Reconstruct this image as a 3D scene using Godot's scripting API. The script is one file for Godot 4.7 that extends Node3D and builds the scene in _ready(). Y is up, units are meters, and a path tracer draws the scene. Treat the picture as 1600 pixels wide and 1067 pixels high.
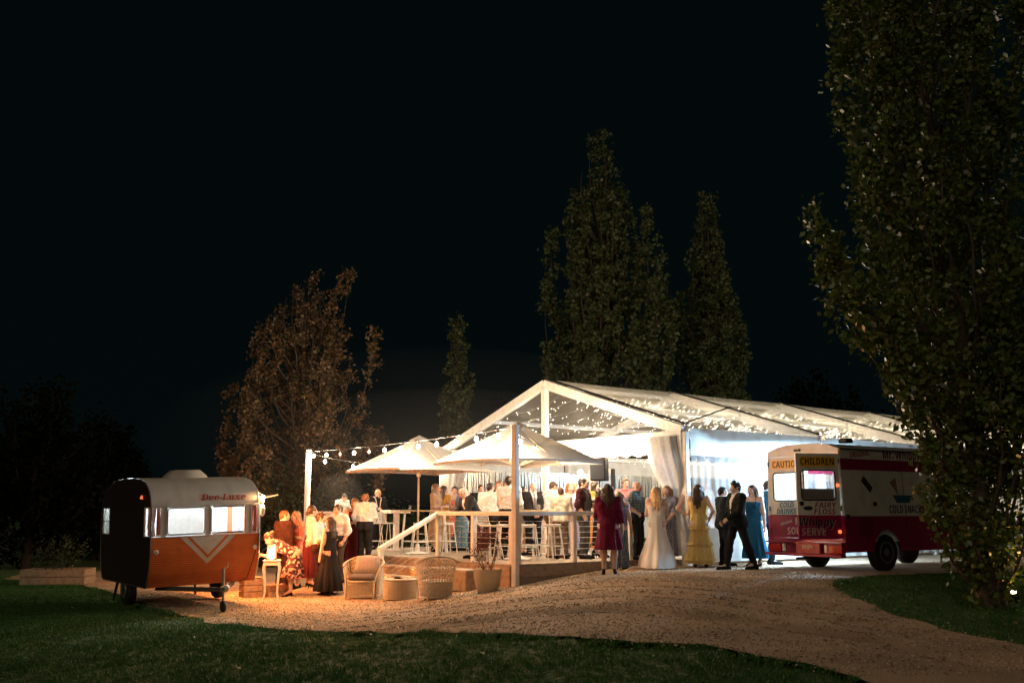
extends Node3D
# A garden wedding at night: clear-roofed marquee, timber deck, vintage caravan bar and an ice cream van.

const EYE := Vector3(0, 1.8, 0)
const DECK_Y := 0.76
const DECK_TURN := 0.6435          # turn of the deck and the marquee about y
var U := Vector3(0.8, 0, -0.6)     # along the marquee, away from the camera
var V := Vector3(-0.6, 0, -0.8)    # along the gable, to the far left
var CORNER := Vector3(0.04, 0, -20.2)
var rng := RandomNumberGenerator.new()
var mats := {}
var used := {}

func _ready():
	rng.seed = 7
	setup_camera_and_light()
	make_materials()
	build_ground()
	build_deck()
	build_marquee()
	build_umbrellas()
	build_festoons()
	build_furniture()
	build_caravan()
	build_van()
	build_trees()
	build_people()
	build_small_things()
	build_grass_and_gravel()
	build_smoke()

func setup_camera_and_light():
	var cam := Camera3D.new()
	cam.name = "camera"
	cam.position = EYE
	cam.rotation.x = 0.17212
	cam.fov = 38.377
	cam.near = 0.1
	cam.far = 600.0
	add_child(cam)
	var e := Environment.new()
	e.background_mode = Environment.BG_SKY
	var sm := ProceduralSkyMaterial.new()
	sm.sky_top_color = Color(0.0004, 0.0011, 0.0012).linear_to_srgb()
	sm.sky_horizon_color = Color(0.0005, 0.0013, 0.0014).linear_to_srgb()
	sm.ground_bottom_color = Color(0.0003, 0.0005, 0.0005).linear_to_srgb()
	sm.ground_horizon_color = Color(0.0003, 0.0007, 0.0008).linear_to_srgb()
	var sky := Sky.new()
	sky.sky_material = sm
	e.sky = sky
	e.tonemap_mode = Environment.TONE_MAPPER_LINEAR
	e.tonemap_exposure = 2.4
	e.sdfgi_enabled = true
	e.ssao_enabled = true
	e.ssil_enabled = true
	e.volumetric_fog_enabled = true
	e.volumetric_fog_density = 0.0
	var w := WorldEnvironment.new()
	w.name = "world"
	w.environment = e
	add_child(w)
	var moon := DirectionalLight3D.new()      # weak soft night light from behind the camera
	moon.name = "night_light"
	moon.light_color = Color(1.0, 0.90, 0.78)
	moon.light_energy = 0.062
	moon.light_angular_distance = 50.0
	moon.shadow_enabled = true
	moon.sky_mode = DirectionalLight3D.SKY_MODE_LIGHT_ONLY
	add_child(moon)
	moon.basis = Basis.looking_at(-Vector3(-0.25, 0.50, 0.83).normalized(), Vector3.UP)

# ---------------------------------------------------------------- small helpers
func sm01(a: float, b: float, x: float) -> float:
	var t := clampf((x - a) / (b - a), 0.0, 1.0)
	return t * t * (3.0 - 2.0 * t)

func ground_height(x: float, z: float) -> float:
	var d := -z
	return wheel_track(x, d) * 0.045 + 0.62 * sm01(-3.2, 3.2, x) * sm01(4, 19, d) + 0.16 * sm01(20.5, 24, d) * sm01(-5.4, -4.2, x) * (1.0 - sm01(-3.0, -1.0, x))

# two worn wheel tracks that swing round to the right: below zero in the rut, above on its shoulders
func wheel_track(x: float, d: float) -> float:
	var fade := sm01(-3.5, -0.5, x) * (1.0 - sm01(4.2, 5.2, x)) * (1.0 - sm01(18.6, 19.4, d)) * sm01(9.0, 11.5, d)
	if fade <= 0.0:
		return 0.0
	var k := 0.0
	for off in [0.0, 1.55, 3.3]:
		var q: float = (d + off + 0.14 * x + 0.17 * x * x + 0.12 * sin(x * 1.7 + off) - 18.4) / 0.30
		k += 0.6 * exp(-pow(absf(q) - 1.5, 2) * 3.0) - exp(-q * q)
	return k * fade

func on_deck(u: float, y: float, v: float) -> Vector3:
	var p := CORNER + U * u + V * v
	p.y = y
	return p

func lin(r: float, g: float, b: float, a := 1.0) -> Color:
	var c := Color(r, g, b).linear_to_srgb()
	c.a = a
	return c

func numbered(called: String) -> String:
	if not used.has(called):
		used[called] = 0
		return called
	used[called] += 1
	return "%s_%03d" % [called, used[called]]

func thing(called: String, label: String, category: String, at := Vector3.ZERO, turn := 0.0, group := "") -> Node3D:
	var o := Node3D.new()
	o.name = numbered(called)
	add_child(o)
	o.position = at
	o.rotation.y = turn
	tag(o, label, category, group)
	return o

func tag(o: Node, label: String, category: String, group := "") -> void:
	o.set_meta("label", label)
	o.set_meta("category", category)
	if group:
		o.set_meta("group", group)

func obj(called: String, mesh: Mesh, m: Material, parent: Node = self) -> MeshInstance3D:
	var o := MeshInstance3D.new()
	o.name = numbered(called) if parent == self else called
	o.mesh = mesh
	o.material_override = m
	parent.add_child(o, true)
	return o

func part(called: String, mb: MB, m: Material, parent: Node = self) -> MeshInstance3D:
	return obj(called, mb.mesh(), m, parent)

func struct(called: String, mesh: Mesh, m: Material) -> MeshInstance3D:
	var o := obj(called, mesh, m)
	o.set_meta("kind", "structure")
	return o

func omni(parent: Node, at: Vector3, color: Color, energy: float, size: float, rng_m := 40.0) -> OmniLight3D:
	var l := OmniLight3D.new()
	l.name = "lamp_light"
	l.position = at
	l.light_color = color
	l.light_energy = energy
	l.light_size = size
	l.omni_range = rng_m
	l.omni_attenuation = 2.0
	l.shadow_enabled = true
	parent.add_child(l, true)
	return l

# ---------------------------------------------------------------- mesh builder
class MB:
	var v := PackedVector3Array()
	var n := PackedVector3Array()
	var c := PackedColorArray()
	var uv := PackedVector2Array()
	var ix := PackedInt32Array()
	var col := Color.WHITE

	func face(pts: Array, out: Vector3) -> void:      # flat convex polygon, turned so that it faces out
		var nn: Vector3 = (pts[1] - pts[0]).cross(pts[2] - pts[0])
		if nn.length_squared() < 1e-16 and pts.size() > 3:
			nn = (pts[2] - pts[0]).cross(pts[3] - pts[0])
		var flip := nn.dot(out) < 0.0
		nn = nn.normalized() * (-1.0 if flip else 1.0)
		var s := v.size()
		for p in pts:
			v.append(p)
			n.append(nn)
			c.append(col)
			uv.append(Vector2.ZERO)
		for i in range(1, pts.size() - 1):
			if flip:
				ix.append_array([s, s + i, s + i + 1])
			else:
				ix.append_array([s, s + i + 1, s + i])

	func box(at: Vector3, size: Vector3, b := Basis.IDENTITY, bev := 0.0) -> void:
		var h := size / 2.0
		bev = minf(bev, 0.45 * minf(size.x, minf(size.y, size.z)))
		for ax in 3:
			for sg in [-1.0, 1.0]:
				var a2 := (ax + 1) % 3
				var a3 := (ax + 2) % 3
				var pts := []
				for k in [[-1, -1], [1, -1], [1, 1], [-1, 1]]:
					var p := Vector3.ZERO
					p[ax] = sg * h[ax]
					p[a2] = k[0] * (h[a2] - bev)
					p[a3] = k[1] * (h[a3] - bev)
					pts.append(at + b * p)
				var o := Vector3.ZERO
				o[ax] = sg
				face(pts, b * o)
		if bev <= 0.0:
			return
		for ax in 3:
			var a2 := (ax + 1) % 3
			var a3 := (ax + 2) % 3
			for s2 in [-1.0, 1.0]:
				for s3 in [-1.0, 1.0]:
					var pts := []
					for k in [[-1, 0], [1, 0], [1, 1], [-1, 1]]:
						var p := Vector3.ZERO
						p[ax] = k[0] * (h[ax] - bev)
						p[a2] = s2 * (h[a2] - (bev if k[1] == 0 else 0.0))
						p[a3] = s3 * (h[a3] - (0.0 if k[1] == 0 else bev))
						pts.append(at + b * p)
					var o := Vector3.ZERO
					o[a2] = s2
					o[a3] = s3
					face(pts, b * o)
		for sx in [-1.0, 1.0]:
			for sy in [-1.0, 1.0]:
				for sz in [-1.0, 1.0]:
					var q := Vector3(sx * h.x, sy * h.y, sz * h.z)
					var e := Vector3(sx, sy, sz) * bev
					face([at + b * (q - Vector3(0, e.y, e.z)), at + b * (q - Vector3(e.x, 0, e.z)), at + b * (q - Vector3(e.x, e.y, 0))], b * Vector3(sx, sy, sz))

	func bar(p: Vector3, q: Vector3, w: float, h: float, bev := 0.0, up := Vector3.UP) -> void:   # w across, h along up
		var d := q - p
		var y := d.normalized()
		var x := up.cross(y)
		if x.length() < 0.01:
			x = Vector3.RIGHT.cross(y)
		x = x.normalized()
		box((p + q) / 2.0, Vector3(w, d.length(), h), Basis(x, y, x.cross(y)), bev)

	func loft(rings: Array, closed := true, cap0 := true, cap1 := true, centre_out := true) -> void:   # smooth surface through rings of equal size
		var m: int = rings[0].size()
		var s := v.size()
		var i0 := ix.size()
		var k := rings.size()
		for i in k:
			var r: PackedVector3Array = rings[i]
			var up: PackedVector3Array = rings[mini(i + 1, k - 1)]
			var dn: PackedVector3Array = rings[maxi(i - 1, 0)]
			for j in m:
				var jn := (j + 1) % m if closed else mini(j + 1, m - 1)
				var jp := (j - 1 + m) % m if closed else maxi(j - 1, 0)
				var nn := (r[jn] - r[jp]).cross(up[j] - dn[j])
				v.append(r[j])
				n.append(nn.normalized() if nn.length_squared() > 1e-16 else Vector3.UP)
				c.append(col)
				uv.append(Vector2(float(j) / m, float(i) / maxi(k - 1, 1)))
		if closed and centre_out:                       # make normals point away from the middle line
			var mid := Vector3.ZERO
			var ri: PackedVector3Array = rings[k / 2]
			for p in ri:
				mid += p / m
			var dot := 0.0
			for j in m:
				dot += n[s + (k / 2) * m + j].dot(ri[j] - mid)
			if dot < 0.0:
				for q in range(s, v.size()):
					n[q] = -n[q]
				for i in k - 1:
					for j in m:
						var a := s + i * m + j
						var b := s + i * m + (j + 1) % m
						ix.append_array([a, b, b + m, a, b + m, a + m])
				orient(i0)
				_caps(rings, cap0, cap1)
				return
		for i in k - 1:
			for j in (m if closed else m - 1):
				var a := s + i * m + j
				var b := s + i * m + (j + 1) % m
				ix.append_array([a, b + m, b, a, a + m, b + m])
		orient(i0)
		if closed:
			_caps(rings, cap0, cap1)

	func orient(from := 0) -> void:      # wind every triangle the way its normals point
		for k in range(from, ix.size(), 3):
			var a := ix[k]
			var b := ix[k + 1]
			var d := ix[k + 2]
			if (v[d] - v[a]).cross(v[b] - v[a]).dot(n[a] + n[b] + n[d]) < 0.0:
				ix[k + 1] = d
				ix[k + 2] = b

	func _caps(rings: Array, cap0: bool, cap1: bool) -> void:
		var k := rings.size()
		for e in 2:
			if (e == 0 and not cap0) or (e == 1 and not cap1):
				continue
			var r: PackedVector3Array = rings[0 if e == 0 else k - 1]
			var o: PackedVector3Array = rings[1 if e == 0 else k - 2]
			var mid := Vector3.ZERO
			var mid2 := Vector3.ZERO
			for j in r.size():
				mid += r[j] / r.size()
				mid2 += o[j] / r.size()
			for j in r.size():
				face([mid, r[j], r[(j + 1) % r.size()]], mid - mid2)

	func tube(pts: Array, radii, sides := 8, caps := true) -> void:
		var rings := []
		var x := Vector3.ZERO
		for i in pts.size():
			var t: Vector3 = (pts[mini(i + 1, pts.size() - 1)] - pts[maxi(i - 1, 0)]).normalized()
			if i == 0:
				x = t.cross(Vector3.UP if absf(t.y) < 0.9 else Vector3.RIGHT).normalized()
			else:
				x = (x - t * x.dot(t)).normalized()
			var y := t.cross(x)
			var rad: float = radii if radii is float else radii[i]
			var ring := PackedVector3Array()
			for j in sides:
				var a := TAU * j / sides
				ring.append(pts[i] + (x * cos(a) + y * sin(a)) * rad)
			rings.append(ring)
		loft(rings, true, caps, caps)

	func lathe(prof: Array, sides := 24, at := Vector3.ZERO, b := Basis.IDENTITY, caps := true) -> void:    # prof: [radius, y] from bottom to top
		var rings := []
		for p in prof:
			var ring := PackedVector3Array()
			for j in sides:
				var a := TAU * j / sides
				ring.append(at + b * Vector3(cos(a) * p[0], p[1], sin(a) * p[0]))
			rings.append(ring)
		loft(rings, true, caps, caps)

	func ball(at: Vector3, r: float, sides := 10, rows := 6, sq := Vector3.ONE) -> void:
		var prof := []
		for i in rows + 1:
			var a := PI * i / rows - PI / 2
			prof.append([maxf(cos(a), 0.02) * r, sin(a) * r])
		lathe(prof, sides, at, Basis.from_scale(sq))

	func prism(poly: PackedVector2Array, t: Transform3D, z0: float, z1: float) -> void:   # outline in x, y of t, from z0 to z1
		var tri := Geometry2D.triangulate_polygon(poly)
		for k in range(0, tri.size(), 3):
			for z in [z0, z1]:
				var pts := []
				for q in 3:
					var p := poly[tri[k + q]]
					pts.append(t * Vector3(p.x, p.y, z))
				face(pts, t.basis * Vector3(0, 0, z - (z0 + z1) / 2))
		var area := 0.0
		for i in poly.size():
			area += poly[i].cross(poly[(i + 1) % poly.size()])
		for i in poly.size():
			var a := poly[i]
			var b := poly[(i + 1) % poly.size()]
			var o := Vector3(b.y - a.y, a.x - b.x, 0) * signf(area)
			face([t * Vector3(a.x, a.y, z0), t * Vector3(b.x, b.y, z0), t * Vector3(b.x, b.y, z1), t * Vector3(a.x, a.y, z1)], t.basis * o)

	func add(o: MB, t: Transform3D, tint = null) -> void:
		var s := v.size()
		v.append_array(t * o.v)
		var flip := t.basis.determinant() < 0.0
		n.append_array(Transform3D(t.basis.orthonormalized(), Vector3.ZERO) * o.n)
		if tint == null:
			c.append_array(o.c)
		else:
			for k in o.c.size():
				c.append(tint[int(o.c[k].a * 8.0 + 0.5)] if o.c[k].a < 0.95 else o.c[k] * tint[8])
		uv.append_array(o.uv)
		for k in range(0, o.ix.size(), 3):
			if flip:
				ix.append_array([o.ix[k] + s, o.ix[k + 2] + s, o.ix[k + 1] + s])
			else:
				ix.append_array([o.ix[k] + s, o.ix[k + 1] + s, o.ix[k + 2] + s])

	func mesh() -> ArrayMesh:
		var a := []
		a.resize(Mesh.ARRAY_MAX)
		a[Mesh.ARRAY_VERTEX] = v
		a[Mesh.ARRAY_NORMAL] = n
		a[Mesh.ARRAY_COLOR] = c
		a[Mesh.ARRAY_TEX_UV] = uv
		a[Mesh.ARRAY_INDEX] = ix
		var m := ArrayMesh.new()
		if ix.size():
			m.add_surface_from_arrays(Mesh.PRIMITIVE_TRIANGLES, a)
		return m

# ---------------------------------------------------------------- materials
func noise(freq: float, kind := FastNoiseLite.TYPE_SIMPLEX_SMOOTH, octaves := 4, sd := 1) -> FastNoiseLite:
	var q := FastNoiseLite.new()
	q.noise_type = kind
	q.frequency = freq
	q.fractal_octaves = octaves
	q.seed = sd
	return q

func noise_tex(nz: FastNoiseLite, size: int, ramp = null, constant := false) -> NoiseTexture2D:
	var t := NoiseTexture2D.new()
	t.width = size
	t.height = size
	t.seamless = true
	t.noise = nz
	if ramp:
		var g := Gradient.new()
		if constant:
			g.interpolation_mode = Gradient.GRADIENT_INTERPOLATE_CONSTANT
		var off := PackedFloat32Array()
		var cols := PackedColorArray()
		for r in ramp:
			off.append(r[0])
			cols.append(lin(r[1], r[2], r[3]))
		g.offsets = off
		g.colors = cols
		t.color_ramp = g
	return t

func mat(key: String, r := 0.5, g := 0.5, b := 0.5, rough := 0.7, metal := 0.0) -> StandardMaterial3D:
	if mats.has(key):
		return mats[key]
	var m := StandardMaterial3D.new()
	m.resource_name = key
	m.albedo_color = lin(r, g, b)
	m.roughness = rough
	m.metallic = metal
	mats[key] = m
	return m

func tri(m: StandardMaterial3D, scale: float, tex: Texture2D = null, world := false, bump: Texture2D = null, bump_cm := 0.2) -> StandardMaterial3D:
	m.uv1_triplanar = true
	m.uv1_world_triplanar = world
	m.uv1_scale = Vector3.ONE * scale
	if tex:
		m.albedo_texture = tex
	if bump:
		m.heightmap_enabled = true
		m.heightmap_texture = bump
		m.heightmap_scale = bump_cm
	return m

func cloth(r: float, g: float, b: float, sheen := 0.0) -> StandardMaterial3D:
	var key := "cloth %.3f %.3f %.3f %.1f" % [r, g, b, sheen]
	if mats.has(key):
		return mats[key]
	var m := mat(key, r, g, b, 0.9)
	m.metallic_specular = 0.3
	m.rim_enabled = r + g + b > 0.35
	m.rim = 0.35
	m.rim_tint = 0.7
	return tri(m, 3.0, tex.cloth)

func glow(key: String, r: float, g: float, b: float, e: float) -> StandardMaterial3D:
	if mats.has(key):
		return mats[key]
	var m := mat(key, 0.8, 0.8, 0.8, 0.4)
	m.emission_enabled = true
	m.emission = lin(r, g, b)
	m.emission_energy_multiplier = e
	return m

func clear(key: String, r: float, g: float, b: float, alpha: float, rough: float) -> StandardMaterial3D:
	if mats.has(key):
		return mats[key]
	var m := mat(key, r, g, b, rough)
	m.transparency = BaseMaterial3D.TRANSPARENCY_ALPHA
	m.albedo_color.a = alpha
	m.cull_mode = BaseMaterial3D.CULL_DISABLED
	return m

var tex := {}

func make_materials():
	tex.fine = noise_tex(noise(0.06), 256)
	tex.cloth = noise_tex(noise(0.03, FastNoiseLite.TYPE_SIMPLEX_SMOOTH, 5, 3), 128, [[0.0, 0.72, 0.72, 0.72], [1.0, 1.0, 1.0, 1.0]])
	tex.pebble = noise_tex(noise(0.10, FastNoiseLite.TYPE_CELLULAR, 2, 5), 256)
	tex.gravel = noise_tex(noise(0.09, FastNoiseLite.TYPE_CELLULAR, 3, 9), 512, [[0.0, 0.20, 0.13, 0.075], [0.35, 0.42, 0.29, 0.18], [0.7, 0.54, 0.39, 0.25], [1.0, 0.64, 0.52, 0.38]])
	tex.lawn = noise_tex(noise(0.05, FastNoiseLite.TYPE_SIMPLEX_SMOOTH, 5, 11), 512, [[0.0, 0.022, 0.055, 0.010], [0.5, 0.040, 0.105, 0.018], [1.0, 0.075, 0.16, 0.034]])
	tex.wood = noise_tex(noise(0.02, FastNoiseLite.TYPE_SIMPLEX_SMOOTH, 5, 13), 256, [[0.0, 0.55, 0.5, 0.45], [0.45, 0.85, 0.83, 0.8], [1.0, 1.0, 1.0, 1.0]])
	tex.paint = noise_tex(noise(0.012, FastNoiseLite.TYPE_SIMPLEX_SMOOTH, 5, 17), 256, [[0.0, 0.80, 0.78, 0.75], [0.6, 0.96, 0.96, 0.95], [1.0, 1.0, 1.0, 1.0]])
	mats.gravel = tri(mat("gravel ground", 1, 1, 1, 0.95), 1.5, tex.gravel, true, tex.pebble, 0.8)
	mats.lawn = tri(mat("lawn ground", 1, 1, 1, 1.0), 0.5, tex.lawn, true, tex.fine, 2.0)
	mats.decking = tri(mat("decking", 0.46, 0.40, 0.33, 0.75), 1.2, tex.wood, false, tex.fine, 0.1)
	mats.fascia = tri(mat("fascia timber", 0.33, 0.25, 0.18, 0.8), 1.2, tex.wood, false, tex.fine, 0.15)
	mats.white_timber = tri(mat("white painted timber", 0.80, 0.79, 0.76, 0.55), 0.9, tex.paint)
	mats.steel = mat("galvanised steel", 0.55, 0.55, 0.56, 0.35, 0.9)
	mats.white_metal = tri(mat("white powder coat", 0.80, 0.80, 0.78, 0.4), 1.5, tex.paint)
	mats.pvc = tri(mat("white tent fabric", 0.78, 0.78, 0.76, 0.5), 0.6, tex.paint, false, tex.fine, 0.15)
	mats.pvc.backlight_enabled = true
	mats.pvc.backlight = Color(0.35, 0.35, 0.35)
	mats.alu = mat("aluminium frame", 0.78, 0.78, 0.78, 0.35, 0.25)
	mats.black = mat("black rubber", 0.012, 0.012, 0.013, 0.6)
	mats.canvas = tri(mat("umbrella canvas", 0.47, 0.465, 0.455, 0.85), 1.6, tex.cloth, false, tex.fine, 0.35)
	mats.canvas.backlight_enabled = true
	mats.canvas.backlight = Color(0.3, 0.27, 0.22)
	mats.clear_pvc = clear("clear tent roof", 0.44, 0.42, 0.35, 0.38, 0.5)
	tri(mats.clear_pvc, 0.7, null, false, tex.fine, 0.6)
	mats.clear_pvc.backlight_enabled = true
	mats.clear_pvc.backlight = Color(1.1, 1.1, 1.05)
	mats.clear_wall = clear("clear tent wall", 0.75, 0.75, 0.76, 0.30, 0.5)
	mats.clear_wall.backlight_enabled = true
	mats.clear_wall.backlight = Color(0.8, 0.8, 0.8)
	mats.sheer = tri(mat("sheer white curtain", 0.82, 0.82, 0.82, 0.8), 2.0, tex.cloth)
	mats.sheer.backlight_enabled = true
	mats.sheer.backlight = Color(1.0, 1.0, 1.0)
	mats.gable_film = clear("clear gable film", 0.6, 0.6, 0.6, 0.08, 0.08)
	mats.glass = clear("window glass", 0.7, 0.75, 0.75, 0.06, 0.03)
	mats.bulb = glow("bulb glow", 1.0, 0.86, 0.68, 26.0)
	mats.bulb_dead = mat("unlit bulb glass", 0.7, 0.66, 0.6, 0.2)
	mats.fairy = glow("fairy light glow", 1.0, 0.87, 0.62, 3.2)
	mats.wicker = tri(mat("natural wicker", 0.62, 0.52, 0.38, 0.7), 6.0, tex.wood)
	mats.skin = mat("skin", 1, 1, 1, 0.55)
	mats.skin.vertex_color_use_as_albedo = true
	mats.skin.subsurf_scatter_enabled = true
	mats.skin.subsurf_scatter_strength = 0.08

func grid_mesh(xs: PackedFloat32Array, zs: PackedFloat32Array, lift: float) -> MB:
	var mb := MB.new()
	var rings := []
	for z in zs:
		var row := PackedVector3Array()
		for x in xs:
			row.append(Vector3(x, ground_height(x, z) + lift, z))
		rings.append(row)
	mb.loft(rings, false)
	for i in mb.n.size():
		if mb.n[i].y < 0.0:
			mb.n[i] = -mb.n[i]
	mb.orient()
	return mb

func build_ground():
	# the lawn: one sheet from behind the camera to the horizon, finer near the party
	var xs := PackedFloat32Array()
	var zs := PackedFloat32Array()
	for k in range(-64, 65):
		var t := k / 64.0
		xs.append(16.0 * t + 384.0 * pow(absf(t), 5) * signf(t))
	for k in range(0, 97):
		var t := k / 96.0
		zs.append(30.0 - 72.0 * t - 358.0 * pow(t, 7))
	var lawn := grid_mesh(xs, zs, 0.0)
	for i in lawn.v.size():                       # bedded below the drive where gravel lies on it
		var p := lawn.v[i]
		if absf(p.x) < 25.0 and p.z < -6.0 and p.z > -36.0 and is_gravel(p.x, p.z):
			lawn.v[i].y -= 0.13
	struct("lawn", lawn.mesh(), mats.lawn)
	# the gravel drive: cut from a fine grid by its outline
	var mb := MB.new()
	var area := gravel_outline()
	var cell := 0.25
	for i in range(-60, 80):
		for j in range(32, 140):
			var x := i * cell
			var d := j * cell
			var sq := PackedVector2Array([Vector2(x, d), Vector2(x + cell, d), Vector2(x + cell, d + cell), Vector2(x, d + cell)])
			var all_in := true
			var any_in := false
			for p in sq:
				if Geometry2D.is_point_in_polygon(p, area):
					any_in = true
				else:
					all_in = false
			var pieces: Array = [sq] if all_in else Geometry2D.intersect_polygons(sq, area)
			for piece in pieces:
				var tri_ix := Geometry2D.triangulate_polygon(piece)
				for k in range(0, tri_ix.size(), 3):
					var s := mb.v.size()
					var ps := []
					for q in 3:
						var p2: Vector2 = piece[tri_ix[k + q]]
						ps.append(Vector3(p2.x, ground_height(p2.x, -p2.y) + 0.012, -p2.y))
					mb.face(ps, Vector3.UP)
					for q in 3:
						var p3: Vector3 = ps[q]
						var e := 0.1
						mb.n[s + q] = Vector3(ground_height(p3.x - e, p3.z) - ground_height(p3.x + e, p3.z), 2 * e, ground_height(p3.x, p3.z - e) - ground_height(p3.x, p3.z + e)).normalized()
	for i in mb.v.size():
		mb.c[i] = gravel_tone(mb.v[i].x, -mb.v[i].z)
	mats.gravel.vertex_color_use_as_albedo = true
	struct("gravel_drive", mb.mesh(), mats.gravel)

var _tone: FastNoiseLite
func gravel_tone(x: float, d: float) -> Color:      # damp and packed patches, and two worn wheel tracks that swing round to the right
	if _tone == null:
		_tone = noise(0.35, FastNoiseLite.TYPE_SIMPLEX_SMOOTH, 4, 61)
	var k := 0.86 + 0.42 * _tone.get_noise_2d(x, d * 1.6)
	k += 0.38 * minf(wheel_track(x, d), 0.0) * (0.7 + 0.9 * _tone.get_noise_2d(x * 0.7 + 30.0, d))
	return Color(k, k, k)

var _gravel := PackedVector2Array()
func gravel_outline() -> PackedVector2Array:      # x, distance
	if _gravel.size():
		return _gravel
	var raw := [
		[-13.9, 27.4], [-12.5, 26.6], [-10.6, 25.0], [-8.6, 22.2], [-7.7, 20.6], [-6.3, 18.6], [-4.9, 16.6], [-3.5, 15.75], [-2.4, 15.3], [-1.5, 14.7], [0.0, 13.35], [1.15, 12.3], [2.2, 11.6], [3.0, 10.6], [3.4, 9.6], [4.0, 8.2],
		[7.0, 8.2], [6.4, 10.2], [5.8, 11.55], [5.55, 11.95], [5.34, 12.5], [5.15, 13.7], [5.1, 15.2], [5.25, 16.6], [5.7, 17.7], [6.6, 18.7], [7.9, 19.4], [9.3, 19.7], [12.0, 20.4], [19.0, 25.5], [20.0, 31.0], [5.0, 25.0], [0.0, 32.0], [-7.0, 33.5], [-14.5, 30.0]]
	# round the corners off and let the edge wander a little
	var nz := noise(0.9, FastNoiseLite.TYPE_SIMPLEX_SMOOTH, 3, 4)
	for i in raw.size():
		var a := Vector2(raw[i][0], raw[i][1])
		var b := Vector2(raw[(i + 1) % raw.size()][0], raw[(i + 1) % raw.size()][1])
		var n := maxi(2, int(a.distance_to(b) / 0.22))
		for k in n:
			var p := a.lerp(b, float(k) / n)
			_gravel.append(p + Vector2(nz.get_noise_2d(p.x, p.y), nz.get_noise_2d(p.y + 40, p.x)) * 0.16)
	return _gravel

func is_gravel(x: float, z: float) -> bool:
	return Geometry2D.is_point_in_polygon(Vector2(x, -z), gravel_outline())


# ---------------------------------------------------------------- deck, steps, rails
const DECK_LONG := 9.75
const DECK_DEEP := 4.25

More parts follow.
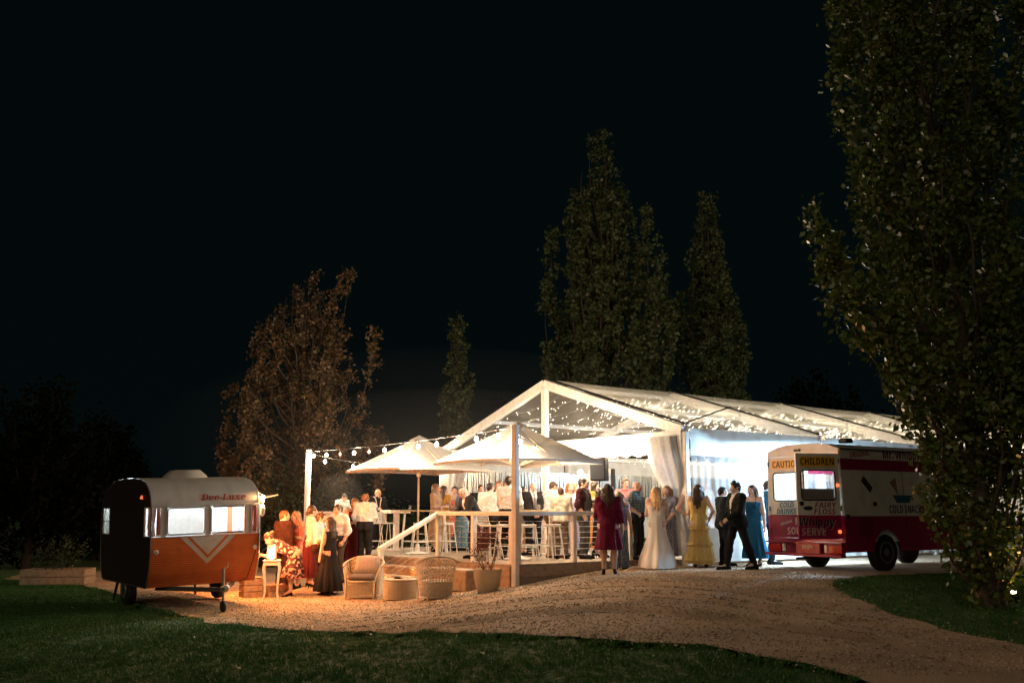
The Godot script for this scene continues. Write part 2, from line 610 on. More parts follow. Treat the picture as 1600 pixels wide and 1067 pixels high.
func build_deck():
	var t := thing("timber_deck", "raised timber deck in front of the marquee with boards along its length", "deck", on_deck(0, 0, 0), DECK_TURN)
	# local axes: x along U, z along -V
	var boards := int(DECK_DEEP / 0.142)
	var variants := []
	for k in 3:
		var mb := MB.new()
		mb.box(Vector3.ZERO, Vector3(0.136, 0.028, DECK_LONG), Basis.IDENTITY, 0.003)
		var m: StandardMaterial3D = mats.decking.duplicate()
		m.albedo_color = lin(0.46 + 0.05 * (k - 1), 0.40 + 0.045 * (k - 1), 0.33 + 0.04 * (k - 1))
		m.uv1_offset = Vector3(k * 0.37, k * 0.11, k * 0.53)
		m.uv1_scale = Vector3(2.0, 2.0, 0.35)
		variants.append([mb.mesh(), m])
	for k in boards:
		var w = variants[rng.randi() % 3]
		var o := obj("plank", w[0], w[1], t)
		o.position = Vector3(0.071 + k * 0.142, DECK_Y - 0.014, -DECK_LONG / 2)
	var jo := MB.new()
	jo.box(Vector3(DECK_DEEP / 2 + 0.02, 0.38, -DECK_LONG / 2), Vector3(DECK_DEEP - 0.1, 0.66, DECK_LONG - 0.1))
	part("joist_frame", jo, mats.fascia, t)
	for k in 2:
		var f := MB.new()
		f.box(Vector3(DECK_DEEP / 2 - 0.05, DECK_Y - 0.03 - 0.12 - 0.235 * k, 0.0), Vector3(DECK_DEEP - 0.16, 0.228, 0.03), Basis.IDENTITY, 0.004)
		part("fascia_board", f, mats.fascia, t)
	for k in 3:
		var f := MB.new()
		f.box(Vector3(0.0, DECK_Y - 0.03 - 0.12 - 0.235 * k, -DECK_LONG / 2 - 0.05), Vector3(0.03, 0.228, DECK_LONG - 0.16), Basis.IDENTITY, 0.004)
		part("fascia_board", f, mats.fascia, t)
	# steps down from the left side
	var s := thing("deck_steps", "wide orange-lit timber steps leading down from the left side of the deck", "steps", on_deck(0, 0, 2.95), DECK_TURN)
	for k in 3:
		var y := DECK_Y - 0.19 * (k + 1)
		for q in 2:
			var tr := MB.new()
			tr.box(Vector3(-0.075 - 0.3 * k - 0.15 * q - 0.02, y - 0.018, -2.15), Vector3(0.144, 0.036, 4.3), Basis.IDENTITY, 0.004)
			part("tread", tr, mats.decking, s)
		var ri := MB.new()
		ri.box(Vector3(-0.3 * (k + 1) + 0.0, y - 0.04 - 0.08, -2.15), Vector3(0.024, 0.155, 4.26))
		part("riser", ri, mats.fascia, s)
	for k in 6:                                   # amber step lights let into the risers
		var row := k % 2
		var sl := MB.new()
		var at := Vector3(-0.3 * (row + 1) - 0.035, DECK_Y - 0.19 * (row + 1) - 0.046, -0.40 - 0.7 * k)
		sl.box(at, Vector3(0.03, 0.012, 0.07), Basis.IDENTITY, 0.003)
		part("step_light", sl, glow("step light glow", 1.0, 0.50, 0.16, 0.3), s)
		omni(s, at + Vector3(-0.11, -0.03, 0.0), Color(1.0, 0.58, 0.26), 0.028, 0.03)
	for k in 3:
		var st := MB.new()
		st.box(Vector3(-0.45, 0.22, -0.2 - 1.95 * k), Vector3(0.84, 0.28, 0.06), Basis.IDENTITY)
		part("stringer", st, mats.fascia, s)
	# a low bench against the left face
	var b := thing("timber_bench", "low boxed timber bench against the left face of the deck, pale top", "bench", on_deck(-0.27, ground_height(-0.9, -21.0), 1.75), DECK_TURN)
	var bb := MB.new()
	bb.box(Vector3(0, 0.2, 0), Vector3(0.44, 0.4, 1.5), Basis.IDENTITY, 0.004)
	part("box", bb, mats.fascia, b)
	for k in 3:
		var bt := MB.new()
		bt.box(Vector3(-0.16 + 0.16 * k, 0.42, 0), Vector3(0.154, 0.035, 1.56), Basis.IDENTITY, 0.004)
		part("slat", bt, mats.decking, b)
	# posts with festoon lights between them
	deck_post(on_deck(0.02, 0, -0.02), 3.56, "tall white timber post at the nearest corner of the deck")
	deck_post(on_deck(0.02, 0, 9.72), 3.54, "tall white timber post at the far left end of the deck rail")
	# railings
	rail("deck_railing", "white rail with steel cables along the gravel side of the deck", [on_deck(0.13, DECK_Y, 0.04), on_deck(1.62, DECK_Y, 0.04), on_deck(3.25, DECK_Y, 0.04)], true, true)
	rail("deck_railing", "white rail with steel cables between the corner post and the steps", [on_deck(0.05, DECK_Y, 0.13), on_deck(0.05, DECK_Y, 1.5), on_deck(0.05, DECK_Y, 2.9)], true, true)
	rail("deck_railing", "short cable rail beyond the steps, joined to the far left post", [on_deck(0.05, DECK_Y, 7.35), on_deck(0.05, DECK_Y, 8.5), on_deck(0.05, DECK_Y, 9.6)], true, false)
	rail("stair_handrail", "sloping white handrail with steel cables beside the deck steps", [on_deck(-0.06, DECK_Y - 0.05, 2.9), on_deck(-1.42, 0.02, 2.9)], false, true)

func deck_post(at: Vector3, top: float, label: String):
	var t := thing("timber_post", label, "post", Vector3(at.x, 0, at.z), DECK_TURN + 0.26)
	var mb := MB.new()
	mb.box(Vector3(0, top / 2, 0), Vector3(0.12, top, 0.12), Basis.IDENTITY, 0.008)
	part("shaft", mb, mats.white_timber, t)
	var cp := MB.new()
	cp.box(Vector3(0, top + 0.006, 0), Vector3(0.135, 0.014, 0.135), Basis.IDENTITY, 0.004)
	part("cap", cp, mats.steel, t)
	var hk := MB.new()
	hk.tube([Vector3(0, top - 0.08, 0.058), Vector3(0, top - 0.08, 0.11), Vector3(0, top - 0.05, 0.125)], 0.006, 5)
	part("hook", hk, mats.steel, t)

func rail(called: String, label: String, at: Array, first_post: bool, last_post: bool):
	var t := thing(called, label, "railing", at[0])
	for i in at.size():
		at[i] = at[i] - t.position
	var turn := Basis(Vector3.UP, DECK_TURN)
	var sloped: bool = absf(at[-1].y - at[0].y) > 0.1
	for i in at.size():
		if sloped and i == 0:
			continue
		if (i == 0 and not first_post) or (i == at.size() - 1 and not last_post):
			continue
		var p := MB.new()
		p.box(at[i] + Vector3(0, 0.485, 0), Vector3(0.10, 0.97, 0.10), turn, 0.005)
		part("post", p, mats.white_timber, t)
	var d: Vector3 = (at[-1] - at[0]).normalized()
	var top := MB.new()
	top.bar(at[0] - d * 0.05 + Vector3(0, 1.01, 0), at[-1] + d * 0.06 + Vector3(0, 1.01, 0), 0.13, 0.085, 0.008)
	part("handrail", top, mats.white_timber, t)
	for k in (4 if sloped else 7):
		var y := 0.16 + 0.115 * k + (0.12 if sloped else 0.0)
		var cb := MB.new()
		var off := Vector3(0, y, 0)
		cb.tube([at[0] + off, at[-1] + off], 0.0045, 5)
		part("cable", cb, mats.steel, t)

# ---------------------------------------------------------------- marquee
const TENT_U := 4.3
const TENT_V := -0.68
const TENT_WIDE := 10.0
const BAY := 5.0
const BAYS := 5
const EAVE := 3.60
const RIDGE := 5.17

func tent_roof(v: float) -> float:         # frame height across the tent, v from 0 to TENT_WIDE
	return EAVE + (RIDGE - EAVE) * (1.0 - absf(v - TENT_WIDE / 2) / (TENT_WIDE / 2))

func build_marquee():
	var t := thing("marquee", "large white framed marquee with clear roof and open gable beyond the deck", "marquee", on_deck(TENT_U, 0, TENT_V), DECK_TURN)
	# local: x = along the tent, z = -v
	var W := TENT_WIDE
	for k in BAYS + 1:
		var x := k * BAY
		for v in [0.0, W]:
			var leg := MB.new()
			leg.box(Vector3(x, (EAVE + 0.5) / 2, -v), Vector3(0.13, EAVE - 0.5, 0.22), Basis.IDENTITY, 0.012)
			part("leg", leg, mats.white_metal, t)
		for sgn in [0, 1]:
			var v0 := 0.0 if sgn == 0 else W
			var r := MB.new()
			r.bar(Vector3(x, EAVE + 0.02, -v0), Vector3(x, RIDGE + 0.02, -W / 2), 0.14, 0.24, 0.01)
			part("rafter", r, mats.white_metal, t)
			var kd := MB.new()        # dark track on the roof over each rafter
			kd.bar(Vector3(x + (0.12 if k == 0 else 0.0), EAVE + 0.175, -v0), Vector3(x + (0.12 if k == 0 else 0.0), RIDGE + 0.175, -W / 2), 0.11, 0.03)
			part("roof_track", kd, mats.black, t)
		var tie := MB.new()
		tie.bar(Vector3(x, tent_roof(3.0) - 0.1, -3.0), Vector3(x, tent_roof(7.0) - 0.1, -7.0), 0.07, 0.10)
		if k > 0:
			part("collar_tie", tie, mats.alu, t)
	var king := MB.new()
	king.box(Vector3(0.0, (RIDGE + 0.45) / 2, -W / 2), Vector3(0.14, RIDGE - 0.55, 0.18), Basis.IDENTITY, 0.01)
	part("king_post", king, mats.white_metal, t)
	for k in BAYS:
		for v in [0.0, 2.5, 5.0, 7.5, 10.0]:
			var pl := MB.new()
			pl.bar(Vector3(k * BAY + 0.08, tent_roof(v) - 0.03, -v), Vector3((k + 1) * BAY - 0.08, tent_roof(v) - 0.03, -v), 0.07, 0.10, 0.008)
			part("purlin", pl, mats.alu, t)
		# clear roof sheets, sagging a little and rippled
		for sgn in [0, 1]:
			var rings := []
			for i in 26:
				var row := PackedVector3Array()
				for j in 11:
					var a := j / 10.0
					var v := a * W / 2 if sgn == 0 else W - a * W / 2
					var b := i / 25.0
					var sag := 0.07 * sin(PI * b) * (0.4 + 0.6 * sin(PI * a)) + 0.012 * sin(b * 37.0 + k) * sin(PI * a)
					row.append(Vector3(k * BAY + 0.04 + b * (BAY - 0.08), tent_roof(v) + 0.16 - sag, -v))
				rings.append(row)
			var sheet := MB.new()
			sheet.loft(rings, false)
			part("roof_sheet", sheet, mats.clear_pvc, t)
	# dark cable on the near roof slope, from the eave corner up to the next frame
	var br := MB.new()
	br.bar(Vector3(0.1, EAVE + 0.2, -0.05), Vector3(BAY, tent_roof(2.9) + 0.2, -2.9), 0.05, 0.025)
	part("roof_strap", br, mats.black, t)
	# gable: beam, hanging valance and clear film above
	for v in [[0.1, W / 2 - 0.1], [W / 2 + 0.1, W - 0.1]]:
		var bm := MB.new()
		bm.bar(Vector3(0, EAVE - 0.02, -v[0]), Vector3(0, EAVE - 0.02, -v[1]), 0.10, 0.12, 0.008)
		part("gable_beam", bm, mats.white_metal, t)
		part("valance", hanging(Vector3(-0.09, EAVE + 0.02, -v[0] + 0.1), Vector3(-0.09, EAVE + 0.02, -v[1]), 0.55, 18, 0.015, true), mats.pvc, t)
	for sgn in [0, 1]:
		var f := MB.new()
		var v0 := 0.25 if sgn == 0 else W - 0.25
		var v1 := W / 2 - 0.1 if sgn == 0 else W / 2 + 0.1
		f.face([Vector3(-0.02, EAVE + 0.06, -v0), Vector3(-0.02, EAVE + 0.06, -v1), Vector3(-0.02, RIDGE - 0.13, -v1)], Vector3.LEFT)
		part("gable_film", f, mats.gable_film, t)
	# long sides: valance, window panel, skirt
	for sgn in [0, 1]:
		for k in BAYS:
			var v := -0.10 if sgn == 0 else W + 0.10
			var x0 := k * BAY + 0.1
			var x1 := (k + 1) * BAY - 0.1
			part("side_valance", hanging(Vector3(x0, EAVE + 0.08, -v), Vector3(x1, EAVE + 0.08, -v), 0.62, 16, 0.012, false), mats.pvc, t)
			if sgn == 0 and k == 0:
				pass
			part("side_window", hanging(Vector3(x0, EAVE - 0.54, -v), Vector3(x1, EAVE - 0.54, -v), 1.62 if sgn == 0 else 1.42, 40, 0.03, false), mats.clear_wall, t)
			part("side_skirt", hanging(Vector3(x0, EAVE - (2.16 if sgn == 0 else 1.96), -v), Vector3(x1, EAVE - (2.16 if sgn == 0 else 1.96), -v), 0.75, 20, 0.02, false), mats.pvc, t)
	# far end wall
	part("end_wall", hanging(Vector3(BAYS * BAY, EAVE + 0.3, 0), Vector3(BAYS * BAY, EAVE + 0.3, -W), EAVE - 0.4, 60, 0.03, false), mats.pvc, t)
	# floor
	var fl := MB.new()
	fl.box(Vector3(BAYS * BAY / 2 + 0.05, 0.40, -W / 2), Vector3(BAYS * BAY, 0.70, W), Basis.IDENTITY)
	part("floor", fl, tri(mat("tent floor", 0.42, 0.38, 0.33, 0.7), 0.8, tex.wood), t)
	# gathered curtains at the gable corners and by the middle post
	for c in [[-0.03, 0.62, 0.46, 1.0], [-0.02, 9.35, 0.5, -0.6]]:
		part("curtain", gathered(Vector3(c[0], EAVE - 0.1, -c[1]), 2.65, c[2], c[3]), mats.sheer, t)
	# silver streamer curtain hanging inside the far side
	var st := MB.new()
	for k in 150:
		var x := 0.4 + k * 0.058
		var y1 := EAVE - 0.55 + rng.randf_range(-0.03, 0.03)
		var w := 0.022
		var p0 := Vector3(x, y1, -W + 0.35)
		var p1 := Vector3(x + rng.randf_range(-0.08, 0.08), y1 - rng.randf_range(1.0, 1.6), -W + 0.35 + rng.randf_range(-0.06, 0.06))
		st.face([p0, p0 + Vector3(w, 0, 0.01), p1 + Vector3(w, 0, -0.01), p1], Vector3.BACK)
	var so := part("streamer_curtain", st, mat("silver foil", 0.75, 0.74, 0.68, 0.25, 0.8), t)
	so.set_meta("kind", "stuff")

func hanging(a: Vector3, b: Vector3, drop: float, waves: int, amp: float, scallop: bool) -> MB:   # fabric hung from a line, with soft vertical waves
	var mb := MB.new()
	var across := (b - a).normalized().cross(Vector3.UP)
	var rings := []
	var n := waves * 5
	for i in 7:
		var f := i / 6.0
		var row := PackedVector3Array()
		for j in n + 1:
			var s := float(j) / n
			var d := drop
			if scallop:
				d -= 0.06 * absf(sin(s * PI * waves * 0.6))
			row.append(a.lerp(b, s) + Vector3.DOWN * d * f + across * amp * (0.25 + f) * (sin(s * TAU * waves / 2.0) + 0.6 * sin(s * TAU * waves * 0.31 + 1.0)))
		rings.append(row)
	mb.loft(rings, false)
	return mb

func gathered(at: Vector3, drop: float, rad: float, side := 0.0) -> MB:    # a curtain tied in at the middle
	var mb := MB.new()
	var rings := []
	for i in 25:
		var f := i / 24.0
		var r := rad * (1.0 - 0.55 * exp(-pow((f - 0.55) / 0.16, 2)))
		var ring := PackedVector3Array()
		for j in 48:
			var a := TAU * j / 48
			var q := r * (1.0 + 0.20 * sin(a * 11.0 + f * 1.5) + 0.10 * sin(a * 5.0 + 2.0))
			ring.append(at + Vector3(cos(a) * q * 0.40, -drop * f, sin(a) * q + side * rad * 0.75 * sm01(0.0, 0.55, f)))
		rings.append(ring)
	mb.loft(rings, true, false, false)
	return mb

# ---------------------------------------------------------------- umbrellas
func build_umbrellas():
	var a := umbrella(Vector3(-2.37, DECK_Y, -25.1), "cream square market umbrella over the deck beside the steps, further from the corner post")
	a.rotation.y = DECK_TURN
	var b := umbrella(Vector3(0.12, DECK_Y, -22.15), "cream square market umbrella directly behind the corner post of the deck")
	b.rotation.y = DECK_TURN + 0.05
	b.scale = Vector3(0.99, 1.03, 0.99)

func umbrella(at: Vector3, label: String) -> Node3D:
	var t := thing("market_umbrella", label, "umbrella", at, 0, "market umbrellas on the deck")
	var s := 1.36
	var rim := 2.07
	var apex := 2.90
	var top := MB.new()
	for q in 4:
		var rot := Basis(Vector3.UP, q * PI / 2)
		var rings := []
		for i in 9:
			var f := i / 8.0
			var row := PackedVector3Array()
			for j in 13:
				var e := j / 12.0 * 2.0 - 1.0
				var y := lerpf(apex, rim, f) - 0.10 * sin(PI * f) * (1.0 - absf(e)) * 0.8 - 0.05 * f * f * (1 - e * e) * -0.6
				row.append(rot * Vector3(s * f * e, y, s * f))
			rings.append(row)
		top.loft(rings, false)
	# hem
	for q in 4:
		var rot := Basis(Vector3.UP, q * PI / 2)
		var rings := []
		for i in 2:
			var row := PackedVector3Array()
			for j in 13:
				var e := j / 12.0 * 2.0 - 1.0
				row.append(rot * Vector3(s * e, rim + 0.03 * (1 - e * e) - 0.05 * i, s + 0.004))
			rings.append(row)
		top.loft(rings, false)
	for i in top.n.size():
		if top.n[i].y < -0.05:
			top.n[i] = -top.n[i]
	top.orient()
	part("canopy", top, mats.canvas, t)
	for q in 4:                                   # seams down the four hips
		var dir := Basis(Vector3.UP, q * PI / 2 + PI / 4) * Vector3(0, 0, 1)
		var se := MB.new()
		se.tube([Vector3(0, apex + 0.004, 0) + dir * 0.02, Vector3(0, lerpf(apex, rim, 0.5) + 0.006, 0) + dir * s * 0.707, Vector3(0, rim + 0.004, 0) + dir * s * 1.414], 0.009, 5)
		part("seam", se, mats.canvas, t)
	var vent := MB.new()
	for q in 4:
		var rot := Basis(Vector3.UP, q * PI / 2)
		vent.face([Vector3(0, apex + 0.07, 0), rot * Vector3(-0.2, apex - 0.06, 0.2), rot * Vector3(0.2, apex - 0.06, 0.2)], rot * Vector3(0, 1, 1))
	part("vent_cap", vent, mats.canvas, t)
	var pole := MB.new()
	pole.tube([Vector3(0, 0.05, 0), Vector3(0, apex, 0)], 0.026, 12)
	part("pole", pole, tri(mat("umbrella pole wood", 0.55, 0.42, 0.28, 0.5), 3.0, tex.wood), t)
	var hub := MB.new()
	hub.lathe([[0.05, 1.92], [0.055, 1.96], [0.05, 2.03], [0.03, 2.06]], 12)
	part("hub", hub, mats.alu, t)
	for q in 8:
		var dir := Basis(Vector3.UP, q * PI / 4 + PI / 4) * Vector3(0, 0, 1)
		var reach := s * (1.39 if q % 2 == 0 else 0.98)
		var r := MB.new()
		r.bar(Vector3(0, apex - 0.10, 0) + dir * 0.04, Vector3(0, rim - 0.02, 0) + dir * reach, 0.018, 0.025)
		part("rib", r, mats.wicker, t)
		var st := MB.new()
		st.bar(Vector3(0, 2.0, 0) + dir * 0.045, Vector3(0, lerpf(apex - 0.12, rim - 0.03, 0.55), 0) + dir * reach * 0.55, 0.016, 0.022)
		part("strut", st, mats.wicker, t)
	var base := MB.new()
	base.lathe([[0.0, 0.0], [0.30, 0.0], [0.30, 0.04], [0.06, 0.07], [0.045, 0.25], [0.03, 0.25]], 24)
	part("base", base, mats.white_metal, t)
	return t

# ---------------------------------------------------------------- festoon and fairy lights
func festoon(label: String, a: Vector3, b: Vector3, sag: float, count: int, energy: float, dead := []):
	var t := thing("festoon_string", label, "festoon lights", a, 0)
	var pts := []
	var n := 30
	for i in n + 1:
		var f := float(i) / n
		pts.append((b - a) * f + Vector3.DOWN * sag * 4.0 * f * (1 - f))
	var cab := MB.new()
	cab.tube(pts, 0.009, 5)
	part("cable", cab, mat("festoon cable", 0.05, 0.05, 0.05, 0.6), t)
	for k in count:
		var f := (k + 0.7) / (count + 0.2)
		var p: Vector3 = (b - a) * f + Vector3.DOWN * sag * 4.0 * f * (1 - f)
		var so := MB.new()
		so.lathe([[0.014, -0.075], [0.016, -0.07], [0.016, -0.01], [0.008, 0.0]], 8, p)
		part("socket", so, mats.black, t)
		var bu := MB.new()
		bu.lathe([[0.005, -0.180], [0.026, -0.17], [0.041, -0.138], [0.036, -0.105], [0.016, -0.076]], 12, p)
		var lit := not (k in dead)
		part("bulb", bu, mats.bulb if lit else mats.bulb_dead, t)
		if lit and energy > 0.0:
			omni(t, p + Vector3(0, -0.135, 0), Color(1.0, 0.86, 0.70), energy, 0.02)

func build_festoons():
	var top_r := on_deck(-0.10, 3.50, 0.02)
	var top_l := on_deck(-0.10, 3.48, 9.70)
	festoon("warm festoon bulbs strung between the two tall white deck posts", top_l, top_r, 0.06, 12, 1.1, [2, 4])
	festoon("festoon bulbs running back from the corner post to the marquee", top_r, on_deck(TENT_U - 0.1, 3.45, 2.4), 0.28, 6, 1.15)
	festoon("festoon bulbs running back from the far left post to the marquee", top_l, on_deck(TENT_U - 0.1, 3.45, 9.0), 0.28, 5, 0.7, [3])
	festoon("festoon bulbs hung across the open gable of the marquee", on_deck(TENT_U - 0.2, 3.42, 0.1), on_deck(TENT_U - 0.2, 3.5, 4.2), 0.12, 5, 0.7)
	# fairy lights inside the roof: strands along the tent, gathered to the ridge
	for k in BAYS:
		for s in 2:
			var side: String = "right" if s == 0 else "left"
			var ord: String = ["first", "second", "third", "fourth", "fifth"][k]
			var t := thing("fairy_lights", "warm fairy lights under the %s-hand slope of the %s clear roof bay" % [side, ord], "fairy lights", on_deck(TENT_U, 0, TENT_V), DECK_TURN)
			var wire := MB.new()
			var led := MB.new()
			for st in 9:
				var x := k * BAY + 0.3 + st * 0.55
				var pts := []
				for i in 13:
					var f := i / 12.0
					var v := 0.25 + f * 4.6
					var p := Vector3(x + 0.25 * sin(f * 9.0 + st * 1.7), tent_roof(v) - 0.04 - 0.16 * absf(sin(f * 10.0 + st)), -(v if s == 0 else TENT_WIDE - v))
					pts.append(p)
					if i < 12:
						for e in 2:
							var q := p + Vector3(rng.randf_range(-0.1, 0.1), rng.randf_range(-0.12, 0.04), rng.randf_range(-0.18, 0.18))
							led.lathe([[0.002, -0.06], [0.006, -0.03], [0.006, 0.03], [0.002, 0.06]] if s == 0 else [[0.003, -0.013], [0.013, 0.0], [0.003, 0.013]], 5, q, Basis(Vector3.RIGHT, 0.95 + 0.25 * sin(i * 2.0 + st)))
				wire.tube(pts, 0.006, 3)
			part("wire", wire, mats.steel, t)
			part("bulbs", led, mats.fairy, t).set_meta("kind", "stuff")
			omni(t, Vector3(k * BAY + 1.5, 3.75, -2.5 if s == 0 else -7.5), Color(1.0, 0.91, 0.78), 0.7, 0.03)
			omni(t, Vector3(k * BAY + 3.7, 3.75, -2.5 if s == 0 else -7.5), Color(1.0, 0.91, 0.78), 0.7, 0.03)


# ---------------------------------------------------------------- furniture
func copy_of(o: Node3D, called: String, label: String, at: Vector3, turn: float) -> Node3D:
	var r: Node3D = o.duplicate()
	r.name = numbered(called)
	add_child(r)
	r.position = at
	r.rotation.y = turn
	r.set_meta("label", label)
	return r

func make_stool(label: String, at: Vector3, turn: float) -> Node3D:
	var t := thing("metal_bar_stool", label, "bar stool", at, turn, "white metal bar stools on the deck")
	var seat := MB.new()
	seat.box(Vector3(0, 0.765, 0), Vector3(0.31, 0.022, 0.31), Basis.IDENTITY, 0.008)
	seat.box(Vector3(0, 0.735, 0), Vector3(0.29, 0.04, 0.29), Basis.IDENTITY, 0.006)
	part("seat", seat, mats.white_metal, t)
	for k in 4:
		var dx := -1.0 if k % 2 == 0 else 1.0
		var dz := -1.0 if k < 2 else 1.0
		var l := MB.new()
		var rings := []
		for i in 6:
			var f := i / 5.0
			var c := Vector3(dx, 0, dz) * lerpf(0.125, 0.21, f) + Vector3(0, lerpf(0.75, 0.0, f), 0)
			var w := lerpf(0.045, 0.022, f)
			var ring := PackedVector3Array()
			for q in [[1, 0.15], [0.5, 0.5], [0.15, 1], [-0.6, 0.6], [-0.6, -0.6], [0.6, -0.6]]:
				ring.append(c + Vector3(-dx * q[0] * w * -0.5, 0, -dz * q[1] * w * -0.5))
			rings.append(ring)
		l.loft(rings)
		part("leg", l, mats.white_metal, t)
	for k in 4:
		var a := PI / 2 * k
		var b := Basis(Vector3.UP, a)
		var f := MB.new()
		f.box(b * Vector3(0, 0.30, 0.175), Vector3(0.33, 0.022, 0.014), b, 0.003)
		part("foot_bar", f, mats.white_metal, t)
	var cr := MB.new()
	cr.bar(Vector3(-0.14, 0.5, -0.14), Vector3(0.14, 0.5, 0.14), 0.02, 0.012)
	part("cross_brace", cr, mats.white_metal, t)
	return t

func make_mesh_chair(label: String, at: Vector3, turn: float) -> Node3D:
	var t := thing("wire_bar_chair", label, "bar chair", at, turn, "white wire bar chairs on the deck")
	var prof := [Vector3(0, 0.74, 0.22), Vector3(0, 0.725, 0.05), Vector3(0, 0.72, -0.10), Vector3(0, 0.76, -0.19), Vector3(0, 0.88, -0.235), Vector3(0, 1.02, -0.26)]
	var sh := MB.new()
	for i in 12:
		var x := -0.20 + 0.4 * i / 11.0
		var pts := []
		for q in prof:
			pts.append(q + Vector3(x, 0.35 * x * x, 0))
		sh.tube(pts, 0.005, 4)
	for i in 18:
		var f := i / 17.0 * 5.0
		var k := mini(int(f), 4)
		var c: Vector3 = prof[k].lerp(prof[k + 1], f - k)
		var pts := []
		for j in 7:
			var x := -0.20 + 0.4 * j / 6.0
			pts.append(c + Vector3(x, 0.35 * x * x, 0))
		sh.tube(pts, 0.005, 4)
	var so := part("wire_shell", sh, mats.white_metal, t)
	so.set_meta("kind", "stuff")
	var rim := MB.new()
	rim.tube([Vector3(-0.2, 0.754, 0.22), Vector3(-0.2, 0.735, -0.1), Vector3(-0.2, 0.775, -0.19), Vector3(-0.2, 1.034, -0.26), Vector3(0.2, 1.034, -0.26), Vector3(0.2, 0.775, -0.19), Vector3(0.2, 0.735, -0.1), Vector3(0.2, 0.754, 0.22), Vector3(-0.2, 0.754, 0.22)], 0.009, 6, false)
	part("rim", rim, mats.white_metal, t)
	for k in 4:
		var dx := -1.0 if k % 2 == 0 else 1.0
		var dz := -1.0 if k < 2 else 1.0
		var l := MB.new()
		l.tube([Vector3(0.13 * dx, 0.73, 0.10 * dz), Vector3(0.22 * dx, 0.0, 0.21 * dz)], 0.010, 8)
		part("leg", l, mats.white_metal, t)
	var fr := MB.new()
	fr.tube([Vector3(-0.185, 0.27, 0.175), Vector3(0.185, 0.27, 0.175), Vector3(0.185, 0.27, -0.175), Vector3(-0.185, 0.27, -0.175), Vector3(-0.185, 0.27, 0.175)], 0.008, 6, false)
	part("foot_ring", fr, mats.white_metal, t)
	return t

func wood_bar_table(label: String, at: Vector3, turn: float, long: float):
	var t := thing("timber_bar_table", label, "bar table", at, turn)
	for k in 4:
		var top := MB.new()
		top.box(Vector3(0, 1.07, -0.225 + 0.15 * k), Vector3(long, 0.034, 0.146), Basis.IDENTITY, 0.004)
		part("plank", top, tri(mat("table top timber", 0.50, 0.36, 0.21, 0.5), 1.4, tex.wood), t)
	for dx in [-1.0, 1.0]:
		for dz in [-1.0, 1.0]:
			var l := MB.new()
			l.bar(Vector3((long / 2 - 0.12) * dx, 1.052, 0.19 * dz), Vector3((long / 2 - 0.04) * dx, 0.0, 0.26 * dz), 0.035, 0.035, 0.004, Vector3.RIGHT)
			part("leg", l, mats.white_metal, t)
	for dz in [-1.0, 1.0]:
		var b := MB.new()
		b.bar(Vector3(-long / 2 + 0.1, 0.30, 0.235 * dz), Vector3(long / 2 - 0.1, 0.30, 0.235 * dz), 0.022, 0.022)
		part("rail", b, mats.white_metal, t)

func table_glass(at: Vector3, label: String):
	var mb := MB.new()
	mb.lathe([[0.0, 0.0], [0.030, 0.0], [0.034, 0.06], [0.036, 0.12]], 12, Vector3.ZERO, Basis.IDENTITY, false)
	mb.lathe([[0.0, 0.004], [0.027, 0.005], [0.032, 0.06], [0.034, 0.12]], 12, Vector3.ZERO, Basis.IDENTITY, false)
	var o := part("tumbler", mb, mats.glass)
	o.position = at
	tag(o, label, "glass")

func weave(rows: Array, r: float, keep_every := 1) -> MB:      # two sets of slanting strands over a grid of points
	var mb := MB.new()
	var n: int = rows.size()
	var m: int = rows[0].size()
	for dir in [1, -1]:
		for st in range(-n, m + n, keep_every):
			var pts := []
			for i in n:
				var j: int = st + dir * i
				if j >= 0 and j < m:
					pts.append(rows[i][j])
			if pts.size() > 1:
				mb.tube(pts, r, 4, false)
	for i in range(0, n, 2):
		mb.tube(Array(rows[i]), r, 4, false)
	return mb

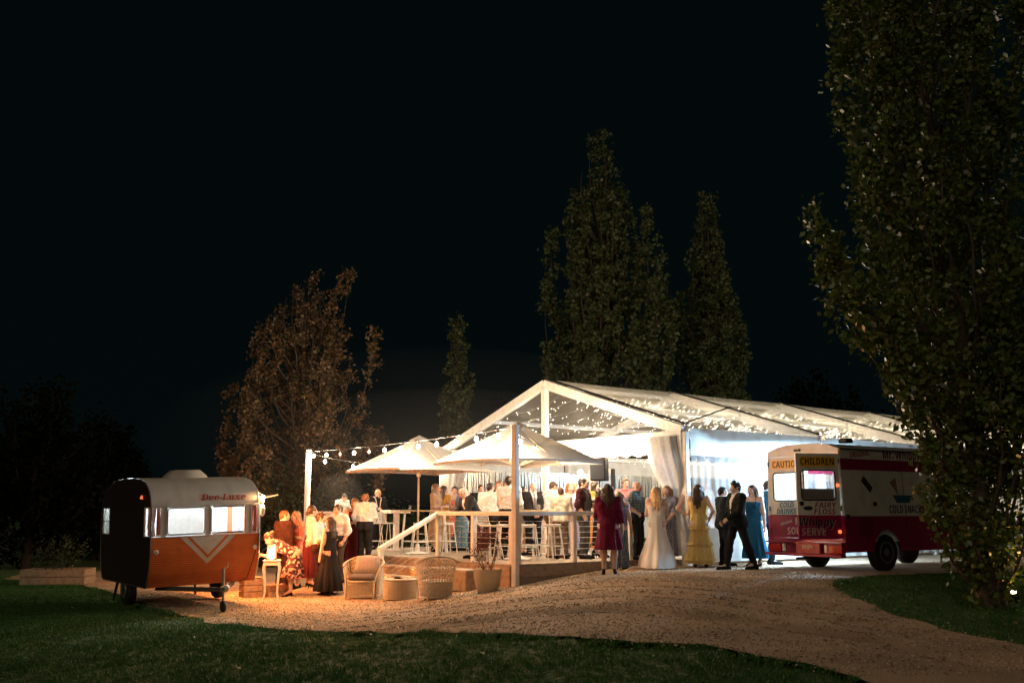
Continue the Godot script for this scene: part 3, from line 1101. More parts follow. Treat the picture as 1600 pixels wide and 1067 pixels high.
func armchair(label: String, at: Vector3, turn: float, cushions: bool):
	var t := thing("wicker_armchair", label, "armchair", at, turn, "")
	# barrel back: an arc from arm to arm
	var rows := []
	var n := 15
	var m := 46
	for i in n:
		var f := i / float(n - 1)
		var row := PackedVector3Array()
		for j in m:
			var a := lerpf(-1.95, 1.95, j / float(m - 1)) + PI
			var back := 0.5 + 0.5 * cos(a - PI)
			var top := lerpf(0.60, 0.84, pow(back, 1.3))
			var y := lerpf(0.06, top, f)
			var rr := lerpf(0.315, 0.41, f * f)
			row.append(Vector3(sin(a) * rr * 1.02, y, cos(a) * rr * 0.98 + 0.02))
		rows.append(row)
	var w := weave(rows, 0.0085, 2)
	var wo := part("woven_back", w, mats.wicker, t)
	wo.set_meta("kind", "stuff")
	# closely woven lower band and the seat
	var lower := MB.new()
	var rr2 := []
	for i in 3:
		var row := PackedVector3Array()
		for j in m:
			var a := lerpf(-1.95, 1.95, j / float(m - 1)) + PI
			var rd := lerpf(0.305, 0.325, i / 2.0)
			row.append(Vector3(sin(a) * rd * 1.02, lerpf(0.05, 0.33, i / 2.0), cos(a) * rd * 0.98 + 0.02))
		rr2.append(row)
	lower.loft(rr2, false)
	part("lower_panel", lower, mats.wicker, t)
	var rim := MB.new()
	rim.tube(Array(rows[n - 1]), 0.020, 8)
	part("rim", rim, mats.wicker, t)
	var base := MB.new()
	base.tube(Array(rows[0]), 0.016, 6)
	part("base_rim", base, mats.wicker, t)
	var seat := MB.new()
	seat.lathe([[0.0, 0.33], [0.31, 0.33], [0.325, 0.35], [0.31, 0.37], [0.0, 0.375]], 28, Vector3(0, 0, 0.05))
	part("seat", seat, mats.wicker, t)
	var front := []
	for i in 8:
		var row := PackedVector3Array()
		for j in 22:
			row.append(Vector3(-0.29 + 0.58 * j / 21.0, 0.04 + 0.30 * i / 7.0, 0.27 + 0.05 * sin(PI * j / 21.0)))
		front.append(row)
	var fo := part("front_weave", weave(front, 0.006), mats.wicker, t)
	fo.set_meta("kind", "stuff")
	for dx in [-1.0, 1.0]:
		var l := MB.new()
		l.tube([Vector3(0.30 * dx, 0.0, 0.30), Vector3(0.30 * dx, 0.34, 0.27), Vector3(0.38 * dx, 0.61, 0.17)], 0.020, 8)
		part("front_leg", l, mats.wicker, t)
		var l2 := MB.new()
		l2.tube([Vector3(0.2 * dx, 0.0, -0.24), Vector3(0.2 * dx, 0.08, -0.24)], 0.02, 8)
		part("leg", l2, mats.wicker, t)
	if cushions:
		var cu := MB.new()
		cu.box(Vector3(0, 0.435, 0.07), Vector3(0.56, 0.115, 0.50), Basis.IDENTITY, 0.045)
		var co := part("seat_cushion", cu, cloth(0.20, 0.16, 0.145))
		co.transform = t.transform
		tag(co, "brown seat cushion on the wicker armchair that faces the camera", "cushion")
		var pi := MB.new()
		var rings := []
		for i in 9:
			var f := i / 8.0 * 2.0 - 1.0
			var th := 0.075 * sqrt(maxf(0.0, 1.0 - pow(absf(f), 3.0))) + 0.008
			var ring := PackedVector3Array()
			for q in 20:
				var a := TAU * q / 20
				var e := 1.0 - 0.06 * f * f
				ring.append(Vector3(signf(cos(a)) * pow(absf(cos(a)), 0.45) * 0.25 * e, f * 0.19, signf(sin(a)) * pow(absf(sin(a)), 0.7) * th))
			rings.append(ring)
		pi.loft(rings)
		var po := part("scatter_cushion", pi, cloth(0.46, 0.37, 0.32))
		po.transform = t.transform * Transform3D(Basis(Vector3.RIGHT, -0.30), Vector3(0.03, 0.67, -0.15))
		tag(po, "pale pinkish cushion propped in the wicker armchair that faces the camera", "cushion")
		var tr := MB.new()
		tr.box(Vector3.ZERO, Vector3(0.16, 0.34, 0.02), Basis.IDENTITY, 0.008)
		var th := part("throw", tr, print_fabric("burgundy floral") if false else tri(mat("patterned throw", 1, 1, 1, 0.9), 9.0, noise_tex(noise(0.06, FastNoiseLite.TYPE_CELLULAR, 1, 51), 64, [[0.0, 0.10, 0.05, 0.03], [0.3, 0.42, 0.27, 0.13], [0.6, 0.5, 0.4, 0.3]], true)))
		th.transform = t.transform * Transform3D(Basis(Vector3.RIGHT, -0.30) * Basis(Vector3.BACK, -0.18), Vector3(-0.23, 0.66, -0.12))
		tag(th, "patterned brown cushion edge behind the pale cushion in the wicker armchair", "cushion")

func build_furniture():
	# bar tables
	var wt := thing("white_bar_table", "white bar table with one thick leg near the waiter", "bar table", Vector3(-3.240, DECK_Y, -27.600), DECK_TURN)
	var tp := MB.new()
	tp.box(Vector3(0, 1.05, 0), Vector3(0.62, 0.09, 0.62), Basis.IDENTITY, 0.006)
	part("table_top", tp, mats.white_metal, wt)
	var lg := MB.new()
	lg.box(Vector3(0.04, 0.50, 0), Vector3(0.13, 1.0, 0.13), Basis.IDENTITY, 0.006)
	part("leg", lg, mats.white_metal, wt)
	var ft := MB.new()
	ft.box(Vector3(0.04, 0.015, 0), Vector3(0.45, 0.03, 0.45), Basis.IDENTITY, 0.004)
	part("foot", ft, mats.white_metal, wt)
	wood_bar_table("timber-topped bar table under the left umbrella", Vector3(-2.276, DECK_Y, -25.900), 0.15, 1.25)
	wood_bar_table("timber-topped bar table behind the corner post under the right umbrella", Vector3(0.323, DECK_Y, -22.900), 0.1, 1.25)
	var s := make_stool("white metal bar stool", Vector3(-2.318, DECK_Y, -25.100), 0.2)
	s.set_meta("label", "white metal bar stool nearest the stair handrail, under the left umbrella's table")
	copy_of(s, "metal_bar_stool", "white metal bar stool in front of the marigold yellow dress", Vector3(-1.694, DECK_Y, -25.900), 0.5)
	copy_of(s, "metal_bar_stool", "white metal bar stool just right of the corner post, closest to the camera", Vector3(0.358, DECK_Y, -21.500), 0.1)
	copy_of(s, "metal_bar_stool", "white metal bar stool in front of the tan trousers, right end of the table", Vector3(0.883, DECK_Y, -22.200), 0.45)
	copy_of(s, "metal_bar_stool", "white metal bar stool just left of the corner post, half under the table", Vector3(-0.157, DECK_Y, -22.300), 0.3)
	var c := make_mesh_chair("white wire bar chair beside the white bar table", Vector3(-3.367, DECK_Y, -27.200), 1.2)
	copy_of(c, "wire_bar_chair", "white wire bar chair between the left rail and the corner post", Vector3(-0.480, DECK_Y, -22.000), 0.9)
	copy_of(c, "wire_bar_chair", "white wire bar chair behind the man on the steps, by the far rail", Vector3(-3.706, DECK_Y, -27.000), 0.3)
	table_glass(Vector3(-2.648, DECK_Y + 1.088, -25.800), "tumbler on the left end of the left umbrella's table")
	table_glass(Vector3(-1.827, DECK_Y + 1.088, -25.900), "tumbler on the right end of the left umbrella's table")
	table_glass(Vector3(0.617, DECK_Y + 1.088, -22.900), "tumbler on the table behind the corner post")
	# wicker seats on the gravel
	armchair("wicker armchair with cushions facing the camera beside the steps", Vector3(-3.111, 0.03, -21.100), -0.12, true)
	armchair("wicker barrel armchair with its open woven back to the camera", Vector3(-1.505, 0.10, -19.900), PI + 0.25, false)
	var wtb := thing("wicker_side_table", "low round wicker side table between the two wicker armchairs", "side table", Vector3(-2.285, 0.05, -20.600), 0.3)
	var rows := []
	for i in 10:
		var row := PackedVector3Array()
		for j in 41:
			var a := TAU * j / 40
			row.append(Vector3(cos(a) * 0.33, 0.02 + 0.36 * i / 9.0, sin(a) * 0.33))
		rows.append(row)
	part("woven_side", weave(rows, 0.008), mats.wicker, wtb).set_meta("kind", "stuff")
	var core := MB.new()
	core.lathe([[0.30, 0.02], [0.315, 0.36]], 28)
	part("inner_drum", core, mats.wicker, wtb)
	var tt := MB.new()
	tt.lathe([[0.0, 0.38], [0.34, 0.38], [0.35, 0.395], [0.34, 0.41], [0.0, 0.412]], 32)
	part("table_top", tt, mats.wicker, wtb)
	var at := wtb.position
	var ash := MB.new()
	ash.lathe([[0.0, 0.0], [0.06, 0.0], [0.075, 0.035], [0.065, 0.035], [0.05, 0.012], [0.0, 0.012]], 16)
	var ao := part("ashtray", ash, mat("dark glazed bowl", 0.03, 0.03, 0.03, 0.3))
	ao.position = at + Vector3(-0.05, 0.413, 0.1)
	tag(ao, "small dark bowl on the low wicker side table", "bowl")
	var nap := MB.new()
	nap.box(Vector3(0, 0.006, 0), Vector3(0.16, 0.012, 0.11), Basis(Vector3.UP, 0.4), 0.004)
	var no := part("folded_napkin", nap, cloth(0.66, 0.62, 0.58))
	no.position = at + Vector3(0.14, 0.413, 0.02)
	tag(no, "folded pale napkin on the low wicker side table", "napkin")
	# the small white table and its lantern beside the caravan
	var sd := thing("white_side_table", "small white table with curved legs holding the lantern beside the caravan", "side table", Vector3(-5.022, 0.0, -21.000), 0.15)
	var st := MB.new()
	st.box(Vector3(0, 0.80, 0), Vector3(0.36, 0.025, 0.30), Basis.IDENTITY, 0.006)
	part("table_top", st, mats.white_timber, sd)
	var ap := MB.new()
	ap.box(Vector3(0, 0.745, 0), Vector3(0.30, 0.085, 0.24), Basis.IDENTITY, 0.004)
	part("apron", ap, mats.white_timber, sd)
	for dx in [-1.0, 1.0]:
		for dz in [-1.0, 1.0]:
			var l := MB.new()
			l.tube([Vector3(0.135 * dx, 0.78, 0.105 * dz), Vector3(0.16 * dx, 0.66, 0.125 * dz), Vector3(0.135 * dx, 0.40, 0.11 * dz), Vector3(0.125 * dx, 0.15, 0.10 * dz), Vector3(0.15 * dx, 0.0, 0.12 * dz)], [0.022, 0.026, 0.016, 0.013, 0.017], 8)
			part("leg", l, mats.white_timber, sd)
	var la := thing("lantern", "bright warm glass lantern on the small white table beside the caravan", "lantern", sd.position + Vector3(-0.02, 0.8135, 0), 0.15)
	var lb := MB.new()
	lb.box(Vector3(0, 0.012, 0), Vector3(0.20, 0.024, 0.20), Basis.IDENTITY, 0.004)
	part("base", lb, mats.black, la)
	for dx in [-1.0, 1.0]:
		for dz in [-1.0, 1.0]:
			var p := MB.new()
			p.box(Vector3(0.088 * dx, 0.17, 0.088 * dz), Vector3(0.012, 0.30, 0.012))
			part("corner_bar", p, mats.black, la)
	for k in 4:
		var g := MB.new()
		var b := Basis(Vector3.UP, PI / 2 * k)
		g.box(b * Vector3(0, 0.17, 0.09), Vector3(0.162, 0.29, 0.003), b)
		part("pane", g, mats.glass, la)
	var rf := MB.new()
	rf.lathe([[0.145, 0.32], [0.14, 0.335], [0.05, 0.40], [0.0, 0.405]], 4, Vector3.ZERO, Basis(Vector3.UP, PI / 4))
	part("lantern_roof", rf, mats.black, la)
	var hd := MB.new()
	hd.tube([Vector3(-0.05, 0.40, 0), Vector3(-0.04, 0.46, 0), Vector3(0, 0.485, 0), Vector3(0.04, 0.46, 0), Vector3(0.05, 0.40, 0)], 0.005, 5)
	part("handle", hd, mats.black, la)
	var bu := MB.new()
	bu.lathe([[0.03, 0.03], [0.035, 0.05], [0.035, 0.17], [0.012, 0.20], [0.004, 0.22]], 12)
	part("candle_bulb", bu, glow("candle glow", 1.0, 0.72, 0.42, 24.0), la)
	omni(la, Vector3(0, 0.12, 0), Color(1.0, 0.60, 0.32), 0.9, 0.03)
	# timber crates under the caravan's serving side
	for k in 2:
		var cr := thing("timber_crate", ["orange-lit timber crate under the caravan's front corner", "low orange-lit timber crate behind the small white table"][k], "crate", Vector3(-5.581, 0.0, -21.600) + Vector3(0.52 * k, 0, -0.05 * k), 0.5, "")
		var h := 0.42 if k == 0 else 0.26
		for f in 4:
			var b := Basis(Vector3.UP, PI / 2 * f)
			for q in (3 if k == 0 else 2):
				var sl := MB.new()
				sl.box(b * Vector3(0, 0.065 + 0.135 * q, 0.21), Vector3(0.43, 0.118, 0.016), b, 0.003)
				part("slat", sl, mats.fascia, cr)
		for q in 3:
			var sl := MB.new()
			sl.box(Vector3(-0.135 + 0.135 * q, h + 0.0, 0), Vector3(0.125, 0.016, 0.42), Basis.IDENTITY, 0.003)
			part("slat", sl, mats.fascia, cr)
	# speaker on its stand inside the gable
	var spk := thing("loudspeaker", "black loudspeaker on a tall stand beside the gable curtain", "loudspeaker", Vector3(2.115, DECK_Y + 1.78, -23.900), -0.35)
	var bx := MB.new()
	bx.box(Vector3(0, 0.28, 0), Vector3(0.38, 0.56, 0.34), Basis.IDENTITY, 0.02)
	var sb := mat("speaker black", 0.008, 0.008, 0.009, 0.9)
	sb.metallic_specular = 0.2
	part("cabinet", bx, sb, spk)
	var gr := MB.new()
	gr.box(Vector3(0, 0.28, 0.172), Vector3(0.33, 0.50, 0.012), Basis.IDENTITY, 0.005)
	part("grille", gr, mat("speaker grille", 0.010, 0.013, 0.02, 0.9, 0.0), spk)
	for k in 3:
		var kn := MB.new()
		kn.lathe([[0.012, 0.0], [0.012, 0.02]], 8, Vector3(-0.19, 0.1 + 0.07 * k, -0.05), Basis(Vector3.BACK, PI / 2))
		part("knob", kn, mats.steel, spk)
	var stand := thing("speaker_stand", "thin black tripod stand under the loudspeaker", "speaker stand", Vector3(2.115, DECK_Y, -23.900), -0.35)
	var po := MB.new()
	po.tube([Vector3(0, 0.25, 0), Vector3(0, 1.78, 0)], 0.018, 8)
	part("pole", po, mats.black, stand)
	for k in 3:
		var a := TAU * k / 3
		var l := MB.new()
		l.tube([Vector3(0, 0.75, 0), Vector3(cos(a) * 0.5, 0.02, sin(a) * 0.5)], 0.012, 6)
		part("leg", l, mats.black, stand)
	# fan on the frame inside the gable
	var fan := thing("pedestal_fan", "white fan on a stand above the waistcoated man's head", "fan", Vector3(1.799, DECK_Y, -24.600), -0.3)
	var fp := MB.new()
	fp.tube([Vector3(0, 0.03, 0), Vector3(0, 1.78, 0)], 0.015, 8)
	part("pole", fp, mats.white_metal, fan)
	var fbs := MB.new()
	fbs.lathe([[0.0, 0.0], [0.2, 0.0], [0.2, 0.02], [0.03, 0.05]], 20)
	part("base", fbs, mats.white_metal, fan)
	for k in 3:
		var bl := MB.new()
		var b := Basis(Vector3.BACK, TAU * k / 3 + 0.5) * Basis(Vector3.UP, 0.5)
		bl.box(Vector3(0, 1.85, 0.05) + b * Vector3(0, 0.13, 0), Vector3(0.13, 0.22, 0.006), b, 0.002)
		part("blade", bl, mats.white_metal, fan)
	var mo := MB.new()
	mo.ball(Vector3(0, 1.85, -0.02), 0.07, 12, 8)
	part("motor", mo, mats.white_metal, fan)
	# dark framed doorway board inside
	var dr := thing("framed_board", "tall dark-edged board standing inside the marquee beside the middle post", "board", on_deck(TENT_U + 1.9, DECK_Y, 4.2), DECK_TURN)
	for dx in [-1.0, 1.0]:
		var f := MB.new()
		f.box(Vector3(0.0, 1.1, 0.45 * dx), Vector3(0.08, 2.2, 0.10), Basis.IDENTITY, 0.005)
		part("upright", f, mats.black if dx > 0 else mats.alu, dr)
	var ct := MB.new()
	ct.box(Vector3(0.0, 2.15, 0), Vector3(0.07, 0.10, 0.8), Basis.IDENTITY, 0.005)
	part("cross_rail", ct, mats.alu, dr)

func pot_plant(called: String, label: String, at: Vector3, r: float, h: float, m: Material, twigs: int, th: float, leaves: int, leaf_c: Color):
	var t := thing(called, label, "pot plant", at, 0.0)
	var pot := MB.new()
	pot.lathe([[r * 0.62, 0.0], [r * 0.80, h * 0.25], [r * 0.95, h * 0.7], [r, h], [r * 0.90, h], [r * 0.88, h * 0.86], [0.0, h * 0.86]], 32)
	part("pot", pot, m, t)
	var tw := MB.new()
	var lf := MB.new()
	for k in twigs:
		var a := rng.randf() * TAU
		var p := Vector3(cos(a) * r * 0.2, h * 0.84, sin(a) * r * 0.2)
		var d := Vector3(cos(a) * 0.4, 1.0, sin(a) * 0.4).normalized()
		var pts := [p]
		for i in 5:
			d = (d + Vector3(rng.randf_range(-0.25, 0.25), 0.05, rng.randf_range(-0.25, 0.25))).normalized()
			p += d * th / 5.0 * rng.randf_range(0.7, 1.1)
			pts.append(p)
			for q in leaves:
				var o := p + Vector3(rng.randf_range(-1, 1), rng.randf_range(-0.6, 0.6), rng.randf_range(-1, 1)) * 0.11
				var x := Vector3(rng.randf_range(-1, 1), rng.randf_range(-1, 1), rng.randf_range(-1, 1)).normalized() * 0.035
				var y := x.cross(Vector3(rng.randf_range(-1, 1), rng.randf_range(-1, 1), rng.randf_range(-1, 1))).normalized() * 0.018
				lf.col = Color(leaf_c.r, leaf_c.g, leaf_c.b) * rng.randf_range(0.6, 1.3)
				lf.face([o - x, o + y, o + x, o - y], Vector3.UP)
			if i == 2:
				var b := p + Vector3(rng.randf_range(-0.2, 0.2), 0.2, rng.randf_range(-0.2, 0.2))
				tw.tube([p, b], 0.003, 4)
		tw.tube(pts, [0.008, 0.007, 0.006, 0.005, 0.004, 0.002], 5)
	part("stems", tw, mat("twig bark", 0.10, 0.05, 0.035, 0.8), t).set_meta("kind", "stuff")
	if leaves > 0:
		var lm := mat("pot leaves", 1, 1, 1, 0.6)
		lm.vertex_color_use_as_albedo = true
		part("foliage", lf, lm, t).set_meta("kind", "stuff")

func build_small_things():
	var clay := tri(mat("sandy clay", 0.56, 0.42, 0.27, 0.85), 1.5, tex.paint, false, tex.fine, 0.15)
	pot_plant("potted_shrub", "large sandy clay pot with bare reddish twigs at the deck corner", Vector3(-0.486, 0.22, -19.950), 0.29, 0.47, clay, 14, 0.72, 1, Color(0.12, 0.02, 0.015))
	var weave_m := tri(mat("pale basket", 0.60, 0.54, 0.44, 0.9), 8.0, tex.wood)
	pot_plant("basket_plant", "red-leaved plant in a pale basket pot on the deck behind the left rail", Vector3(-0.668, DECK_Y, -21.700), 0.17, 0.22, weave_m, 16, 0.5, 7, Color(0.13, 0.018, 0.018))
	# spotlight at the foot of the big poplar
	var sp := thing("ground_spotlight", "small lit ground spotlight at the foot of the big poplar", "spotlight", Vector3(7.092, 0.49, -14.200), 0.6)
	var can := MB.new()
	var tilt := Basis(Vector3.BACK, 0.45)
	can.lathe([[0.035, -0.06], [0.045, 0.0], [0.05, 0.09]], 14, Vector3(0, 0.12, 0), tilt)
	part("housing", can, mats.black, sp)
	var spike := MB.new()
	spike.tube([Vector3(0, -0.08, 0), Vector3(0, 0.08, 0)], 0.012, 6)
	part("spike", spike, mats.black, sp)
	var lens := MB.new()
	lens.lathe([[0.0, 0.098], [0.044, 0.098], [0.0, 0.101]], 14, Vector3(0, 0.12, 0), tilt)
	part("lamp_lens", lens, glow("spotlight lens", 1.0, 0.72, 0.36, 45.0), sp)
	var sl := SpotLight3D.new()
	sl.name = "lamp_light"
	sl.position = Vector3(0, 0.12, 0) + tilt * Vector3(0, 0.12, 0)
	sl.light_color = Color(1.0, 0.74, 0.40)
	sl.light_energy = 1.1
	sl.light_size = 0.04
	sl.spot_angle = 38
	sl.spot_range = 12
	sl.shadow_enabled = true
	sp.add_child(sl)
	sl.basis = Basis.looking_at(tilt * Vector3.UP, Vector3.RIGHT)
	# raised timber planter in the dark, left
	var pl := thing("raised_planter", "raised timber planter bed in the dark left of the caravan", "planter", Vector3(-11.55, 0.0, -25.6), 0.12)
	for k in 2:
		for f in 2:
			var b := MB.new()
			b.box(Vector3(0, 0.10 + 0.19 * k, 0.45 - 0.9 * f), Vector3(1.55, 0.182, 0.045), Basis.IDENTITY, 0.005)
			part("plank", b, mats.fascia, pl)
			var e := MB.new()
			e.box(Vector3(0.755 - 1.51 * f, 0.10 + 0.19 * k, 0), Vector3(0.045, 0.182, 0.85), Basis.IDENTITY, 0.005)
			part("plank", e, mats.fascia, pl)
	var soil := MB.new()
	soil.box(Vector3(0, 0.17, 0), Vector3(1.45, 0.34, 0.84))
	part("soil", soil, mat("soil", 0.03, 0.02, 0.013, 1.0), pl)
	shrub("planter_herbs", "low leafy herbs growing in the raised planter in the dark", Vector3(-11.55, 0.34, -25.6), Vector3(0.75, 0.42, 0.42), 900, 0.06, Color(0.03, 0.045, 0.02))
	# hose of leaves and stones by the van's front wheel
	var st := MB.new()
	st.ball(Vector3.ZERO, 0.16, 9, 6, Vector3(1.2, 0.7, 0.9))
	for i in st.v.size():
		st.v[i] += st.n[i] * 0.03 * sin(i * 2.7)
	var so := part("pale_rock", st, tri(mat("pale rock", 0.45, 0.38, 0.30, 0.9), 2.0, tex.paint))
	so.position = Vector3(9.033, 0.70, -20.600)
	tag(so, "pale rock on the gravel edge beyond the van's wheels", "rock")


# ---------------------------------------------------------------- lettering
func lettering(text: String, size: float, m: Material, parent: Node, at: Transform3D, font := "Droid Sans", slant := 0.0, stretch := 1.0) -> MeshInstance3D:
	var tm := TextMesh.new()
	var f := SystemFont.new()
	f.font_names = PackedStringArray([font])
	f.font_weight = 700
	tm.font = f
	tm.text = text
	tm.font_size = 32
	tm.pixel_size = size / 23.0
	tm.depth = 0.003
	var o := obj("lettering", tm, m, parent)
	o.transform = at * Transform3D(Basis(Vector3(stretch, 0, 0), Vector3(slant, 1, 0), Vector3(0, 0, 1)), Vector3.ZERO)
	return o

# ---------------------------------------------------------------- the caravan
func caravan_z(y: float) -> float:      # how far the front skin stands out at a height
	if y < 0.75:
		return lerpf(-0.26, -0.09, sm01(0.38, 0.78, y))
	if y < 1.2:
		return lerpf(-0.09, 0.0, sin((y - 0.75) / 0.45 * PI / 2))
	if y < 1.95:
		return -0.015 * pow((y - 1.2) / 0.75, 2)
	return -0.015

func build_caravan():
	var t := thing("caravan_bar", "vintage orange and cream caravan with glowing windows and a chevron on its front", "caravan", Vector3(-5.76, 0.0, -18.99), 0.616)
	t.rotation.z = 0.034
	var orange := tri(mat("caravan orange", 0.62, 0.145, 0.034, 0.38), 1.0, tex.paint)
	var cream := tri(mat("caravan cream", 0.60, 0.56, 0.50, 0.42), 1.0, tex.paint)
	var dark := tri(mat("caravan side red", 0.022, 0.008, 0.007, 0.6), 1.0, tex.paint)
	var hw := 1.025
	var trim := mat("caravan trim", 0.62, 0.58, 0.52, 0.3, 0.5)
	# front skin below the windows, ribbed
	var ribbed := func(y0: float, y1: float, x0: float, x1: float, push := 0.0) -> MB:
		var mb := MB.new()
		var rings := []
		var n := maxi(2, int((y1 - y0) / 0.010))
		for i in n + 1:
			var y := lerpf(y0, y1, float(i) / n)
			var row := PackedVector3Array()
			for j in 9:
				row.append(Vector3(lerpf(x0, x1, j / 8.0), y, caravan_z(y) + push + 0.0022 * (1.0 if i % 4 < 2 else -1.0)))
			rings.append(row)
		mb.loft(rings, false)
		return mb
	part("front_panel", ribbed.call(0.45, 1.30, -hw, hw), orange, t)
	part("belt_panel", ribbed.call(1.30, 1.372, -hw, hw, 0.001), orange, t)
	# roof skin: from the window head over the top to the back
	var prof := [Vector2(-0.015, 1.925), Vector2(-0.03, 2.0), Vector2(-0.075, 2.10), Vector2(-0.15, 2.20), Vector2(-0.28, 2.30), Vector2(-0.46, 2.38), Vector2(-0.75, 2.44), Vector2(-1.2, 2.47), Vector2(-1.9, 2.485), Vector2(-2.6, 2.46), Vector2(-3.1, 2.38), Vector2(-3.45, 2.24), Vector2(-3.66, 2.05), Vector2(-3.76, 1.8), Vector2(-3.8, 1.4), Vector2(-3.76, 0.9), Vector2(-3.62, 0.55), Vector2(-3.5, 0.45)]
	var rr := []
	for i in prof.size() - 1:
		for q in 6:
			var f := q / 6.0
			var p0: Vector2 = prof[maxi(i - 1, 0)]
			var p: Vector2 = prof[i].cubic_interpolate(prof[i + 1], p0, prof[mini(i + 2, prof.size() - 1)], f)
			var row := PackedVector3Array()
			for x in [-hw - 0.012, -hw * 0.5, 0.0, hw * 0.5, hw + 0.012]:
				row.append(Vector3(x, p.y + 0.0018 * (1.0 if q % 2 == 0 else -1.0) + 0.012, p.x))
			rr.append(row)
	var roof := MB.new()
	roof.loft(rr, false)
	part("roof_skin", roof, cream, t)
	# side walls from the outline
	var outline := PackedVector2Array()
	for y in [0.45, 0.53, 0.62, 0.75, 0.9, 1.05, 1.2, 1.372, 1.925]:
		outline.append(Vector2(-caravan_z(y), y))
	for p in prof:
		outline.append(Vector2(-p.x, p.y))
	var pieces := [Rect2(-1, 0, 6, 1.372), Rect2(-1, 1.925, 6, 1.0), Rect2(0.46, 1.372, 2.62, 0.553), Rect2(3.62, 1.372, 1.0, 0.553)]
	for s in 2:
		var x := -hw if s == 0 else hw
		var xf := Transform3D(Basis(Vector3(0, 0, -1), Vector3.UP, Vector3(1, 0, 0)), Vector3(x, 0, 0))
		for r in pieces:
			if s == 1 and r.position.x == 0.46:
				r = Rect2(0.46, 1.372, 0.5, 0.553)     # the serving hatch is open on this side
			var rect := PackedVector2Array([r.position, r.position + Vector2(r.size.x, 0), r.end, r.position + Vector2(0, r.size.y)])
			for poly in Geometry2D.intersect_polygons(outline, rect):
				var mb := MB.new()
				mb.prism(poly, xf, -0.012, 0.012)
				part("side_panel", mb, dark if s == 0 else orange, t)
		var edge := []
		for p in outline:
			edge.append(Vector3(x * 1.012, p.y, -p.x))
		edge.append(edge[0])
		var em := MB.new()
		em.tube(edge, 0.014, 6, false)
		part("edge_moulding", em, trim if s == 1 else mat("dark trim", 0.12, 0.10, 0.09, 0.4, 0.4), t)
		# windows in the side: corner window at the front, small one at the back
		for w in [[0.02, 0.46], [3.08, 3.62]]:
			side_window(t, x, w[0], w[1])
	# front windows
	for w in [[-1.01, -0.845], [-0.765, -0.025], [0.055, 0.765], [0.855, 1.01]]:
		front_window(t, w[0], w[1])
	for w in [[-0.845, -0.765], [-0.025, 0.055], [0.765, 0.855]]:
		var mu := MB.new()
		mu.box(Vector3((w[0] + w[1]) / 2, 1.648, -0.012), Vector3(w[1] - w[0], 0.553, 0.03), Basis.IDENTITY, 0.003)
		part("mullion", mu, cream, t)
	var hdm := MB.new()
	hdm.box(Vector3(0, 1.930, -0.004), Vector3(2.06, 0.022, 0.026), Basis.IDENTITY, 0.005)
	part("window_head", hdm, trim, t)
	var sill := MB.new()
	sill.box(Vector3(0, 1.366, 0.006), Vector3(2.06, 0.022, 0.026), Basis.IDENTITY, 0.005)
	part("window_sill", sill, trim, t)
	# chevron: cream field with an orange line inside it, following the skin
	var chev := func(xo: float, yt: float, xc: float, yb: float, lift: float) -> MB:
		var mb := MB.new()
		var rings := []
		for i in 14:
			var f := i / 13.0
			var y := lerpf(yt, yb, f)
			var half := lerpf(xo, 0.004, f)
			rings.append(PackedVector3Array([Vector3(xc - half, y, caravan_z(y) + lift), Vector3(xc, y, caravan_z(y) + lift), Vector3(xc + half, y, caravan_z(y) + lift)]))
		mb.loft(rings, false)
		return mb
	part("chevron", chev.call(0.53, 1.352, 0.03, 0.84, 0.006), cream, t)
	part("chevron_line", chev.call(0.405, 1.352, 0.03, 0.945, 0.0085), orange, t)
	part("chevron_inner", chev.call(0.34, 1.352, 0.03, 1.005, 0.011), cream, t)
	var red := mat("sign red", 0.35, 0.015, 0.012, 0.4)
	lettering("Dee-Luxe", 0.115, red, t, Transform3D(Basis(Vector3.RIGHT, -0.28), Vector3(0.33, 2.075, -0.038)), "Droid Serif", 0.3, 1.15)
	# roof hatch
	var ha := MB.new()
	var rings := []
	for q in [[0.36, 0.36, 2.47], [0.34, 0.34, 2.52], [0.24, 0.25, 2.63], [0.22, 0.23, 2.64]]:
		rings.append(PackedVector3Array([Vector3(-q[0], q[2], -1.45 + q[1]), Vector3(q[0], q[2], -1.45 + q[1]), Vector3(q[0], q[2], -1.45 - q[1]), Vector3(-q[0], q[2], -1.45 - q[1])]))
	ha.loft(rings)
	part("roof_hatch", ha, cream, t)
	# lights and fittings on the front
	for x in [-0.93, 0.95]:
		var l := MB.new()
		l.lathe([[0.045, 0.0], [0.045, 0.012], [0.03, 0.022], [0.0, 0.026]], 14, Vector3(x, 1.10, -0.005), Basis(Vector3.RIGHT, PI / 2))
		part("marker_lamp", l, mat("white lens", 0.75, 0.72, 0.68, 0.25), t)
	var rm := MB.new()
	rm.lathe([[0.05, 0.0], [0.045, 0.03], [0.0, 0.05]], 3, Vector3(-hw - 0.012, 2.10, -0.62), Basis(Vector3.BACK, PI / 2))
	part("red_marker_lamp", rm, glow("red lens", 1.0, 0.10, 0.03, 0.35), t)
	# floor and inside
	var fl := MB.new()
	fl.box(Vector3(0, 0.47, -1.85), Vector3(2.02, 0.05, 3.2))
	part("floor", fl, dark, t)
	var inn := MB.new()
	inn.box(Vector3(0, 1.4, -2.6), Vector3(1.98, 1.5, 0.03))
	part("inner_wall", inn, mats.white_metal, t)
	var tube := MB.new()
	tube.tube([Vector3(-0.6, 2.28, -0.95), Vector3(0.6, 2.28, -0.95)], 0.02, 8)
	part("ceiling_lamp", tube, glow("caravan tube glow", 0.88, 0.97, 1.0, 6.0), t)
	omni(t, Vector3(0, 2.2, -0.95), Color(0.86, 0.96, 1.0), 2.8, 0.05)
	# serving hatch flap on the far side with its amber bulbs
	var flap := MB.new()
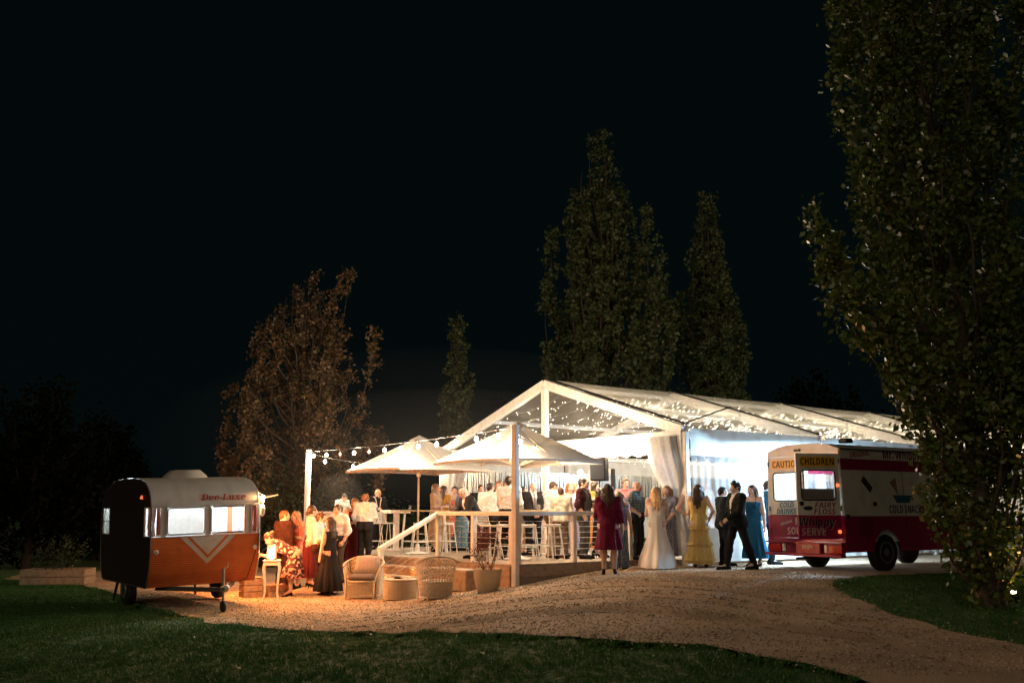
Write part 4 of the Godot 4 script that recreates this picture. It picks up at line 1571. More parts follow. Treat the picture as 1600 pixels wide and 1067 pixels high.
	flap.box(Vector3(hw + 0.40, 2.02, -2.0), Vector3(0.85, 0.02, 1.9), Basis(Vector3.BACK, 0.18))
	part("hatch_flap", flap, cream, t)
	for k in 3:
		var at := Vector3(hw + 0.6, 1.98, -1.35 - 0.65 * k)
		var b := MB.new()
		b.ball(at, 0.035, 10, 6)
		part("hatch_bulb", b, glow("amber bulb glow", 1.0, 0.55, 0.2, 20.0), t)
		omni(t, at, Color(1.0, 0.60, 0.32), 2.6, 0.03)
	var co := MB.new()
	co.box(Vector3(hw + 0.16, 1.35, -2.0), Vector3(0.34, 0.03, 1.9), Basis.IDENTITY, 0.004)
	part("counter", co, mats.white_timber, t)
	# bulb on a bracket at the front corner
	var br := MB.new()
	br.tube([Vector3(hw - 0.05, 2.13, -0.12), Vector3(hw + 0.05, 2.14, -0.08), Vector3(hw + 0.10, 2.10, -0.05)], 0.009, 6)
	part("lamp_bracket", br, mats.black, t)
	var cb := MB.new()
	cb.ball(Vector3(hw + 0.10, 2.05, -0.05), 0.04, 10, 6)
	part("corner_bulb", cb, mats.bulb, t)
	omni(t, Vector3(hw + 0.10, 2.05, -0.05), Color(1.0, 0.72, 0.44), 2.8, 0.03)
	var mir := MB.new()
	mir.ball(Vector3(hw + 0.09, 1.80, -0.06), 0.10, 14, 8, Vector3(0.55, 1.2, 0.5))
	part("corner_lamp_shade", mir, cream, t)
	# power lead down the right edge
	var ca := MB.new()
	ca.tube([Vector3(hw - 0.01, 1.36, 0.02), Vector3(hw - 0.04, 1.1, 0.012), Vector3(hw - 0.12, 0.7, -0.10), Vector3(hw - 0.16, 0.50, -0.19), Vector3(hw - 0.3, 0.44, -0.24)], 0.007, 5)
	part("power_lead", ca, mats.black, t)
	# chassis, hitch, jockey wheel, wheels
	for s in [-1.0, 1.0]:
		var a := MB.new()
		a.bar(Vector3(0.75 * s, 0.41, -0.6), Vector3(0.03 * s, 0.42, 0.95), 0.05, 0.08, 0.006)
		part("hitch_arm", a, mat("chassis paint", 0.10, 0.09, 0.08, 0.55, 0.3), t)
	var cp := MB.new()
	cp.box(Vector3(0, 0.43, 1.0), Vector3(0.09, 0.09, 0.26), Basis.IDENTITY, 0.02)
	cp.ball(Vector3(0, 0.46, 1.14), 0.06, 10, 6)
	part("tow_coupling", cp, mats.steel, t)
	var jk := MB.new()
	jk.tube([Vector3(0.06, 0.14, 0.80), Vector3(0.06, 0.78, 0.80)], 0.026, 10)
	jk.tube([Vector3(0.06, 0.78, 0.80), Vector3(0.14, 0.80, 0.80), Vector3(0.14, 0.88, 0.80)], 0.012, 6)
	part("jockey_post", jk, mats.steel, t)
	var jw := MB.new()
	jw.lathe([[0.04, -0.03], [0.10, -0.028], [0.11, 0.0], [0.10, 0.028], [0.04, 0.03]], 20, Vector3(0.06, 0.11, 0.80), Basis(Vector3.BACK, PI / 2))
	part("jockey_wheel", jw, mats.black, t)
	for s in [-1.0, 1.0]:
		var leg := MB.new()
		leg.bar(Vector3(0.80 * s, 0.40, -3.2), Vector3(0.86 * s, 0.0, -3.3), 0.04, 0.04)
		part("steady_leg", leg, mats.black, t)
		var w := MB.new()
		w.lathe([[0.12, -0.08], [0.30, -0.085], [0.33, -0.05], [0.33, 0.05], [0.30, 0.085], [0.12, 0.08]], 28, Vector3(0.90 * s, 0.33, -1.95), Basis(Vector3.BACK, PI / 2))
		var wo := part("wheel", w, mats.black, t)
		var rim := MB.new()
		rim.lathe([[0.0, 0.0], [0.17, 0.0], [0.19, 0.02], [0.17, 0.03], [0.0, 0.05]], 20, Vector3(0.90 * s + 0.075 * s, 0.33, -1.95), Basis(Vector3.BACK, -PI / 2 * s))
		part("rim", rim, mats.steel, wo)

func curtain_strip(x0: float, x1: float, y0: float, y1: float, z: float, tied: float) -> MB:
	var mb := MB.new()
	var rings := []
	for i in 15:
		var f := i / 14.0
		var y := lerpf(y1, y0, f)
		var w := (x1 - x0) * (1.0 - tied * exp(-pow((f - 0.6) / 0.25, 2)))
		var row := PackedVector3Array()
		for j in 13:
			var e := j / 12.0
			row.append(Vector3(x0 + w * e, y, z + 0.012 * sin(e * 22.0)))
		rings.append(row)
	mb.loft(rings, false)
	return mb

func front_window(t: Node3D, x0: float, x1: float):
	var wide := x1 - x0 > 0.4
	var fr := MB.new()
	var w := 0.022
	for q in [[Vector3((x0 + x1) / 2, 1.385 + w / 2, 0.002), Vector3(x1 - x0, w, 0.03)], [Vector3((x0 + x1) / 2, 1.918 - w / 2, 0.002), Vector3(x1 - x0, w, 0.03)], [Vector3(x0 + w / 2, 1.65, 0.003), Vector3(w, 0.50, 0.031)], [Vector3(x1 - w / 2, 1.65, 0.003), Vector3(w, 0.50, 0.031)]]:
		fr.box(q[0], q[1], Basis.IDENTITY, 0.004)
	var fo := part("window", fr, mat("caravan trim"), t)
	var gl := MB.new()
	gl.box(Vector3((x0 + x1) / 2, 1.65, -0.004), Vector3(x1 - x0 - 0.03, 0.51, 0.004))
	part("pane", gl, mats.glass, fo)
	var cur := cloth(0.55, 0.10, 0.03)
	if wide:
		var seal := []
		for p in rounded_rect(x0 + 0.026, 1.412, x1 - 0.026, 1.890, 0.055):
			seal.append(Vector3(p.x, p.y, 0.016))
		seal.append(seal[0])
		var se := MB.new()
		se.tube(seal, 0.009, 6, false)
		part("window_seal", se, mat("dark trim"), fo)
	var lace: Material = mats.sheer
	if wide and x0 < -0.5:
		for k in 24:
			var sl := MB.new()
			sl.box(Vector3((x0 + x1) / 2, 1.395 + 0.022 * k, -0.06), Vector3(x1 - x0 - 0.05, 0.0014, 0.021), Basis(Vector3.RIGHT, 0.75))
			part("blind_slat", sl, mats.white_metal, fo)
	elif wide:
		part("net_curtain", curtain_strip(x0 + 0.02, x0 + 0.36, 1.38, 1.92, -0.06, 0.0), lace, fo)
		part("net_curtain", curtain_strip(x1 - 0.25, x1 - 0.02, 1.38, 1.92, -0.06, 0.0), lace, fo)
	else:
		part("curtain", curtain_strip(x0 + 0.015, x0 + 0.075, 1.38, 1.92, -0.05, 0.4), cur, fo)
		part("curtain", curtain_strip(x1 - 0.08, x1 - 0.015, 1.38, 1.92, -0.05, -0.2), cur, fo)

func side_window(t: Node3D, x: float, s0: float, s1: float):
	var sg := signf(x)
	var fr := MB.new()
	var w := 0.022
	var zc := -(s0 + s1) / 2
	for q in [[Vector3(x + 0.004 * sg, 1.372 + w / 2, zc), Vector3(0.03, w, s1 - s0)], [Vector3(x + 0.004 * sg, 1.925 - w / 2, zc), Vector3(0.03, w, s1 - s0)], [Vector3(x + 0.005 * sg, 1.648, -s0 - w / 2), Vector3(0.031, 0.508, w)], [Vector3(x + 0.005 * sg, 1.648, -s1 + w / 2), Vector3(0.031, 0.508, w)]]:
		fr.box(q[0], q[1], Basis.IDENTITY, 0.004)
	if s0 > 1.0:
		fr.box(Vector3(x + 0.004 * sg, 1.65, zc), Vector3(0.025, 0.02, s1 - s0 - 0.05))
	var fo := part("window", fr, mat("caravan trim"), t)
	var gl := MB.new()
	gl.box(Vector3(x, 1.648, zc), Vector3(0.004, 0.51, s1 - s0 - 0.03))
	part("pane", gl, mats.glass, fo)
	if s0 < 1.0:
		for e in 2:
			var cu := curtain_strip(0.0, 0.13, 1.38, 1.92, 0.0, 0.35 if e == 0 else -0.2)
			var cb := MB.new()
			cb.add(cu, Transform3D(Basis(Vector3.UP, PI / 2), Vector3(x - 0.05 * sg, 0, -s0 - 0.04 - 0.24 * e)))
			part("curtain", cb, cloth(0.55, 0.10, 0.03), fo)
	else:
		var cb := MB.new()
		cb.add(curtain_strip(0.0, s1 - s0, 1.38, 1.92, 0.0, 0.0), Transform3D(Basis(Vector3.UP, PI / 2), Vector3(x - 0.05 * sg, 0, -s0)))
		var net := part("net_curtain", cb, mats.sheer, fo)
		var lamp := MB.new()
		lamp.tube([Vector3(x - 0.5 * sg, 2.2, zc - 0.2), Vector3(x - 0.5 * sg, 2.2, zc + 0.2)], 0.02, 8)
		if sg < 0:
			part("ceiling_lamp", lamp, glow("caravan tube glow", 0.88, 0.97, 1.0, 6.0), t)
			omni(t, Vector3(x - 0.45 * sg, 2.1, zc), Color(0.86, 0.97, 1.0), 0.35, 0.05)

# ---------------------------------------------------------------- the ice cream van
func rounded_rect(x0: float, y0: float, x1: float, y1: float, r: float) -> PackedVector2Array:
	var o := PackedVector2Array()
	for c in [[x1 - r, y1 - r, 0.0], [x0 + r, y1 - r, PI / 2], [x0 + r, y0 + r, PI], [x1 - r, y0 + r, PI * 1.5]]:
		for k in 5:
			var a: float = c[2] + PI / 2 * k / 4.0
			o.append(Vector2(c[0] + cos(a) * r, c[1] + sin(a) * r))
	return o

func door_leaf(called: String, t: Node3D, x0: float, x1: float, at: Transform3D, cream: Material, red: Material) -> MeshInstance3D:
	# local door: x from x0 to x1, y from 0.66 to 2.32, window opening between; thickness 0.05
	var shift := Transform3D.IDENTITY
	var lower := MB.new()
	lower.prism(PackedVector2Array([Vector2(x0, 0.66), Vector2(x1, 0.66), Vector2(x1, 1.12), Vector2(x0, 1.12)]), shift, -0.05, 0.0)
	var d := part(called, lower, red, t)
	d.transform = at
	var win := rounded_rect(x0 + 0.09, 1.41, x1 - 0.09, 1.99, 0.07)
	var up := MB.new()
	# the upper leaf as four pieces round the window's bounds, then fillets in its corners
	var wx0 := x0 + 0.09
	var wx1 := x1 - 0.09
	for r in [[x0, 1.12, x1, 1.41], [x0, 1.99, x1, 2.32], [x0, 1.41, wx0, 1.99], [wx1, 1.41, x1, 1.99]]:
		up.prism(PackedVector2Array([Vector2(r[0], r[1]), Vector2(r[2], r[1]), Vector2(r[2], r[3]), Vector2(r[0], r[3])]), shift, -0.05, 0.0)
	for c in [[wx0, 1.41, 1, 1], [wx1, 1.41, -1, 1], [wx0, 1.99, 1, -1], [wx1, 1.99, -1, -1]]:
		var poly := PackedVector2Array([Vector2(c[0], c[1])])
		for k in 5:
			var a := PI / 2 * k / 4.0
			poly.append(Vector2(c[0] + c[2] * 0.07 * (1 - sin(a)), c[1] + c[3] * 0.07 * (1 - cos(a))))
		up.prism(poly, shift, -0.049, -0.001)
	part("upper_leaf", up, cream, d)
	var seal := []
	for p in win:
		seal.append(Vector3(p.x, p.y, 0.004))
	seal.append(seal[0])
	var se := MB.new()
	se.tube(seal, 0.014, 6, false)
	part("window_seal", se, mats.black, d)
	var gl := MB.new()
	gl.prism(win, shift, -0.028, -0.024)
	part("pane", gl, mats.glass, d)
	return d

func build_van():
	var g := 0.62
	var t := thing("ice_cream_van", "red and cream ice cream van with one rear door open", "van", Vector3(5.99, g, -20.35), -1.0053)
	var red := tri(mat("van red", 0.27, 0.008, 0.055, 0.35), 0.8, tex.paint)
	var cream := tri(mat("van cream", 0.64, 0.60, 0.54, 0.4), 0.8, tex.paint)
	var hw := 0.975
	var L := 5.2
	# sides
	for s in [1.0, -1.0]:
		var xf := Transform3D(Basis(Vector3(0, 0, -1), Vector3.UP, Vector3(1, 0, 0)), Vector3(hw * s, 0, 0))
		var low := PackedVector2Array([Vector2(0, 0.40), Vector2(0.0, 1.10), Vector2(L, 1.10), Vector2(L + 0.1, 0.85), Vector2(L + 0.1, 0.42)])
		for c in [4.35, 1.28]:
			for k in 13:
				var a := PI * k / 12.0
				low.append(Vector2(c + cos(a) * 0.44, 0.40 + sin(a) * 0.44))
		var lo := MB.new()
		lo.prism(low, xf, -0.02, 0.02)
		part("lower_panel", lo, red, t)
		var tilt := Basis(Vector3.BACK, 0.045 * s)
		var xu := Transform3D(tilt * xf.basis, Vector3(hw * s, 1.10, 0))
		var rects := [[0.0, 0.0, 3.9, 1.34]]
		if s < 0:
			rects = [[0.0, 0.0, 1.2, 1.34], [3.2, 0.0, 3.9, 1.34], [1.2, 0.0, 3.2, 0.15], [1.2, 1.0, 3.2, 1.34]]
		for r in rects:
			var u := MB.new()
			u.prism(PackedVector2Array([Vector2(r[0], r[1]), Vector2(r[2], r[1]), Vector2(r[2], r[3]), Vector2(r[0], r[3])]), xu, -0.02, 0.02)
			part("upper_panel", u, cream, t)
		var st := MB.new()
		st.prism(PackedVector2Array([Vector2(0.01, 0.91), Vector2(3.88, 0.91), Vector2(3.88, 1.13), Vector2(0.01, 1.13)]), xu, 0.020 if s > 0 else -0.0235, 0.0235 if s > 0 else -0.020)
		part("stripe", st, red, t)
		# cab side with its window
		var cab := MB.new()
		for poly in [PackedVector2Array([Vector2(3.9, 0.0), Vector2(L, 0.0), Vector2(L - 0.10, 0.25), Vector2(3.9, 0.25)]), PackedVector2Array([Vector2(3.9, 0.95), Vector2(4.45, 0.95), Vector2(4.3, 1.30), Vector2(3.9, 1.34)]), PackedVector2Array([Vector2(3.9, 0.25), Vector2(4.02, 0.25), Vector2(4.02, 0.95), Vector2(3.9, 0.95)])]:
			cab.prism(poly, xu, -0.02, 0.02)
		part("cab_side", cab, cream, t)
		var cw := MB.new()
		cw.prism(PackedVector2Array([Vector2(4.02, 0.25), Vector2(L - 0.10, 0.25), Vector2(4.45, 0.95), Vector2(4.02, 0.95)]), xu, -0.004, 0.0)
		part("cab_window", cw, mats.glass, t)
		# wheels
		for z in [-1.28, -4.35]:
			var w := MB.new()
			w.lathe([[0.2, -0.11], [0.33, -0.115], [0.37, -0.08], [0.375, 0.0], [0.37, 0.08], [0.33, 0.115], [0.2, 0.11]], 32, Vector3((hw - 0.14) * s, 0.375, z), Basis(Vector3.BACK, PI / 2))
			var wo := part("wheel", w, mats.black, t)
			var rim := MB.new()
			rim.lathe([[0.0, 0.02], [0.07, 0.03], [0.09, 0.0], [0.16, -0.01], [0.19, 0.02], [0.22, 0.025], [0.22, 0.0]], 24, Vector3((hw - 0.045) * s, 0.375, z), Basis(Vector3.BACK, -PI / 2 * s))
			part("rim", rim, mat("old steel rim", 0.14, 0.135, 0.13, 0.6, 0.4), wo)
	# roof
	var rings := []
	for q in 9:
		var z: float = -4.25 * q / 8.0
		var row := PackedVector3Array()
		var drop := 0.10 * sm01(6, 8, q)
		for k in 17:
			var e := k / 8.0 - 1.0
			var x := e * 0.925
			row.append(Vector3(x, 2.435 + 0.13 * (1.0 - pow(absf(e), 3.2)) - drop, z + 0.01))
		rings.append(row)
	var rf := MB.new()
	rf.loft(rings, false)
	part("roof", rf, cream, t)
	var vent := MB.new()
	vent.box(Vector3(0.78, 2.60, -0.42), Vector3(0.22, 0.09, 0.22), Basis.IDENTITY, 0.02)
	part("roof_vent", vent, mat("dark plastic", 0.04, 0.035, 0.03, 0.6), t)
	# front
	var fr := MB.new()
	fr.face([Vector3(-hw, 0.42, -L - 0.1), Vector3(hw, 0.42, -L - 0.1), Vector3(hw, 0.85, -L - 0.1), Vector3(-hw, 0.85, -L - 0.1)], Vector3.FORWARD)
	fr.face([Vector3(-hw, 0.85, -L - 0.1), Vector3(hw, 0.85, -L - 0.1), Vector3(hw, 1.35, -L + 0.1), Vector3(-hw, 1.35, -L + 0.1)], Vector3.FORWARD)
	part("nose", fr, red, t)
	var ws := MB.new()
	ws.face([Vector3(-0.95, 1.35, -L + 0.1), Vector3(0.95, 1.35, -L + 0.1), Vector3(0.91, 2.35, -4.3), Vector3(-0.91, 2.35, -4.3)], Vector3.FORWARD)
	part("windscreen", ws, mats.glass, t)
	for s in [-1.0, 1.0]:
		var hl := MB.new()
		hl.lathe([[0.0, 0.03], [0.09, 0.01], [0.10, 0.0]], 16, Vector3(0.72 * s, 0.68, -L - 0.1), Basis(Vector3.RIGHT, -PI / 2))
		part("headlight", hl, mat("white lens"), t)
	# rear frame: header over the doors, sill, corner posts
	var hd := MB.new()
	var hp := PackedVector2Array([Vector2(-0.93, 2.325), Vector2(0.93, 2.325), Vector2(0.915, 2.44)])
	for k in 9:
		var e := 1.0 - k / 4.0
		hp.append(Vector2(e * 0.90, 2.445 + 0.12 * (1.0 - pow(absf(e), 3.2))))
	hp.append(Vector2(-0.915, 2.44))
	hd.prism(hp, Transform3D.IDENTITY, -0.04, 0.012)
	part("rear_header", hd, cream, t)
	var lamp := MB.new()
	lamp.box(Vector3(-0.1, 2.44, 0.03), Vector3(0.16, 0.05, 0.045), Basis.IDENTITY, 0.008)
	part("number_plate_lamp", lamp, mat("dark plastic"), t)
	for s in [-1.0, 1.0]:
		for band in 2:
			var cp := MB.new()
			var y0 := 0.42 if band == 0 else 1.12
			var y1 := 1.12 if band == 0 else 2.325
			cp.prism(PackedVector2Array([Vector2(0.905 * s, y0), Vector2(0.972 * s, y0), Vector2((0.972 if band == 0 else 0.925) * s, y1), Vector2((0.905 if band == 0 else 0.87) * s, y1)]), Transform3D.IDENTITY, -0.05, 0.004)
			part("corner_post", cp, red if band == 0 else cream, t)
	var sill := MB.new()
	sill.box(Vector3(0, 0.53, -0.03), Vector3(1.81, 0.25, 0.05))
	part("rear_sill", sill, red, t)
	# doors: the left one shut, the right one ajar on its outer hinge
	var left := door_leaf("rear_door", t, -0.90, -0.012, Transform3D.IDENTITY, cream, red)
	left.set_meta("label", "closed left rear door with a yellow sign")
	var swing := Transform3D(Basis(Vector3.UP, 1.18), Vector3(0.935, 0, 0.035))
	var right := door_leaf("rear_door", t, -0.90, 0.0, swing, cream, red)
	right.set_meta("label", "right rear door, ajar and in shade")
	var board := MB.new()
	board.prism(rounded_rect(-0.84, 2.075, -0.03, 2.255, 0.02), Transform3D.IDENTITY, 0.001, 0.008)
	part("sign_board", board, mat("sign yellow", 0.78, 0.40, 0.008, 0.45), left)
	var ink := mat("sign black", 0.01, 0.01, 0.01, 0.5)
	lettering("CAUTION", 0.135, ink, left, Transform3D(Basis.IDENTITY, Vector3(-0.43, 2.165, 0.010)), "Droid Sans", 0.0, 0.92)
	var board2 := MB.new()
	board2.prism(rounded_rect(-0.82, 2.065, -0.08, 2.255, 0.03), Transform3D.IDENTITY, 0.001, 0.010)
	part("sign_board", board2, mat("sign yellow"), right)
	lettering("CHILDREN", 0.135, ink, right, Transform3D(Basis.IDENTITY, Vector3(-0.45, 2.162, 0.012)), "Droid Sans", 0.0, 0.78)
	var blue := mat("sign blue", 0.008, 0.15, 0.23, 0.5)
	lettering("COLD", 0.105, blue, left, Transform3D(Basis(Vector3.BACK, 0.03), Vector3(-0.47, 1.325, 0.002)), "Droid Sans", 0.22, 1.0)
	lettering("DRINKS", 0.105, blue, left, Transform3D(Basis(Vector3.BACK, 0.03), Vector3(-0.49, 1.195, 0.002)), "Droid Sans", 0.22, 1.0)
	var dred := mat("sign dark red", 0.22, 0.02, 0.015, 0.5)
	lettering("FAIRY", 0.105, dred, right, Transform3D(Basis(Vector3.BACK, 0.0), Vector3(-0.32, 1.315, 0.002)), "Droid Sans", 0.2, 1.1)
	lettering("FLOSS", 0.105, dred, right, Transform3D(Basis(Vector3.BACK, 0.0), Vector3(-0.34, 1.19, 0.002)), "Droid Sans", 0.2, 1.1)
	var pale := mat("sign cream", 0.62, 0.50, 0.42, 0.5)
	var grey := mat("sign grey outline", 0.34, 0.27, 0.25, 0.5)
	lettering("ORIGINAL", 0.055, pale, left, Transform3D(Basis(Vector3.BACK, 0.25), Vector3(-0.50, 0.965, 0.002)), "Droid Sans", 0.1, 0.9)
	lettering("Mr.", 0.15, pale, left, Transform3D(Basis(Vector3.BACK, 0.12), Vector3(-0.13, 1.005, 0.002)), "Droid Sans", 0.1, 0.85)
	lettering("Whippy", 0.172, grey, right, Transform3D(Basis(Vector3.BACK, -0.03), Vector3(-0.515, 0.985, 0.001)), "Droid Sans", 0.12, 0.93)
	lettering("Whippy", 0.160, ink, right, Transform3D(Basis(Vector3.BACK, -0.03), Vector3(-0.515, 0.988, 0.004)), "Droid Sans", 0.12, 0.95)
	lettering("SOFT", 0.145, pale, left, Transform3D(Basis(Vector3.BACK, 0.04), Vector3(-0.27, 0.80, 0.002)), "Droid Sans", 0.05, 0.9)
	lettering("SERVE", 0.145, grey, right, Transform3D(Basis.IDENTITY, Vector3(-0.585, 0.80, 0.002)), "Droid Sans", 0.05, 0.9)
	var hnd := MB.new()
	hnd.lathe([[0.0, 0.0], [0.045, 0.0], [0.045, 0.025], [0.0, 0.03]], 14, Vector3(-0.82, 1.345, 0.0), Basis(Vector3.RIGHT, PI / 2))
	hnd.ball(Vector3(-0.69, 1.255, 0.012), 0.09, 14, 6, Vector3(1.15, 0.45, 0.18))
	part("handle", hnd, mats.black, right)
	var card := MB.new()
	card.box(Vector3(-0.45, 1.525, -0.045), Vector3(0.70, 0.22, 0.008))
	part("window_card", card, mat("brown card", 0.13, 0.075, 0.045, 0.8), right)
	for s in 2:
		var tl := MB.new()
		tl.lathe([[0.035, 0.0], [0.035, 0.02], [0.02, 0.03], [0.0, 0.032]], 14, Vector3(-0.045, 0.80 + 0.90 * s, 0.0), Basis(Vector3.RIGHT, PI / 2))
		part("tail_lamp", tl, glow("red tail lens", 1.0, 0.12, 0.03, 0.9 if s == 0 else 0.9), right)
	# bumper with step, plate and lamp clusters
	var bu := MB.new()
	bu.box(Vector3(0, 0.575, 0.06), Vector3(1.98, 0.035, 0.14), Basis.IDENTITY, 0.008)
	bu.box(Vector3(0, 0.33, 0.08), Vector3(1.98, 0.06, 0.16), Basis.IDENTITY, 0.015)
	bu.box(Vector3(0, 0.45, 0.02), Vector3(1.94, 0.20, 0.04))
	part("bumper", bu, red, t)
	var ph := MB.new()
	ph.box(Vector3(0.13, 0.47, 0.085), Vector3(0.62, 0.23, 0.06), Basis.IDENTITY, 0.012)
	part("plate_holder", ph, red, t)
	var np := MB.new()
	np.box(Vector3(0.13, 0.48, 0.118), Vector3(0.36, 0.125, 0.006), Basis.IDENTITY, 0.003)
	var npo := part("number_plate", np, mat("plate red", 0.30, 0.02, 0.03, 0.4), t)
	lettering("WHIPY", 0.075, mat("sign cream"), npo, Transform3D(Basis.IDENTITY, Vector3(0.13, 0.485, 0.1235)), "Droid Sans", 0.0, 0.85)
	for s in [-1.0, 1.0]:
		var lc := MB.new()
		lc.box(Vector3(0.78 * s, 0.455, 0.055), Vector3(0.34, 0.17, 0.05), Basis.IDENTITY, 0.01)
		part("lamp_cluster", lc, mat("red lens unlit", 0.36, 0.012, 0.012, 0.15), t)
		var rv := MB.new()
		rv.box(Vector3(0.545 * s, 0.46, 0.055), Vector3(0.07, 0.15, 0.045), Basis.IDENTITY, 0.008)
		part("reversing_lamp", rv, mat("white lens"), t)
	var tow := MB.new()
	tow.bar(Vector3(0, 0.28, -0.2), Vector3(0, 0.26, 0.30), 0.06, 0.05, 0.008)
	part("tow_bar", tow, mats.black, t)
	# side lettering and painted treats
	var right_side := func(z: float, y: float, lift: float) -> Transform3D:
		return Transform3D(Basis(Vector3.BACK, 0.045) * Basis(Vector3(0, 0, -1), Vector3.UP, Vector3(1, 0, 0)), Vector3(hw - (y - 1.10) * 0.045 + 0.021 + lift, y, z))
	lettering("ORIGINAL", 0.115, dred, t, right_side.call(-0.62, 2.335, 0.0) * Transform3D(Basis(Vector3.BACK, 0.10), Vector3.ZERO), "Droid Sans", 0.0, 0.8)
	lettering("Mr. Whippy", 0.17, mat("sign maroon", 0.10, 0.008, 0.012, 0.5), t, right_side.call(-1.95, 2.345, 0.0), "Droid Sans", 0.0, 0.95)
	lettering("COLD SNACKS", 0.155, ink, t, right_side.call(-1.95, 1.235, 0.0), "Droid Sans", 0.05, 0.8)
	var bar_ := MB.new()
	bar_.box(Vector3(0, 0, 0.004), Vector3(0.34, 0.14, 0.006), Basis(Vector3.BACK, -0.75), 0.002)
	var bo := part("painted_choc_bar", bar_, mat("choc brown", 0.035, 0.02, 0.014, 0.5), t)
	bo.transform = right_side.call(-0.75, 1.73, 0.0)
	var cone := MB.new()
	cone.prism(PackedVector2Array([Vector2(0, -0.22), Vector2(0.11, 0.12), Vector2(-0.11, 0.12)]), Transform3D(Basis(Vector3.BACK, 0.45), Vector3.ZERO), 0.001, 0.006)
	var coo := part("painted_cone", cone, mat("cone tan", 0.30, 0.17, 0.06, 0.5), t)
	coo.transform = right_side.call(-1.62, 1.72, 0.0)
	var boat := MB.new()
	boat.prism(PackedVector2Array([Vector2(-0.32, 0.08), Vector2(-0.2, -0.07), Vector2(0.2, -0.07), Vector2(0.32, 0.08)]), Transform3D.IDENTITY, 0.001, 0.006)
	var boo := part("painted_dish", boat, mat("dish blue", 0.03, 0.09, 0.14, 0.5), t)
	boo.transform = right_side.call(-1.85, 1.44, 0.0)
	var grill := MB.new()
	for k in 7:
		grill.box(Vector3(0, -0.20 + 0.055 * k, 0.006), Vector3(0.42, 0.018, 0.012), Basis(Vector3.RIGHT, 0.5))
	var go := part("side_grille", grill, mat("van maroon slats", 0.14, 0.01, 0.02, 0.5), t)
	go.transform = Transform3D(Basis(Vector3(0, 0, -1), Vector3.UP, Vector3(1, 0, 0)), Vector3(hw + 0.02, 0.93, -0.62))
	for q in [[-0.09, 1.10], [-0.93, 1.345]]:
		var hk := MB.new()
		hk.box(Vector3(hw + 0.025, q[1], q[0]), Vector3(0.02, 0.07, 0.10), Basis.IDENTITY, 0.006)
		part("side_catch", hk, mats.black, t)
	# seams, gutter and hinges
	for q in [[-1.9, 0.46], [-3.2, 0.46]]:
		var sm := MB.new()
		sm.bar(Vector3(hw + 0.0215, 0.86, q[0]), Vector3(hw + 0.0215, 1.09, q[0]), 0.008, 0.004)
		sm.bar(Vector3(hw + 0.0195, 1.12, q[0]), Vector3(hw - 0.0355, 2.42, q[0]), 0.008, 0.004)
		part("panel_seam", sm, mat("seam grime", 0.05, 0.035, 0.03, 0.9), t)
	var gut := MB.new()
	gut.bar(Vector3(hw - 0.030, 2.425, 0.0), Vector3(hw - 0.030, 2.425, -4.2), 0.03, 0.022, 0.004)
	part("rain_gutter", gut, mat("dark plastic"), t)
	for y in [0.78, 1.25, 2.18]:
		for s in [-1.0, 1.0]:
			var hi := MB.new()
			hi.tube([Vector3(0.925 * s, y - 0.05, 0.012), Vector3(0.925 * s, y + 0.05, 0.012)], 0.014, 8)
			part("hinge", hi, mat("dark plastic"), t)
	var ds := MB.new()
	ds.box(Vector3(-0.004, 1.49, -0.02), Vector3(0.014, 1.66, 0.03))
	part("door_seal", ds, mats.black, t)
	var dm := MB.new()
	dm.box(Vector3(0, 1.155, 0.006), Vector3(0.86, 0.012, 0.012))
	var dmo := part("waist_trim", dm, mat("seam grime"), left)
	dmo.position = Vector3(-0.46, -0.035, 0)
	# inside: floor, cabinets, lamp tubes
	var fl := MB.new()
	fl.box(Vector3(0, 0.62, -2.6), Vector3(1.86, 0.05, 5.0))
	part("floor", fl, mats.white_metal, t)
	var cab2 := MB.new()
	cab2.box(Vector3(0.55, 1.0, -2.1), Vector3(0.7, 0.7, 2.6), Basis.IDENTITY, 0.01)
	part("cabinet", cab2, mats.white_metal, t)
	var shelf := MB.new()
	shelf.box(Vector3(0.1, 1.75, -2.9), Vector3(1.6, 0.03, 0.35))
	shelf.box(Vector3(0.3, 1.60, -2.85), Vector3(0.4, 0.28, 0.3), Basis.IDENTITY, 0.01)
	part("shelf", shelf, mats.white_metal, t)
	for k in 2:
		var tb := MB.new()
		tb.tube([Vector3(-0.25 + 0.7 * k, 2.40, -0.35), Vector3(-0.25 + 0.7 * k, 2.40, -1.5)], 0.018, 8)
		part("lamp_tube", tb, glow("van tube glow", 0.82, 0.94, 1.0, 7.0), t)
		omni(t, Vector3(-0.25 + 0.7 * k, 2.36, -0.9 - 0.9 * k), Color(0.82, 0.94, 1.0), 0.42, 0.05)
	# serving hatch on the tent side: open flap, counter, bright tube under the flap
	var fp := MB.new()
	fp.box(Vector3(-hw - 0.42, 2.22, -2.2), Vector3(0.9, 0.025, 2.0), Basis(Vector3.BACK, -0.2))
	part("hatch_flap", fp, cream, t)
	var ct := MB.new()
	ct.box(Vector3(-hw - 0.15, 1.24, -2.2), Vector3(0.34, 0.03, 2.0), Basis.IDENTITY, 0.005)
	part("counter", ct, mats.white_metal, t)
	for k in 2:
		var tb := MB.new()
		tb.tube([Vector3(-hw - 0.35, 2.10, -1.4 - k * 1.0), Vector3(-hw - 0.35, 2.10, -2.0 - k * 1.0)], 0.02, 8)
		part("lamp_tube", tb, glow("van tube glow", 0.82, 0.94, 1.0, 7.0), t)
		omni(t, Vector3(-hw - 0.35, 2.05, -1.7 - k * 1.0), Color(0.70, 0.87, 1.0), 8.5, 0.06)


